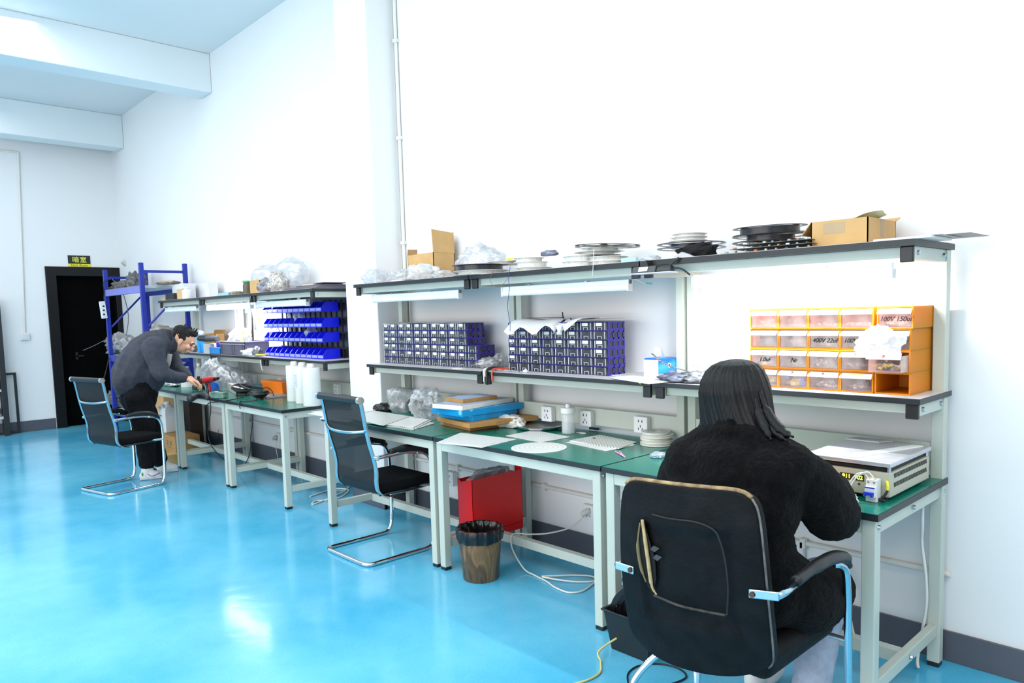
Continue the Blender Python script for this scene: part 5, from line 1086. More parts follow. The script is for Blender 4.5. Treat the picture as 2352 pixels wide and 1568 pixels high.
# tape roll, foil
a=atz(431,888,Zb); one('tape_roll',MB().lathe([(.022,0),(.062,0),(.062,.055),(.022,.055),(.022,0)],(a.x,a.y,Zb),28,cap=False),m_sock,'white tape roll on the far bench beside the man’s hand','roll',smooth='auto')
a=atz(397,886,Zb); bag('foil_wrap',(a.x,a.y,Zb),(.13,.07,.028),'silvery crumpled foil by the man’s waist on the far bench','foil',mat('foil',(.6,.62,.63),.3,.6,bump=.5,bscale=20),seed=91)
a=atz(458,873,Zb); bottle(459,-.36,Zb,.235,.036,'clear plastic drink bottle with white cap behind the drill',mat('pet_clear',(.8,.85,.88),.08,alpha=.35,spec=.8),m_sock,.38)
bag('plastic_bag',(XAT(492,-.36,Zb+.1),-.36,Zb),(.13,.11,.20),'tall clear plastic bag behind the drill',seed=92,neck=.6,m=m_bag)
bag('plastic_bag',(XAT(527,-.28,Zb+.1),-.30,Zb),(.22,.13,.135),'wide clear plastic bag right of the drill on the far bench',seed=93,m=m_bag,neck=.2)
bag('plastic_bag',(XAT(560,-.22,Zb+.05),-.24,Zb),(.10,.08,.085),'smaller clear bag behind the greyish carton',seed=94,m=m_bag)
a=XAT(493,-.42,Zb); one('blue_tub',MB().lathe([(.001,0),(.055,0),(.065,.08),(.060,.08),(.050,.006),(.001,.006)],(a,-.42,Zb),22),mat('tub_blue',S(20,100,210),.4),'small blue tub inside the clutter behind the drill','tub',smooth='auto')
one('brown_clip',MB().box(XAT(430,-.05,Zb+.05),-.075,Zb+.02,XAT(438,-.05,Zb+.05),-.065,Zb+.12),mat('brass_brown',S(165,125,60),.4),'tall brass-brown fitting at the rear of the far bench by the man’s wrist','fitting',bevel=.003)
sc_=P(600,825,-.34)
cable([P(599,826,-.355),P(600,838,-.355),P(602,848,-.35),P(605,850,-.34)],.005,m_cw,'white cable stub hanging from the far middle shelf')
# ------------------------------------------------------------ under the benches and on the floor
m_red=mat('red_sheet_metal',S(232,16,16),.35,var=.06,scale=4)
x0,x1,y0,y1,z0,z1=-2.405,-2.275,-.535,-.15,.172,.49
t=thing('red_holder','open red sheet metal holder standing on the bench stretcher','holder',((x0+x1)/2,(y0+y1)/2,z0))
build('side_panel',MB().box(x1-.002,y0,z0-.04,x1,y1,z1),m_red,t)
build('side_panel',MB().box(x0,y0,z0,x0+.002,y1,z1-.01),m_red,t)
build('front_panel',MB().prism([(x0,z0-.02),(x1,z0-.02),(x1,z1),(x1-.03,z1-.004),(x0+.03,z1-.022),(x0,z1-.0)],1,y0,y0+.002),m_red,t)
build('bottom_panel',MB().box(x0,y0,z0,x1,y1,z0+.002),m_red,t)
build('rear_panel',MB().box(x0+.07,y1-.002,z0,x1,y1,z1+.02),m_red,t)
bag('plastic_bag',((x0+x1)/2,(y0+y1)/2,z1-.10),(.055,.17,.075),'greyish clear bags stuffed in the red holder',seed=101,m=m_bag)
# waste bin
def wood_mat():
    m=bpy.data.materials.new('wood_print'); m.use_nodes=True; n=m.node_tree.nodes; L=m.node_tree.links; b=n['Principled BSDF']; b.inputs['Roughness'].default_value=.35
    tc=n.new('ShaderNodeTexCoord'); mp=n.new('ShaderNodeMapping'); mp.inputs['Scale'].default_value=(9,9,1.6); L.new(tc.outputs['Object'],mp.inputs[0])
    nz=n.new('ShaderNodeTexNoise'); nz.inputs['Scale'].default_value=1.7; nz.inputs['Detail'].default_value=2; nz.inputs['Distortion'].default_value=.6; L.new(mp.outputs[0],nz.inputs['Vector'])
    w=n.new('ShaderNodeMath'); w.operation='MULTIPLY'; w.inputs[1].default_value=34; L.new(nz.outputs['Fac'],w.inputs[0]); s=n.new('ShaderNodeMath'); s.operation='SINE'; L.new(w.outputs[0],s.inputs[0])
    ma=n.new('ShaderNodeMath'); ma.operation='MULTIPLY_ADD'; ma.inputs[1].default_value=.10; ma.inputs[2].default_value=0; L.new(s.outputs[0],ma.inputs[0]); ad=n.new('ShaderNodeMath'); L.new(ma.outputs[0],ad.inputs[0]); L.new(nz.outputs['Fac'],ad.inputs[1])
    r=n.new('ShaderNodeValToRGB'); e=r.color_ramp.elements; e[0].position=.22; e[0].color=S(58,46,36)+(1,); e[1].position=.75; e[1].color=S(146,112,72)+(1,); q=e.new(.5); q.color=S(104,78,50)+(1,)
    L.new(ad.outputs[0],r.inputs[0]); L.new(r.outputs[0],b.inputs['Base Color']); return m
c=Vector((-2.105,-.63,0)); 
t=thing('waste_bin','wood-patterned round waste bin with black liner on the blue floor','waste bin',tuple(c))
build('bin_body',MB().lathe([(.001,0),(.094,0),(.097,.004),(.118,.235),(.118,.255),(.112,.255),(.092,.01),(.001,.008)],c,48,cap=False),wood_mat(),t,smooth='auto')
mb=MB()
def liner(u,v):
    a=2*PI*u; w=.004*math.sin(a*13)+.003*math.sin(a*29+1)+.004*noise.noise(Vector((math.cos(a)*3,math.sin(a)*3,v*4)))
    prof=[(.121,.215),(.124,.235),(.127,.262),(.124,.282),(.112,.283),(.104,.262),(.098,.20),(.088,.12),(.06,.06)]
    f=v*(len(prof)-1); i=min(int(f),len(prof)-2); k=f-i; r=prof[i][0]*(1-k)+prof[i+1][0]*k; z=prof[i][1]*(1-k)+prof[i+1][1]*k
    if v<.01: z+=.014*noise.noise(Vector((math.cos(a)*2,math.sin(a)*2,5)))
    return Vector((c.x+(r+w*(1 if v<.6 else 2))*math.cos(a),c.y+(r+w)*math.sin(a),z))
mb.grid(liner,96,24); build('bin_liner',mb,m_blkbag,t,smooth=True)
# cables on floor
z=.006
cable([(-1.90,WY-.05,.262),(-1.905,-.03,.235),(-1.93,-.10,.19),(-1.99,-.22,.172),(-2.06,-.30,.170),(-2.115,-.33,.170),(-2.13,-.375,.165),(-2.10,-.40,.10),(-1.99,-.42,.02),(-1.90,-.425,z),(-1.79,-.445,z),(-1.70,-.475,z),(-1.60,-.48,z),(-1.56,-.42,z),(-1.58,-.32,z),(-1.62,-.20,z),(-1.60,-.10,z)],.0047,m_cw,'white cable from the wall plug looping over the stretcher to the floor',sm=7)
cable([(-1.84,-.43,z+.01),(-1.79,-.36,z+.006),(-1.74,-.28,z),(-1.66,-.23,z),(-1.60,-.26,z),(-1.66,-.34,z),(-1.75,-.40,z+.006),(-1.83,-.435,z+.011)],.0047,m_cw,'loop of white cable on the floor under the middle near bench',sm=7)
t=thing('mains_plug','white mains plug in the low wall socket','plug',(-1.90,0,.25))
build('plug_body',MB().tube([(-1.885,.004,.272),(-1.892,-.025,.266),(-1.90,-.045,.258)],[.02,.018,.010],12),m_cw,t,smooth='auto')
cable([atz(a,b,.006) for a,b in((712,1140),(735,1132),(770,1122),(800,1125),(785,1140),(750,1148),(725,1150),(718,1158),(750,1146),(790,1128),(806,1112))],.006,m_cw,'white cable loops on the floor below the pillar end of the far bench',sm=7)
cable([P(633,1004,-.01),P(634,1030,-.01),P(638,1050,-.01),atz(640,1064,.006)],.004,m_cw,'short white cable from the low far wall socket')
cable([P(503,985,-.0),P(498,1005,-.0),atz(500,1022,.006)],.003,mat('cable_teal',(.1,.3,.3),.4),'thin green-grey cable by the far wall skirting')
t=thing('mains_plug','grey mains plug in the far low wall socket','plug',(-5.9,0,.25)); build('plug_body',MB().tube([(-5.9,.003,.275),(-5.905,-.02,.268),(-5.91,-.04,.255)],[.022,.02,.010],12),mat('plug_grey',(.5,.52,.5),.4),t,smooth='auto')
# black tray with ring reel beside office chair
x0,y0=-1.075,-.825; w=.24
t=thing('black_tub','black plastic tub on the floor beside the big office chair','tub',(x0+w/2,y0+w/2,0))
def sq(k,z): return [Vector((x0+w/2+sx*(w/2)*k,y0+w/2+sy*(w/2)*k,z)) for sx,sy in((-1,-1),(1,-1),(1,1),(-1,1))]
build('tub_body',MB().rings([sq(.0001,.001),sq(.80,0),sq(.98,.165),sq(1.06,.172),sq(1.06,.178),sq(.96,.176),sq(.78,.006),sq(.0001,.006)],cap=False),m_blackp,t,bevel=.004)
R=.135; cc=Vector((x0+w/2+.01,y0+w/2-.02,.02+R))
for i,dy in enumerate((0,.022,.05)):
    M3=Euler((PI/2,0,.55+dy*3)).to_matrix()
    one('black_ring',MB().lathe([(R*.84,0),(R,0),(R,.008),(R*.84,.008),(R*.84,0)],cc+Vector((dy*.6,dy,0)),40,M3,cap=False),mat('ring_black',(.01,.01,.012),.25),['black reel ring leftmost in the floor tub','black reel ring in the middle of the floor tub','black reel ring rearmost in the floor tub'][i],'reel',smooth='auto')
cable([(-1.02,-.80,.19),(-1.06,-.72,.19),(-1.00,-.62,.195)],.004,m_cb,'black lead lying over the rim of the floor tub')
cable([(-.90,-.60,.16),(-.97,-.70,.10),(-1.04,-.88,.03),(-1.0,-.93,.008),(-.95,-.99,.005),(-.94,-1.05,.005),(-.955,-1.12,.005),(-1.0,-1.22,.005)],.0045,m_cy,'yellow cable running from the tub across the blue floor',sm=8)
cable([(-.80,-1.00,.004),(-.86,-.93,.004),(-.87,-.85,.004),(-.82,-.78,.004),(-.74,-.76,.004),(-.68,-.80,.004),(-.70,-.90,.004),(-.76,-.98,.004)],.0035,m_cb,'thin black cable loop on the floor under the office chair',sm=8)
cable([(-.42,-.02,.30),(-.38,-.03,.20),(-.36,-.05,.10),(-.33,-.07,.02),(-.28,-.12,.008)],.005,m_cw,'white cable at the skirting right of the seated person')
# ----------------------------------------------------------- blue rack
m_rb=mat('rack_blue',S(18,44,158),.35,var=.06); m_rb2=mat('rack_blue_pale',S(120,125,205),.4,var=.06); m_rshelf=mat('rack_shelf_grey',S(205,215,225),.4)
XA,XB=-9.30,-7.90; YA,YB=-.52,-.06; HR=2.065; s=.045
t=thing('storage_rack','tall blue steel storage rack between the black doorway and far bench','rack',((XA+XB)/2,(YA+YB)/2,0))
for x in(XA,XB):
    for y in(YA,YB): build('post',MB().box(x-s/2,y-s/2,0,x+s/2,y+s/2,HR),m_rb,t,bevel=.004)
for zz in(.35,1.02,1.82):
    build('shelf_panel',MB().box(XA+s/2,YA+.02,zz-.03,XB-s/2,YB-.02,zz),m_rshelf,t)
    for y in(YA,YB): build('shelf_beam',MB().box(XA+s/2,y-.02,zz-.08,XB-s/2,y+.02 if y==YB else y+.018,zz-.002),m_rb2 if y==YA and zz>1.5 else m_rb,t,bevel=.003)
for x in(XA,XB):
    build('tie_bar',MB().box(x-.008,YA+s/2,1.955,x+.008,YB-s/2,1.985),m_rb,t)
    build('tie_bar',MB().box(x-.008,YA+s/2,.90,x+.008,YB-s/2,.93),m_rb,t)
    build('diagonal_brace',MB().tube([(x,YA+.03,1.36),(x,YB-.03,1.78)],.012,6),m_rb,t); build('diagonal_brace',MB().tube([(x,YA+.03,.55),(x,YB-.03,.95)],.012,6),m_rb,t)
def heap(px,py,y,r,label,m,seed,z=None,cat='parts heap',name='parts_heap',ridge=.6):
    z_=z; x=XAT(px,y,z_); return bag(name,(x,y,z_),r,label,cat,m,seed=seed,ridge=ridge)
m_dkheap=mat('dark_parts',(.03,.03,.032),.4,c2=(.22,.22,.22),scale=22,bump=.6,bscale=25); m_gheap=mat('grey_film_parts',(.16,.17,.18),.25,c2=(.6,.6,.62),scale=12,bump=.5,bscale=15)
heap(287,660,-.32,(.20,.12,.06),'low dark heap of parts on the rack top shelf left half',m_dkheap,111,1.822)
heap(313,648,-.28,(.13,.10,.11),'black camera-like heap of parts on the rack top shelf',m_dkheap,112,1.822)
heap(266,668,-.38,(.12,.08,.025),'brownish flat scrap at the left end of the rack top shelf',mat('brown_scrap',S(95,75,70),.6),113,1.822)
heap(385,655,-.30,(.20,.10,.022),'flat dark and tan scraps on the rack top shelf right half',mat('tan_scrap',(.12,.10,.08),.6,c2=(.6,.5,.4),scale=14),114,1.822)
heap(283,775,-.30,(.40,.16,.14),'big grey plastic-wrapped bundle on the rack middle shelf',m_gheap,115,1.022,cat='bundle',name='wrapped_bundle')
heap(275,790,-.36,(.17,.12,.10),'dark bundle at the left of the rack middle shelf',m_dkheap,116,1.022,cat='bundle',name='wrapped_bundle')
heap(375,760,-.25,(.22,.14,.19),'white and tan torn packaging on the rack middle shelf',mat('torn_pack',S(225,215,200),.6,c2=S(120,100,80),scale=6),117,1.022,cat='packaging',name='torn_packaging')
xa=XAT(266,-.42,.95); 
for i in range(4): heap(262+i*9,820,-.40,(.10,.08,.10),['tangled dark cables leftmost under the rack middle shelf','tangled dark cables second under the rack middle shelf','tangled dark cables third under the rack middle shelf','tangled dark cables fourth under the rack middle shelf'][i],m_dkheap,120+i,.352,cat='cables',name='cable_tangle')
x=XAT(300,-.36,1.25); one('blue_crate_small',MB().box(XB-.75,-.50,1.0225,XB-.35,-.30,1.13),mat('crate_vivid_blue',S(20,40,225),.4),'vivid blue crate at the front of the rack middle shelf','crate',bevel=.006)
# power strip and cables on rack post
px_=Vector((XA,YA-.03,1.5)); q=atx(243,708,XA)
t=thing('power_strip','white power strip hanging on the left post of the blue rack','power strip',(XA,YA-.05,1.5))
build('strip_body',MB().box(XA+.0,YA-.085,1.47,XA+.05,YA-.025,1.68,(.08,0,0)),m_sock,t,bevel=.006)
for i in range(3): build('outlet_hole',MB().box(XA+.05,YA-.065,1.51+i*.05,XA+.052,YA-.045,1.53+i*.05),m_hole,t)
cable([(XA+.03,YA-.04,1.70),(XA+.03,YA-.03,1.80),(XA+.04,YA-.03,1.92),(XA+.06,YA+.05,1.95)],.005,m_cb,'black cable from the power strip up the rack post')
cable([(XA+.06,YA+.06,1.95),(XA+.10,YA+.15,1.80),(XA+.10,YA+.20,1.5),(XA+.10,YA+.16,1.25)],.005,mat('cable_grey',(.14,.15,.15),.4),'long grey cable looping down inside the blue rack')
cable([(XA+.0,YA-.03,1.22),(XA,YA-.16,1.15),(XA,YA-.30,1.09)],.004,mat('cable_grey',(0,0,0)),'short grey lead sticking out left of the rack post')
cable([(XA+.02,YA-.03,.98),(XA,YA-.06,.85),(XA,YA-.10,.72)],.006,m_cb,'black lead with plug dangling off the rack post')
# things on floor behind man / under far bench
def carton_f(px0,px1,y,d,h,label,m,print_=None,z=0):
    xa,xb=XAT(px0,y,z),XAT(px1,y,z); t=thing('carton',label,'box',((xa+xb)/2,y+d/2,z))
    build('box_body',MB().box(xa,y,z,xb,y+d,z+h),m,t,bevel=.003)
    if print_=='brown':
        for i in range(2):
            xm=xa+(xb-xa)*(.32+.24*i); z1=z+h*.55
            for k in range(3): build('print_mark',MB().box(xm,y-.0008,z1-.012+k*.018,xm+.05,y,z1-.003+k*.018),mat('print_brown',S(90,70,45),.6),t)
        build('print_mark',MB().box(xa+(xb-xa)*.3,y-.0008,z+h*.36,xa+(xb-xa)*.8,y,z+h*.38),mat('print_brown',(0,0,0)),t)
    if print_=='green':
        build('print_band',MB().box(xa,y-.0008,z+h*.38,xb-.03,y,z+h*.48),mat('print_green',S(60,135,75),.6),t)
        mb=MB().lathe([(.001,0),(.03,0),(.03,.0008),(.001,.0008)],(0,0,0),20); mb.v=[Vector(((xa+xb)/2-.02,y-.001,z+h*.8))+Matrix.Rotation(PI/2,3,'X')@v for v in mb.v]; build('print_ring',mb,mat('print_green_pale',S(150,185,130),.6),t)
    return t
carton_f(376,405,-.50,.25,.20,'brown carton with dark print on the floor under the far bench',m_card2,'brown')
carton_f(360,382,-.28,.20,.72,'tall tan carton with green band behind the man’s legs',m_card,'green')
x=XAT(388,-.40,.2)
t=thing('white_jug','white plastic jug on the brown carton under the far bench','jug',(x,-.40,.2005))
build('jug_body',MB().rings([[Vector((x+a*k,-.40+b*k*.8,zz)) for a,b in((-.09,-.07),(-.04,-.09),(.04,-.09),(.09,-.07),(.09,.07),(.04,.09),(-.04,.09),(-.09,.07))] for zz,k in((.2005,.95),(.21,1),(.40,1),(.47,.82),(.50,.45),(.505,.3))]),mat('jug_white',(.78,.80,.80),.35),t,smooth='auto',bevel=.004)
build('handle',MB().tube([(x-.05,-.45,.44),(x-.02,-.48,.49),(x+.03,-.46,.50),(x+.05,-.44,.45)],.012,8,smooth=4),mat('jug_grey',(.55,.56,.57),.4),t,smooth=True)
build('cap',MB().cone((x,-.40,.505),(x,-.40,.535),.03),m_sock,t,smooth='auto')
build('jug_print',MB().box(x-.04,-.4785,.385,x+.04,-.4755,.392),mat('print_dark',(.05,.06,.09),.5),t)
carton_f(407,440,-.20,.14,.62,'dark brown box in the shade under the farthest bench',mat('dark_carton',S(52,40,34),.8))
one('small_box',MB().box(-6.95,-.78,0,-6.78,-.62,.10),m_card,'small brown box on the floor behind the man’s chair','box',bevel=.002)
# black rack at left edge and small black frame
x=-10.55
m_bk=mat('rack_dark_steel',(.02,.021,.024),.4)
t=thing('black_rack','tall black steel rack cut off by the left image edge','rack',(x-.05,-1.85,0))
p_top=atx(0,700,x); p_bot=atx(24,990,x)
s=.06
for y in(p_bot.y-.03,p_bot.y-.73):
    for xx in(x,x-.12): build('post',MB().box(xx-.02,y-s/2,0,xx+.02,y+s/2,1.75),m_bk,t,bevel=.003)
for z in(.25,.60,.95,1.35): build('shelf_panel',MB().box(x-.12,p_bot.y-.73,z-.03,x+.0,p_bot.y-.03,z),mat('rack_shelf_pale',(.6,.62,.64),.4),t)
for i,z in enumerate((.25,.60,.95)): one('rack_part',MB().ico((x-.05,p_bot.y-.16,z+.075),(.05,.09,.07),3,lambda u:1+.4*noise.noise(u*2+Vector((i,0,0)))),m_dkheap,['dark part on the lowest shelf of the black rack','dark part on the second shelf of the black rack','dark part on the third shelf of the black rack'][i],'part',smooth=True)
fr0=atx(48,992,-10.68); 
t=thing('metal_stand','small black rectangular metal stand leaning by the end wall','stand',(-10.69,fr0.y-.1,0))
ya,yb=fr0.y-.0,fr0.y-.36; fz=.80
build('stand_side',MB().box(-10.70,ya-.03,0,-10.68,ya,fz),m_bk,t); build('stand_side',MB().box(-10.70,yb,0,-10.68,yb+.03,fz),m_bk,t)
build('stand_rail',MB().box(-10.70,yb+.03,fz-.03,-10.68,ya-.03,fz),m_bk,t); build('stand_rail',MB().box(-10.70,yb+.03,0,-10.68,ya-.03,.03),m_bk,t)
# ------------------------------------------------------------ mesh visitor chairs
m_chrome=mat('chrome',(.72,.74,.76),.08,1.0,var=.03)
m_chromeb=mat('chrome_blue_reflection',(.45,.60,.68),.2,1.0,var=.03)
m_mesh=mat('black_mesh_fabric',(.010,.010,.012),.6,alpha=.80,var=.3,scale=300,bump=.3,bscale=400)
m_seat=mat('black_seat_fabric',(.004,.004,.005),.85,spec=.15,var=.4,scale=200,bump=.3,bscale=300)
def mesh_chair(loc,rz,label):
    t=thing('mesh_chair',label,'chair',loc,rz)
    wx=.235; r=.0125
    pts=[]
    def side(s):
        return [(s*wx,.12,.612),(s*wx,.19,.595),(s*wx,.228,.545),(s*wx,.240,.46),(s*wx,.240,.30),(s*wx,.238,.12),(s*wx,.225,.045),(s*wx,.19,.016),(s*wx,.12,.013),(s*wx,-.02,.013),(s*wx,-.15,.013),(s*wx,-.205,.013)]
    P=[Vector(p) for p in side(-1)]+[Vector((-wx+.03,-.237,.013)),Vector((-.1,-.242,.013)),Vector((.1,-.242,.013)),Vector((wx-.03,-.237,.013))]+[Vector(p) for p in side(1)][::-1]
    build('frame_tube',MB().tube(P,r,12,smooth=4),m_chrome,t,world=False,smooth=True)
    rail=[(-.243,.955),(-.226,.93),(-.205,.80),(-.185,.70),(-.160,.61),(-.148,.54),(-.150,.47),(-.140,.42),(-.10,.385),(-.04,.375)]
    for s in(-1,1):
        build('arm_tube',MB().tube([(s*wx,-.155,.618),(s*wx,-.05,.622),(s*wx,.06,.622),(s*wx,.13,.610)],.0115,10,smooth=4),m_chrome,t,world=False,smooth=True)
        build('arm_pad',MB().tube([(s*wx,-.06,.642),(s*wx,.02,.650),(s*wx,.12,.640),(s*wx,.185,.612),(s*wx,.215,.585)],[.014,.02,.022,.021,.016],12,smooth=4),m_blackp,t,world=False,smooth=True)
        x=s*.222
        build('back_rail',MB().rings([[Vector((x-s*.014,y-.005,z)),Vector((x+s*.014,y-.005,z)),Vector((x+s*.014,y+.005,z)),Vector((x-s*.014,y+.005,z))] for y,z in [(q.x,q.y) for q in crom([Vector((a,b,0)) for a,b in rail],4)]]),m_chromeb,t,world=False,smooth='auto')
        build('bolt',MB().cone((s*.236,-.157,.618),(s*.262,-.157,.618),.013,.012),m_chrome,t,world=False,smooth='auto')
    build('top_roll',MB().cone((-.222,-.240,.955),(.222,-.240,.955),.021),m_blackp,t,world=False,smooth='auto')
    for s in(-1,1): build('roll_cap',MB().cone((s*.222,-.240,.955),(s*.243,-.240,.955),.022),m_chrome,t,world=False,smooth='auto')
    q=crom([Vector((a,b,0)) for a,b in rail],5)
    def g(u,v):
        f=v*(len(q)-1); i=min(int(f),len(q)-2); k=f-i; p=q[i].lerp(q[i+1],k); bow=.012*math.sin(PI*u)*(1 if v<.7 else .3)
        return Vector((-.21+u*.42,p.x+.001-bow,p.y))
    build('mesh_back',MB().grid(g,10,40),m_mesh,t,world=False,smooth=True,solid=.002)
    build('cross_bar',MB().tube([(-.21,-.205,.775),(-.12,-.235,.765),(0,-.245,.762),(.12,-.235,.765),(.21,-.205,.775)],.010,8,smooth=4),m_chromeb,t,world=False,smooth=True)
    build('seat',MB().box(-.222,-.13,.395,.222,.26,.455),m_seat,t,world=False,bevel=.024,seg=4,smooth='auto')
    build('seat_piping',MB().tube([(-.20,-.12,.392),(-.222,.1,.392),(-.20,.25,.392),(.20,.25,.392),(.222,.1,.392),(.20,-.12,.392)],.008,6),m_blackp,t,world=False,smooth=True)
    for s in(-1,1): build('seat_mount',MB().cone((s*.18,.10,.400),(s*wx,.235,.40),.011),m_chrome,t,world=False,smooth='auto')
    return t
mesh_chair((-2.935,-.73,0),0.0,'black mesh cantilever chair pushed to the bench by the waste bin')
mesh_chair((-6.085,-1.31,0),.24,'black mesh cantilever chair behind the bending man')
# ------------------------------------------------------------ big worn office chair
t=thing('office_chair','big worn black leather office chair with frayed tan top edge','chair',(-.33,-1.0,0))
m_leather=mat('worn_black_leather',(.0065,.0062,.0068),.6,var=.5,scale=14,bump=.2,bscale=90,spec=.16)
m_fray=mat('frayed_tan_edge',S(190,160,115),.8,c2=S(90,72,55),scale=30,bump=.6,bscale=60)
TL=aty(1413,1099,-1.37);TR=aty(1723,1134,-1.35);BL=aty(1440,1492,-1.27);BR=aty(1767,1572,-1.25)
def panel(u,v):  # u left-right, v top-bottom in 0..1
    p=TL.lerp(TR,u).lerp(BL.lerp(BR,u),v)
    if v>.82: p+=Vector((0,0,-.02*math.sin(PI*min(1,u))*((v-.82)/.18)+.035*((v-.82)/.18)**2*abs(2*u-1)**3))
    p+=Vector((0,1,0))*(-.035*math.sin(PI*v)*.9+.03*(2*u-1)**2)
    p+=Vector((.018*math.sin(PI*v)*(1 if u>.5 else 0)*abs(2*u-1),0,0))
    return p
def outline(a,n=9):
    c,s_=math.cos(a),math.sin(a); r=(abs(c)**n+abs(s_)**n)**(-1/n); return .5+.5*r*c,.5+.5*r*s_
NR,NA=14,96
vs=[];fs=[]
def slab(th,shift=0,rec=True):
    mb=MB(); rings=[]
    def ring(t_,dy):
        rg=[]
        for k in range(NA):
            u,v=outline(2*PI*k/NA); u=.5+(u-.5)*t_; v=.5+(v-.5)*t_; p=panel(u,v)
            d=0
            if rec and dy<=0:
                # recessed lumbar pocket on the rear face
                if .20<u<.84 and .22<v<.74: d=.012
            rg.append(p+Vector((0,dy+d,0)))
        return rg
    for t_ in (.02,.12,.22,.32,.42,.50,.57,.61,.65,.72,.80,.88,.94,.975,.99): rings.append(ring(t_,-th*.0))
    rings.append(ring(1.0,th*.25)); rings.append(ring(1.0,th*.75)); rings.append(ring(.985,th)); 
    for t_ in(.9,.6,.3,.02): rings.append(ring(t_,th))
    mb.rings(rings); return mb
build('backrest',slab(.045),m_leather,t,smooth=True)
# frayed top edge and side piping
edge=[]
for k in range(NA):
    u,v=outline(2*PI*k/NA); edge.append((u,v,panel(u,v)))
top=[e[2]+Vector((0,.010,.002)) for e in sorted([e for e in edge if e[1]<.05 and .02<e[0]<.985],key=lambda e:e[0])]
build('frayed_edge',MB().tube(top,.0065,8,smooth=3),m_fray,t,smooth=True)
side=[e[2]+Vector((.001,.008,0)) for e in sorted([e for e in edge if e[0]>.9 and .02<e[1]<.97],key=lambda e:e[1])]
build('edge_piping',MB().tube(side,.0035,6,smooth=2),mat('piping_grey',(.22,.21,.20),.6,c2=(.05,.05,.05),scale=20),t,smooth=True)
def onp(px,py,off=-.004): # point on the rear surface of the back panel
    d=ray(px,py); best=None
    for i in range(81):
        for j in (0,):
            pass
    # solve for depth where ray meets the bilinear panel
    lo=None
    for it in range(400):
        y=-1.44+it*.0006; p=aty(px,py,y)
        # invert approx: v from z, u from x
        v=(TL.z-p.z)/(TL.z-BL.z); 
        for q_ in range(3):
            zl=TL.lerp(BL,v); zr=TR.lerp(BR,v); u=(p.x-zl.x)/(zr.x-zl.x); zt=TL.z+(TR.z-TL.z)*u; zbm=BL.z+(BR.z-BL.z)*u; v=(zt-p.z)/(zt-zbm)
        s=panel(min(1,max(0,u)),min(1,max(0,v)))
        if p.y>=s.y: return p+Vector((0,off,0))
    return p
seam=[onp(a,b) for a,b in((1500,1180),(1540,1190),(1600,1198),(1640,1215),(1655,1240),(1668,1290),(1674,1350),(1672,1398),(1668,1410),(1620,1402),(1560,1388),(1515,1370))]
build('seam_ridge',MB().tube(seam,.0028,6,smooth=4),mat('seam_dull',(.016,.015,.015),.7),t,smooth=True)
low=[onp(a,b,-.006) for a,b in((1505,1365),(1560,1388),(1620,1402),(1668,1411))]
build('worn_ridge',MB().tube(low,.0040,6,smooth=4),mat('worn_brown',(.018,.015,.013),.8,c2=(.075,.058,.045),scale=40),t,smooth=True)
# the tear with tan batten showing
hole=[onp(a,b,-.0015) for a,b in((1473,1188),(1480,1195),(1492,1240),(1505,1280),(1508,1330),(1500,1362),(1488,1345),(1474,1300),(1468,1240))]
build('tear',MB().add(hole,[tuple(range(len(hole)))]),mat('tear_dark',(.004,.004,.004),.9),t)
bat=[onp(a,b,-.006) for a,b in((1478,1192),(1484,1235),(1492,1290),(1497,1328),(1502,1350),(1511,1364))]
build('exposed_batten',MB().tube(bat,[.005,.006,.006,.006,.004,.0025],8,smooth=4),mat('batten_tan',S(215,190,140),.6,c2=S(170,140,95),scale=30),t,smooth=True)
bat=[onp(a,b,-.004) for a,b in((1472,1200),(1467,1250),(1474,1300),(1486,1335))]
build('exposed_foam',MB().tube(bat,[.003,.0055,.0055,.003],8,smooth=4),mat('foam_olive',S(125,112,78),.8),t,smooth=True)
for a,b in((1502,1252),(1508,1272)):
    p=onp(a,b,-.0025); build('mesh_patch',MB().add([p,p+Vector((.022,0,-.004)),p+Vector((.004,0,-.020)),p+Vector((-.012,0,-.014))],[(0,1,2,3)]),mat('mesh_grey',(.045,.05,.055),.6),t)
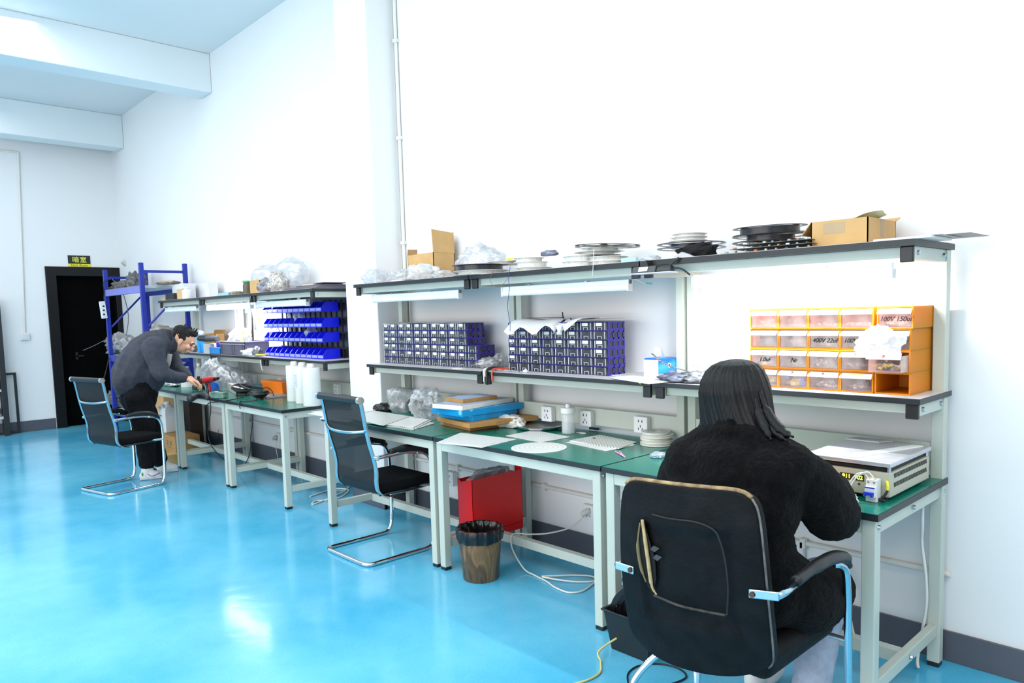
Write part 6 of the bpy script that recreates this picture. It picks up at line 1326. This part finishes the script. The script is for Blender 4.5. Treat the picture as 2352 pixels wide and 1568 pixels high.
# seat, arms, tubes
build('seat',MB().box(-.585,-1.235,.345,-.105,-.775,.440),m_leather,t,bevel=.035,seg=4,smooth='auto')
for s,xo in((-1,-.625),(1,-.045)):
    xi=-.55 if s<0 else -.125; yb=panel(0 if s<0 else 1,.5).y-.012; za=.603 if s<0 else .640
    if s<0: a_=aty(1414,1297,yb); b_=aty(1456,1310,yb)
    else: a_=aty(1720,1362,yb); b_=aty(1790,1370,yb)
    br=MB(); n=8
    build('arm_bracket',MB().rings([[p+Vector((0,-.003,.013)),p+Vector((0,.003,.013)),p+Vector((0,.003,-.013)),p+Vector((0,-.003,-.013))] for p in(a_,b_)]),m_chromeb,t,bevel=.003)
    sc_=a_ if s>0 else b_
    sc_=sc_+Vector((.012 if s>0 else -.012,-.004,0)); build('bracket_screw',MB().cone(sc_,sc_+Vector((0,-.003,0)),.008),mat('rusty_screw',(.12,.06,.04),.6,.5),t,smooth='auto')
    xo=b_.x-.004 if s>0 else a_.x+.004; za=b_.z if s>0 else a_.z
    pad=[(xo,yb+.10,za+.012),(xo,yb+.22,za+.022),(xo,yb+.33,za+.020),(xo,yb+.42,za-.002),(xo,yb+.45,za-.035)]
    build('arm_pad',MB().tube(pad,[.016,.020,.021,.020,.014],12,smooth=5),m_blackp,t,smooth=True)
    build('arm_link',MB().tube([(xo,yb,za),(xo,yb+.05,za-.002),(xo,yb+.11,za+.004)],.010,8),m_chromeb,t,smooth=True)
    build('side_tube',MB().tube([(xo,yb+.36,za-.005),(xo,yb+.425,za-.04),(xo,yb+.445,za-.12),(xo,yb+.455,.35),(xo,yb+.46,.14),(xo,yb+.44,.045),(xo,yb+.37,.014),(xo,yb+.2,.014),(xo,yb-.03,.014)],.0125,12,smooth=5),m_chromeb if s>0 else m_chrome,t,smooth=True)
    build('seat_bolt',MB().cone((xo-s*.06,-.86,.375),(xo,-.86,.375),.009),m_bolt,t,smooth='auto')
XL=aty(1414,1297,-1.34).x; 
build('base_bar',MB().tube([(-.625,-1.36,.014),(-.60,-1.385,.014),(-.33,-1.39,.014),(-.07,-1.385,.014),(-.045,-1.36,.014)],.0125,12,smooth=5),m_chrome,t,smooth=True)
for px,py in((1470,1560),): 
    a_=Vector((-.52,-1.16,.345)); build('under_tube',MB().tube([(-.47,-1.10,.345),(-.50,-1.13,.31),(-.56,-1.18,.25),(-.61,-1.22,.16),(-.628,-1.24,.02)],.0125,12,smooth=5),m_chrome,t,smooth=True)
build('under_tube',MB().tube([(-.42,-1.12,.345),(-.42,-1.12,.20),(-.42,-1.14,.03)],.011,10),m_chrome,t,smooth=True)
build('under_plate',MB().box(-.48,-1.15,.325,-.20,-.85,.345),m_blackp,t)
# ------------------------------------------------------------ people
m_skin=mat('skin',S(226,170,140),.5,var=.06,scale=12,sub=.15,spec=.35)
m_hair=mat('black_hair',(.0028,.0024,.0024),.42,var=.8,scale=3,stretch=(60,60,2.5),bump=.25,bscale=4,spec=.28)
m_fleece=mat('black_fleece',(.004,.004,.0045),.95,var=.5,scale=45,bump=.7,bscale=260,spec=.1,sheen=.04)
m_jeans=mat('grey_jeans',S(165,175,195),.85,var=.12,scale=40,bump=.3,bscale=300)
V=Vector
def head_prims(c,u,f,s=1.0):
    """c skull centre, u crown direction, f face direction"""
    u=V(u).normalized(); f=V(f); f=(f-u*f.dot(u)).normalized(); r=f.cross(u).normalized(); R=Matrix((r,f,u)).transposed()
    q=lambda a,b,d:V(c)+(r*a+f*b+u*d)*s
    P=[('e',q(0,-.008,.020),(.074*s,.094*s,.088*s),R),('e',q(0,.018,-.045),(.058*s,.068*s,.070*s),R),('e',q(0,.058,-.088),(.026*s,.022*s,.022*s),R),
       ('c',q(0,.088,-.005),.010*s,q(0,.108,-.038),.014*s),('e',q(0,.090,-.068),(.024*s,.014*s,.011*s),R),('e',q(0,.084,.012),(.050*s,.016*s,.012*s),R),
       ('e',q(-.038,.070,-.035),(.024*s,.022*s,.024*s),R),('e',q(.038,.070,-.035),(.024*s,.022*s,.024*s),R)]
    for sx in(-1,1):
        P+=[('e',q(sx*.076,-.006,-.022),(.008*s,.019*s,.031*s),R),('e',q(sx*.078,.000,-.046),(.007*s,.010*s,.012*s),R)]
    return P,q,R,(r,f,u)
def hand_prims(w,d,up,s=1.0,curl=.5,spread=.16,side=1):
    """wrist w, pointing direction d, back-of-hand normal up; five curled fingers"""
    w=V(w); d=V(d).normalized(); n=V(up); n=(n-d*n.dot(d)).normalized(); l=d.cross(n)*side
    P=[('c',w-d*.02,.026*s,w+d*.02*s,.027*s)]
    for k in(-1.3,-.45,.45,1.3): P.append(('c',w+d*.015*s+l*k*.012*s,.016*s,w+d*.078*s+l*k*.020*s,.0125*s))
    L=[.070,.082,.078,.060]
    for i,k in enumerate((-1.35,-.45,.45,1.35)):
        b=w+d*.080*s+l*k*.0205*s; a=k*spread*.4; d1=(d+l*a-n*curl*.55).normalized(); d2=(d+l*a-n*curl*1.6).normalized(); d3=(d*.6+l*a-n*curl*2.6).normalized()
        p1=b+d1*L[i]*.45*s; p2=p1+d2*L[i]*.32*s; p3=p2+d3*L[i]*.25*s
        P+=[('c',b,.0105*s,p1,.0095*s),('c',p1,.0095*s,p2,.0086*s),('c',p2,.0086*s,p3,.0072*s)]
    b=w+d*.022*s-l*.026*s; t1=(d*.75-l*.55-n*.35).normalized(); t2=(d*.95-l*.05-n*.45).normalized(); p1=b+t1*.040*s; p2=p1+t2*.030*s; p3=p2+t2*.022*s
    P+=[('c',b,.016*s,p1,.0125*s),('c',p1,.0125*s,p2,.0105*s),('c',p2,.0105*s,p3,.0085*s)]
    return P
# ======================= seated woman
w=thing('person','person seated with back turned, long black hair, fluffy black fleece coat, grey jeans','person',(-.33,-1.0,0))
HC_=aty(1690,908,-.915)
hp_,hq,hR,_=head_prims(HC_,(0.0,.16,1),(.02,1,-.30))
shR=V((-.145,-.985,.93)); shL=V((-.545,-.985,.92)); elR=V((-.098,-.83,.775)); elL=V((-.635,-.87,.76)); wrR=V((-.20,-.635,.815)); wrL=V((-.50,-.63,.81))
P=list(hp_)
P+=[('c',(-.36,-.985,.98),.052,HC_+V((0,-.01,-.06)),.050),('c',(-.34,-.985,.88),.10,(-.335,-1.01,.55),.10),('c',shL,.055,shR,.055),('e',(-.335,-1.01,.50),(.16,.12,.09))]
for sh,el,wr in((shR,elR,wrR),(shL,elL,wrL)): P+=[('c',sh,.05,el,.04),('c',el,.038,wr,.027)]
for sx,kx in((-.09,-.11),(.09,.13)):
    hip=V((-.335+sx,-1.0,.50)); kn=V((-.335+kx,-.62,.47)); an=V((-.335+kx+.02,-.80 if sx>0 else -.70,.09))
    P+=[('c',hip,.08,kn,.055),('c',kn,.05,an,.033),('c',an+V((0,-.03,-.045)),.03,an+V((0,.13,-.055)),.026)]
P+=hand_prims(wrR,(-.55,.75,.02),(.1,.1,1),1,.55,side=-1)+hand_prims(wrL,(.5,.8,.02),(-.1,.1,1),1,.55,side=1)
build_body=blob('body',P,m_skin,w,voxel=.006,smooth=3)
# hair
rowsH=[(825,1689,1693,-.93,.004),(826,1680,1702,-.928,.016),(830,1660,1719,-.925,.045),(838,1644,1734,-.928,.075),(850,1633,1744,-.93,.096),(870,1624,1752,-.935,.110),(895,1619,1760,-.94,.116),(920,1617,1765,-.945,.108),(945,1616,1770,-.955,.096),(968,1616,1776,-.965,.084),(985,1618,1783,-.972,.074),(1000,1624,1793,-.975,.068)]
RW=[]
for py,l,r_,cy,ry in rowsH:
    a_=aty(l,py,cy); b_=aty(r_,py,cy); RW.append((V(((a_.x+b_.x)/2,cy,(a_.z+b_.z)/2)),(b_.x-a_.x)/2,ry,(b_.z-a_.z)/2))
def hairpt(u,v,off=0):
    f=v*(len(RW)-1); i=min(int(f),len(RW)-2); k=f-i; sm=lambda A,B:A*(1-k)+B*k
    c=RW[i][0].lerp(RW[i+1][0],k); rx=sm(RW[i][1],RW[i+1][1]); ry=sm(RW[i][2],RW[i+1][2]); dz=sm(RW[i][3],RW[i+1][3])
    ang=PI*(-.30+1.60*u)
    w_=(.0016*math.sin(u*95+2.5*noise.noise(V((u*6,v*1.2,3))))+.0011*math.sin(u*233+5*v)+.004*noise.noise(V((u*9,v*1.5,7))))*min(1,v*4)
    part=-.005*math.exp(-((u-.56-.02*v)/.012)**2)*max(0,1-v*2.6)
    q=c+V((math.cos(ang)*(rx+w_+part+off),-math.sin(ang)*(ry+w_+part+off),dz*math.cos(ang)))
    return q
mb=MB(); mb.grid(lambda u,v:hairpt(u,v),220,44)
build_h=build('hair',mb,m_hair,w,smooth=True,solid=.004)
mb=MB()
for i,(a0,pts_) in enumerate(((0,[(1748,900),(1764,945),(1784,978),(1806,996),(1822,1003)]),(1,[(1744,910),(1757,950),(1775,985),(1796,1003),(1808,1012)]),(2,[(1738,915),(1748,955),(1762,990),(1772,1010)]),(3,[(1632,900),(1622,940),(1614,975),(1606,992)]),(4,[(1640,905),(1630,945),(1621,978)]))):
    Q=[aty(a_,b_,-.985-.012*k-(.02 if i==2 else 0)) for k,(a_,b_) in enumerate(pts_)]
    build('hair_lock',MB().tube([q+V((-.012 if i<3 else .012,.012,0)) if k<2 else q for k,q in enumerate(Q)],[.008,.017,.017,.012,.004],12,smooth=5),m_hair,build_h,smooth=True)
# parting line
# coat
C=[('e',(-.340,-1.005,.82),(.215,.140,.20)),('e',(-.345,-1.00,.925),(.20,.120,.105)),('e',(-.335,-1.03,.66),(.205,.150,.20)),('e',(-.32,-1.03,.53),(.225,.170,.13)),
   ('c',(-.20,-1.01,.90),.105,(-.49,-1.01,.895),.105),('c',(-.23,-1.035,.80),.12,(-.45,-1.035,.80),.12),
   ('path',[(-.33,-.99,1.01),(-.24,-.99,.965),(-.165,-.985,.925)],[.075,.080,.085]),('path',[(-.38,-.99,1.01),(-.455,-.99,.955),(-.53,-.985,.905)],[.075,.080,.085]),
   ('path',[(-.19,-.985,.92),(-.135,-.92,.87),(-.115,-.86,.80),(-.118,-.80,.755)],[.090,.092,.092,.090]),('path',[(-.118,-.82,.758),(-.145,-.72,.785),(-.185,-.655,.81)],[.086,.074,.056]),
   ('path',[(-.50,-.985,.905),(-.58,-.94,.85),(-.635,-.90,.79),(-.640,-.84,.76)],[.090,.088,.085,.082]),('path',[(-.640,-.85,.762),(-.58,-.73,.785),(-.51,-.65,.805)],[.080,.072,.056]),
   ('path',[(-.355,-.995,.985),(-.357,-.985,1.03)],[.088,.080]),('e',(-.355,-1.005,1.030),(.086,.070,.036)),
   ('path',[(-.215,-1.03,.60),(-.15,-.93,.50),(-.14,-.78,.49)],[.11,.115,.09]),('path',[(-.45,-1.03,.60),(-.50,-.93,.50),(-.50,-.78,.49)],[.11,.11,.09])]
def fold(v): return .006*noise.noise(v*7)+.003*noise.noise(v*18)+.0024*noise.noise(v*90)
build_c=blob('fleece_coat',C,m_fleece,w,voxel=.006,smooth=14,taper=fold)
J=[]
for sx,kx in((-.09,-.11),(.09,.13)):
    hip=V((-.335+sx,-1.0,.50)); kn=V((-.335+kx,-.62,.47)); an=V((-.335+kx+.02,-.80 if sx>0 else -.70,.12))
    J+=[('c',hip,.095,kn,.075),('c',kn,.074,an,.062)]
build_j=blob('jeans',J,m_jeans,w,voxel=.007,smooth=4,taper=lambda v:.003*noise.noise(v*25))
for sx,kx in((-.09,-.11),(.09,.13)):
    an=V((-.335+kx+.02,-.80 if sx>0 else -.70,.035)); blob('shoe',[('e',an+V((0,.05,.012)),(.042,.125,.036)),('e',an+V((0,-.03,.03)),(.038,.05,.05))],mat('shoe_white',(.75,.75,.74),.5),w,voxel=.006)
# ======================= bending man
F_=V((.33,.944,0)).normalized(); RG=V((F_.y,-F_.x,0))  # facing, his right
B0=V((-6.33,-.90,0))
def mp(px,py,b=0):
    d=ray(px,py); o=B0+RG*b; t_=((o-V(CAM)).dot(RG))/d.dot(RG); return V(CAM)+d*t_
m=thing('person','person bending over the far bench in dark grey fleece jacket, black trousers, white trainers','person',(B0.x,B0.y,0))
hc=mp(419,779); up=(mp(437,750)-mp(402,802)).normalized(); fc=(mp(445,800)-mp(415,775)).normalized()
hs=1.06
hp_,hq,hR,(hr,hf,hu)=head_prims(hc,up,fc,hs)
shr=mp(352,797,.19); shl=mp(372,792,-.19); elr=mp(372,858,.24); ell=mp(402,838,-.22); wrr=mp(424,869,.14); wrl=mp(434,868,-.06)
hip=mp(318,905); chest=mp(345,810); belly=mp(325,865)
foR=mp(345,1090,.13); foL=mp(385,1078,-.13)
P=list(hp_)+[('c',mp(378,783),.062,mp(403,782),.058),('c',chest,.13,belly,.13),('c',belly,.13,hip,.13),('c',shr,.06,shl,.06),('c',shr,.055,elr,.043),('c',elr,.04,wrr,.028),('c',shl,.055,ell,.043),('c',ell,.04,wrl,.028)]
for b,kn,an in((.10,mp(333,990,.11),mp(336,1068,.13)),(-.10,mp(345,985,-.11),mp(368,1058,-.13))):
    P+=[('c',mp(318,915,b),.085,kn,.06),('c',kn,.055,an,.036),('c',an,.034,an+F_*.03+V((0,0,-.05)),.026)]
P+=hand_prims(wrr,(mp(460,880,.10)-wrr),(0,0,1),1.05,.55,side=-1)+hand_prims(wrl,(mp(462,884,-.02)-wrl),(0,0,1),1.05,.6,side=1)
body_m=blob('body',P,m_skin,m,voxel=.005,smooth=3)
# eyes, brow, hair
for sx in(-1,1):
    build('eye',MB().ico(hq(sx*.030,.089,-.006),(.012,.006,.004),2,R=hR),mat('eye_dark',(.02,.012,.01),.3),m,smooth=True)
    build('eyebrow',MB().tube([hq(sx*.014,.104,.014),hq(sx*.034,.100,.018),hq(sx*.054,.086,.012)],.0045,6),m_hair,m,smooth=True)
build('lips',MB().ico(hq(0,.103,-.070),(.022,.006,.006),2,R=hR),mat('lips',S(190,110,100),.5),m,smooth=True)
m_hair2=mat('short_black_hair',(.012,.011,.011),.6,var=.8,scale=60,bump=.9,bscale=220,spec=.3)
Hm=[('e',hq(0,-.020,.048),(.077*hs,.088*hs,.068*hs),hR),('e',hq(0,.042,.088),(.055*hs,.044*hs,.028*hs),hR),('e',hq(0,-.066,.002),(.058*hs,.034*hs,.048*hs),hR)]+[('c',hq(.012*((i*7)%9-4),-.04+.018*i,.10),.012,hq(.014*((i*7)%9-4),-.05+.020*i,.128+.008*(i%3)),.004) for i in range(7)]
for sx in(-1,1): Hm+=[('e',hq(sx*.066,-.012,.020),(.013*hs,.034*hs,.034*hs),hR)]
hair_m=blob('hair',Hm,m_hair2,m,voxel=.0045,smooth=2,taper=lambda v:.006*noise.noise(v*60)+.004*abs(noise.noise(v*30)))
# jacket
m_jk=mat('dark_grey_fleece',S(70,72,82),.95,var=.15,scale=30,bump=.5,bscale=220,spec=.12,sheen=.06)
Jk=[('path',[mp(380,783),mp(350,797),mp(322,830),mp(305,868),mp(310,893)],[.10,.155,.185,.175,.15]),
    ('path',[mp(352,812),mp(345,850),mp(338,880)],[.15,.16,.12]),
    ('c',shr,.095,shl,.095),
    ('path',[shr,mp(358,825,.22),elr],[.095,.085,.074]),('path',[elr,mp(398,866,.20),wrr+(elr-wrr).normalized()*.02],[.074,.060,.046]),
    ('path',[shl,mp(390,818,-.22),ell],[.09,.08,.068]),('path',[ell,mp(420,855,-.14),wrl+(ell-wrl).normalized()*.03],[.066,.054,.044]),
    ('path',[mp(377,774),mp(386,776),mp(394,792)],[.082,.080,.072])]
jk=blob('fleece_jacket',Jk,m_jk,m,voxel=.007,smooth=8,taper=lambda v:.010*noise.noise(v*8)+.006*noise.noise(v*17))
build('shirt_front',MB().tube([mp(388,812,.06),mp(384,832,.06),mp(380,850,.04)],[.03,.032,.02],10,smooth=4),mat('shirt_pale',S(165,170,165),.8),m,smooth=True)
build('jacket_zip',MB().tube([mp(393,806,.03),mp(389,832,.03),mp(384,856,.02)],.006,6,smooth=4),m_blackp,m,smooth=True)
build('collar',MB().tube([mp(381,759,-.06),mp(385,760,.03),mp(390,775,.075),mp(394,795,.07)],[.012,.018,.02,.016],8,smooth=4),mat('collar_dark',S(38,40,46),.9),m,smooth=True)
m_tr=mat('black_trousers',(.006,.006,.008),.85,var=.4,scale=30,bump=.2,bscale=200,spec=.2)
T_=[('path',[mp(318,880),mp(318,905),mp(320,925)],[.155,.165,.13])]
for b,k,a in((.10,(332,990),(338,1062)),(-.10,(346,985),(366,1055))):
    T_+=[('path',[mp(316,915,b),mp((316+k[0])/2+2,950,b),mp(k[0],k[1],b*1.1),mp((k[0]+a[0])/2,(k[1]+a[1])/2,b*1.2),mp(a[0],a[1],b*1.3)],[.115,.105,.088,.078,.072])]
tr=blob('trousers',T_,m_tr,m,voxel=.007,smooth=4,taper=lambda v:.006*noise.noise(v*14))
def shoe(tx,hx,ty,b,label=None):
    heel=mp(hx,ty-4,b); toe=mp(tx,ty-4,b); d=(toe-heel); d.z=0; L=d.length; d.normalize(); heel.z=toe.z=0
    P=[('path',[heel+d*.02+V((0,0,.035)),heel+d*L*.5+V((0,0,.038)),heel+d*(L-.03)+V((0,0,.032))],[.042,.050,.040]),('c',heel+d*.035+V((0,0,.05)),.046,heel+d*.05+V((0,0,.095)),.046),('path',[heel+d*.04+V((0,0,.09)),heel+d*L*.55+V((0,0,.055))],[.044,.040])]
    s=blob('shoe',P,mat('trainer_white',(.80,.79,.76),.5,var=.03),m,voxel=.006,smooth=4)
    build('sole',MB().rings([[heel-d*.015+n*.04*k+V((0,0,zz)) if e==0 else heel+d*(L+.005)+n*.034*k+V((0,0,zz)) for e,k in((0,-1),(1,-1),(1,1),(0,1))] for zz in(.002,.022) for n in (V((d.y,-d.x,0)),)]),mat('sole_white',(.72,.71,.68),.6),s,bevel=.009,seg=3)
    return s,heel,d,L
s,h_,d_,L_=shoe(372,326,1098,.13)
n_=V((d_.y,-d_.x,0))
build('side_mark',MB().tube([h_+d_*.05+n_*.043+V((0,0,.055)),h_+d_*.09+n_*.046+V((0,0,.035)),h_+d_*.15+n_*.043+V((0,0,.06))],.004,6,smooth=4),mat('violet_mark',S(150,90,200),.5),s,smooth=True)
build('heel_patch',MB().ico(h_+d_*.01+n_*.030+V((0,0,.055)),(.012,.012,.02),2),mat('green_mark',S(40,170,90),.5),s,smooth=True)
build('tongue_patch',MB().ico(h_+d_*.04+n_*.030+V((0,0,.105)),(.016,.014,.014),2),mat('red_mark',S(220,60,70),.5),s,smooth=True)
build('laces',MB().tube([h_+d_*.085+n_*.02+V((0,0,.100)),h_+d_*.105+n_*.0+V((0,0,.095)),h_+d_*.12+n_*.02+V((0,0,.085)),h_+d_*.10+n_*.03+V((0,0,.09))],.005,6),m_blackp,s,smooth=True)
shoe(408,364,1085,-.13)
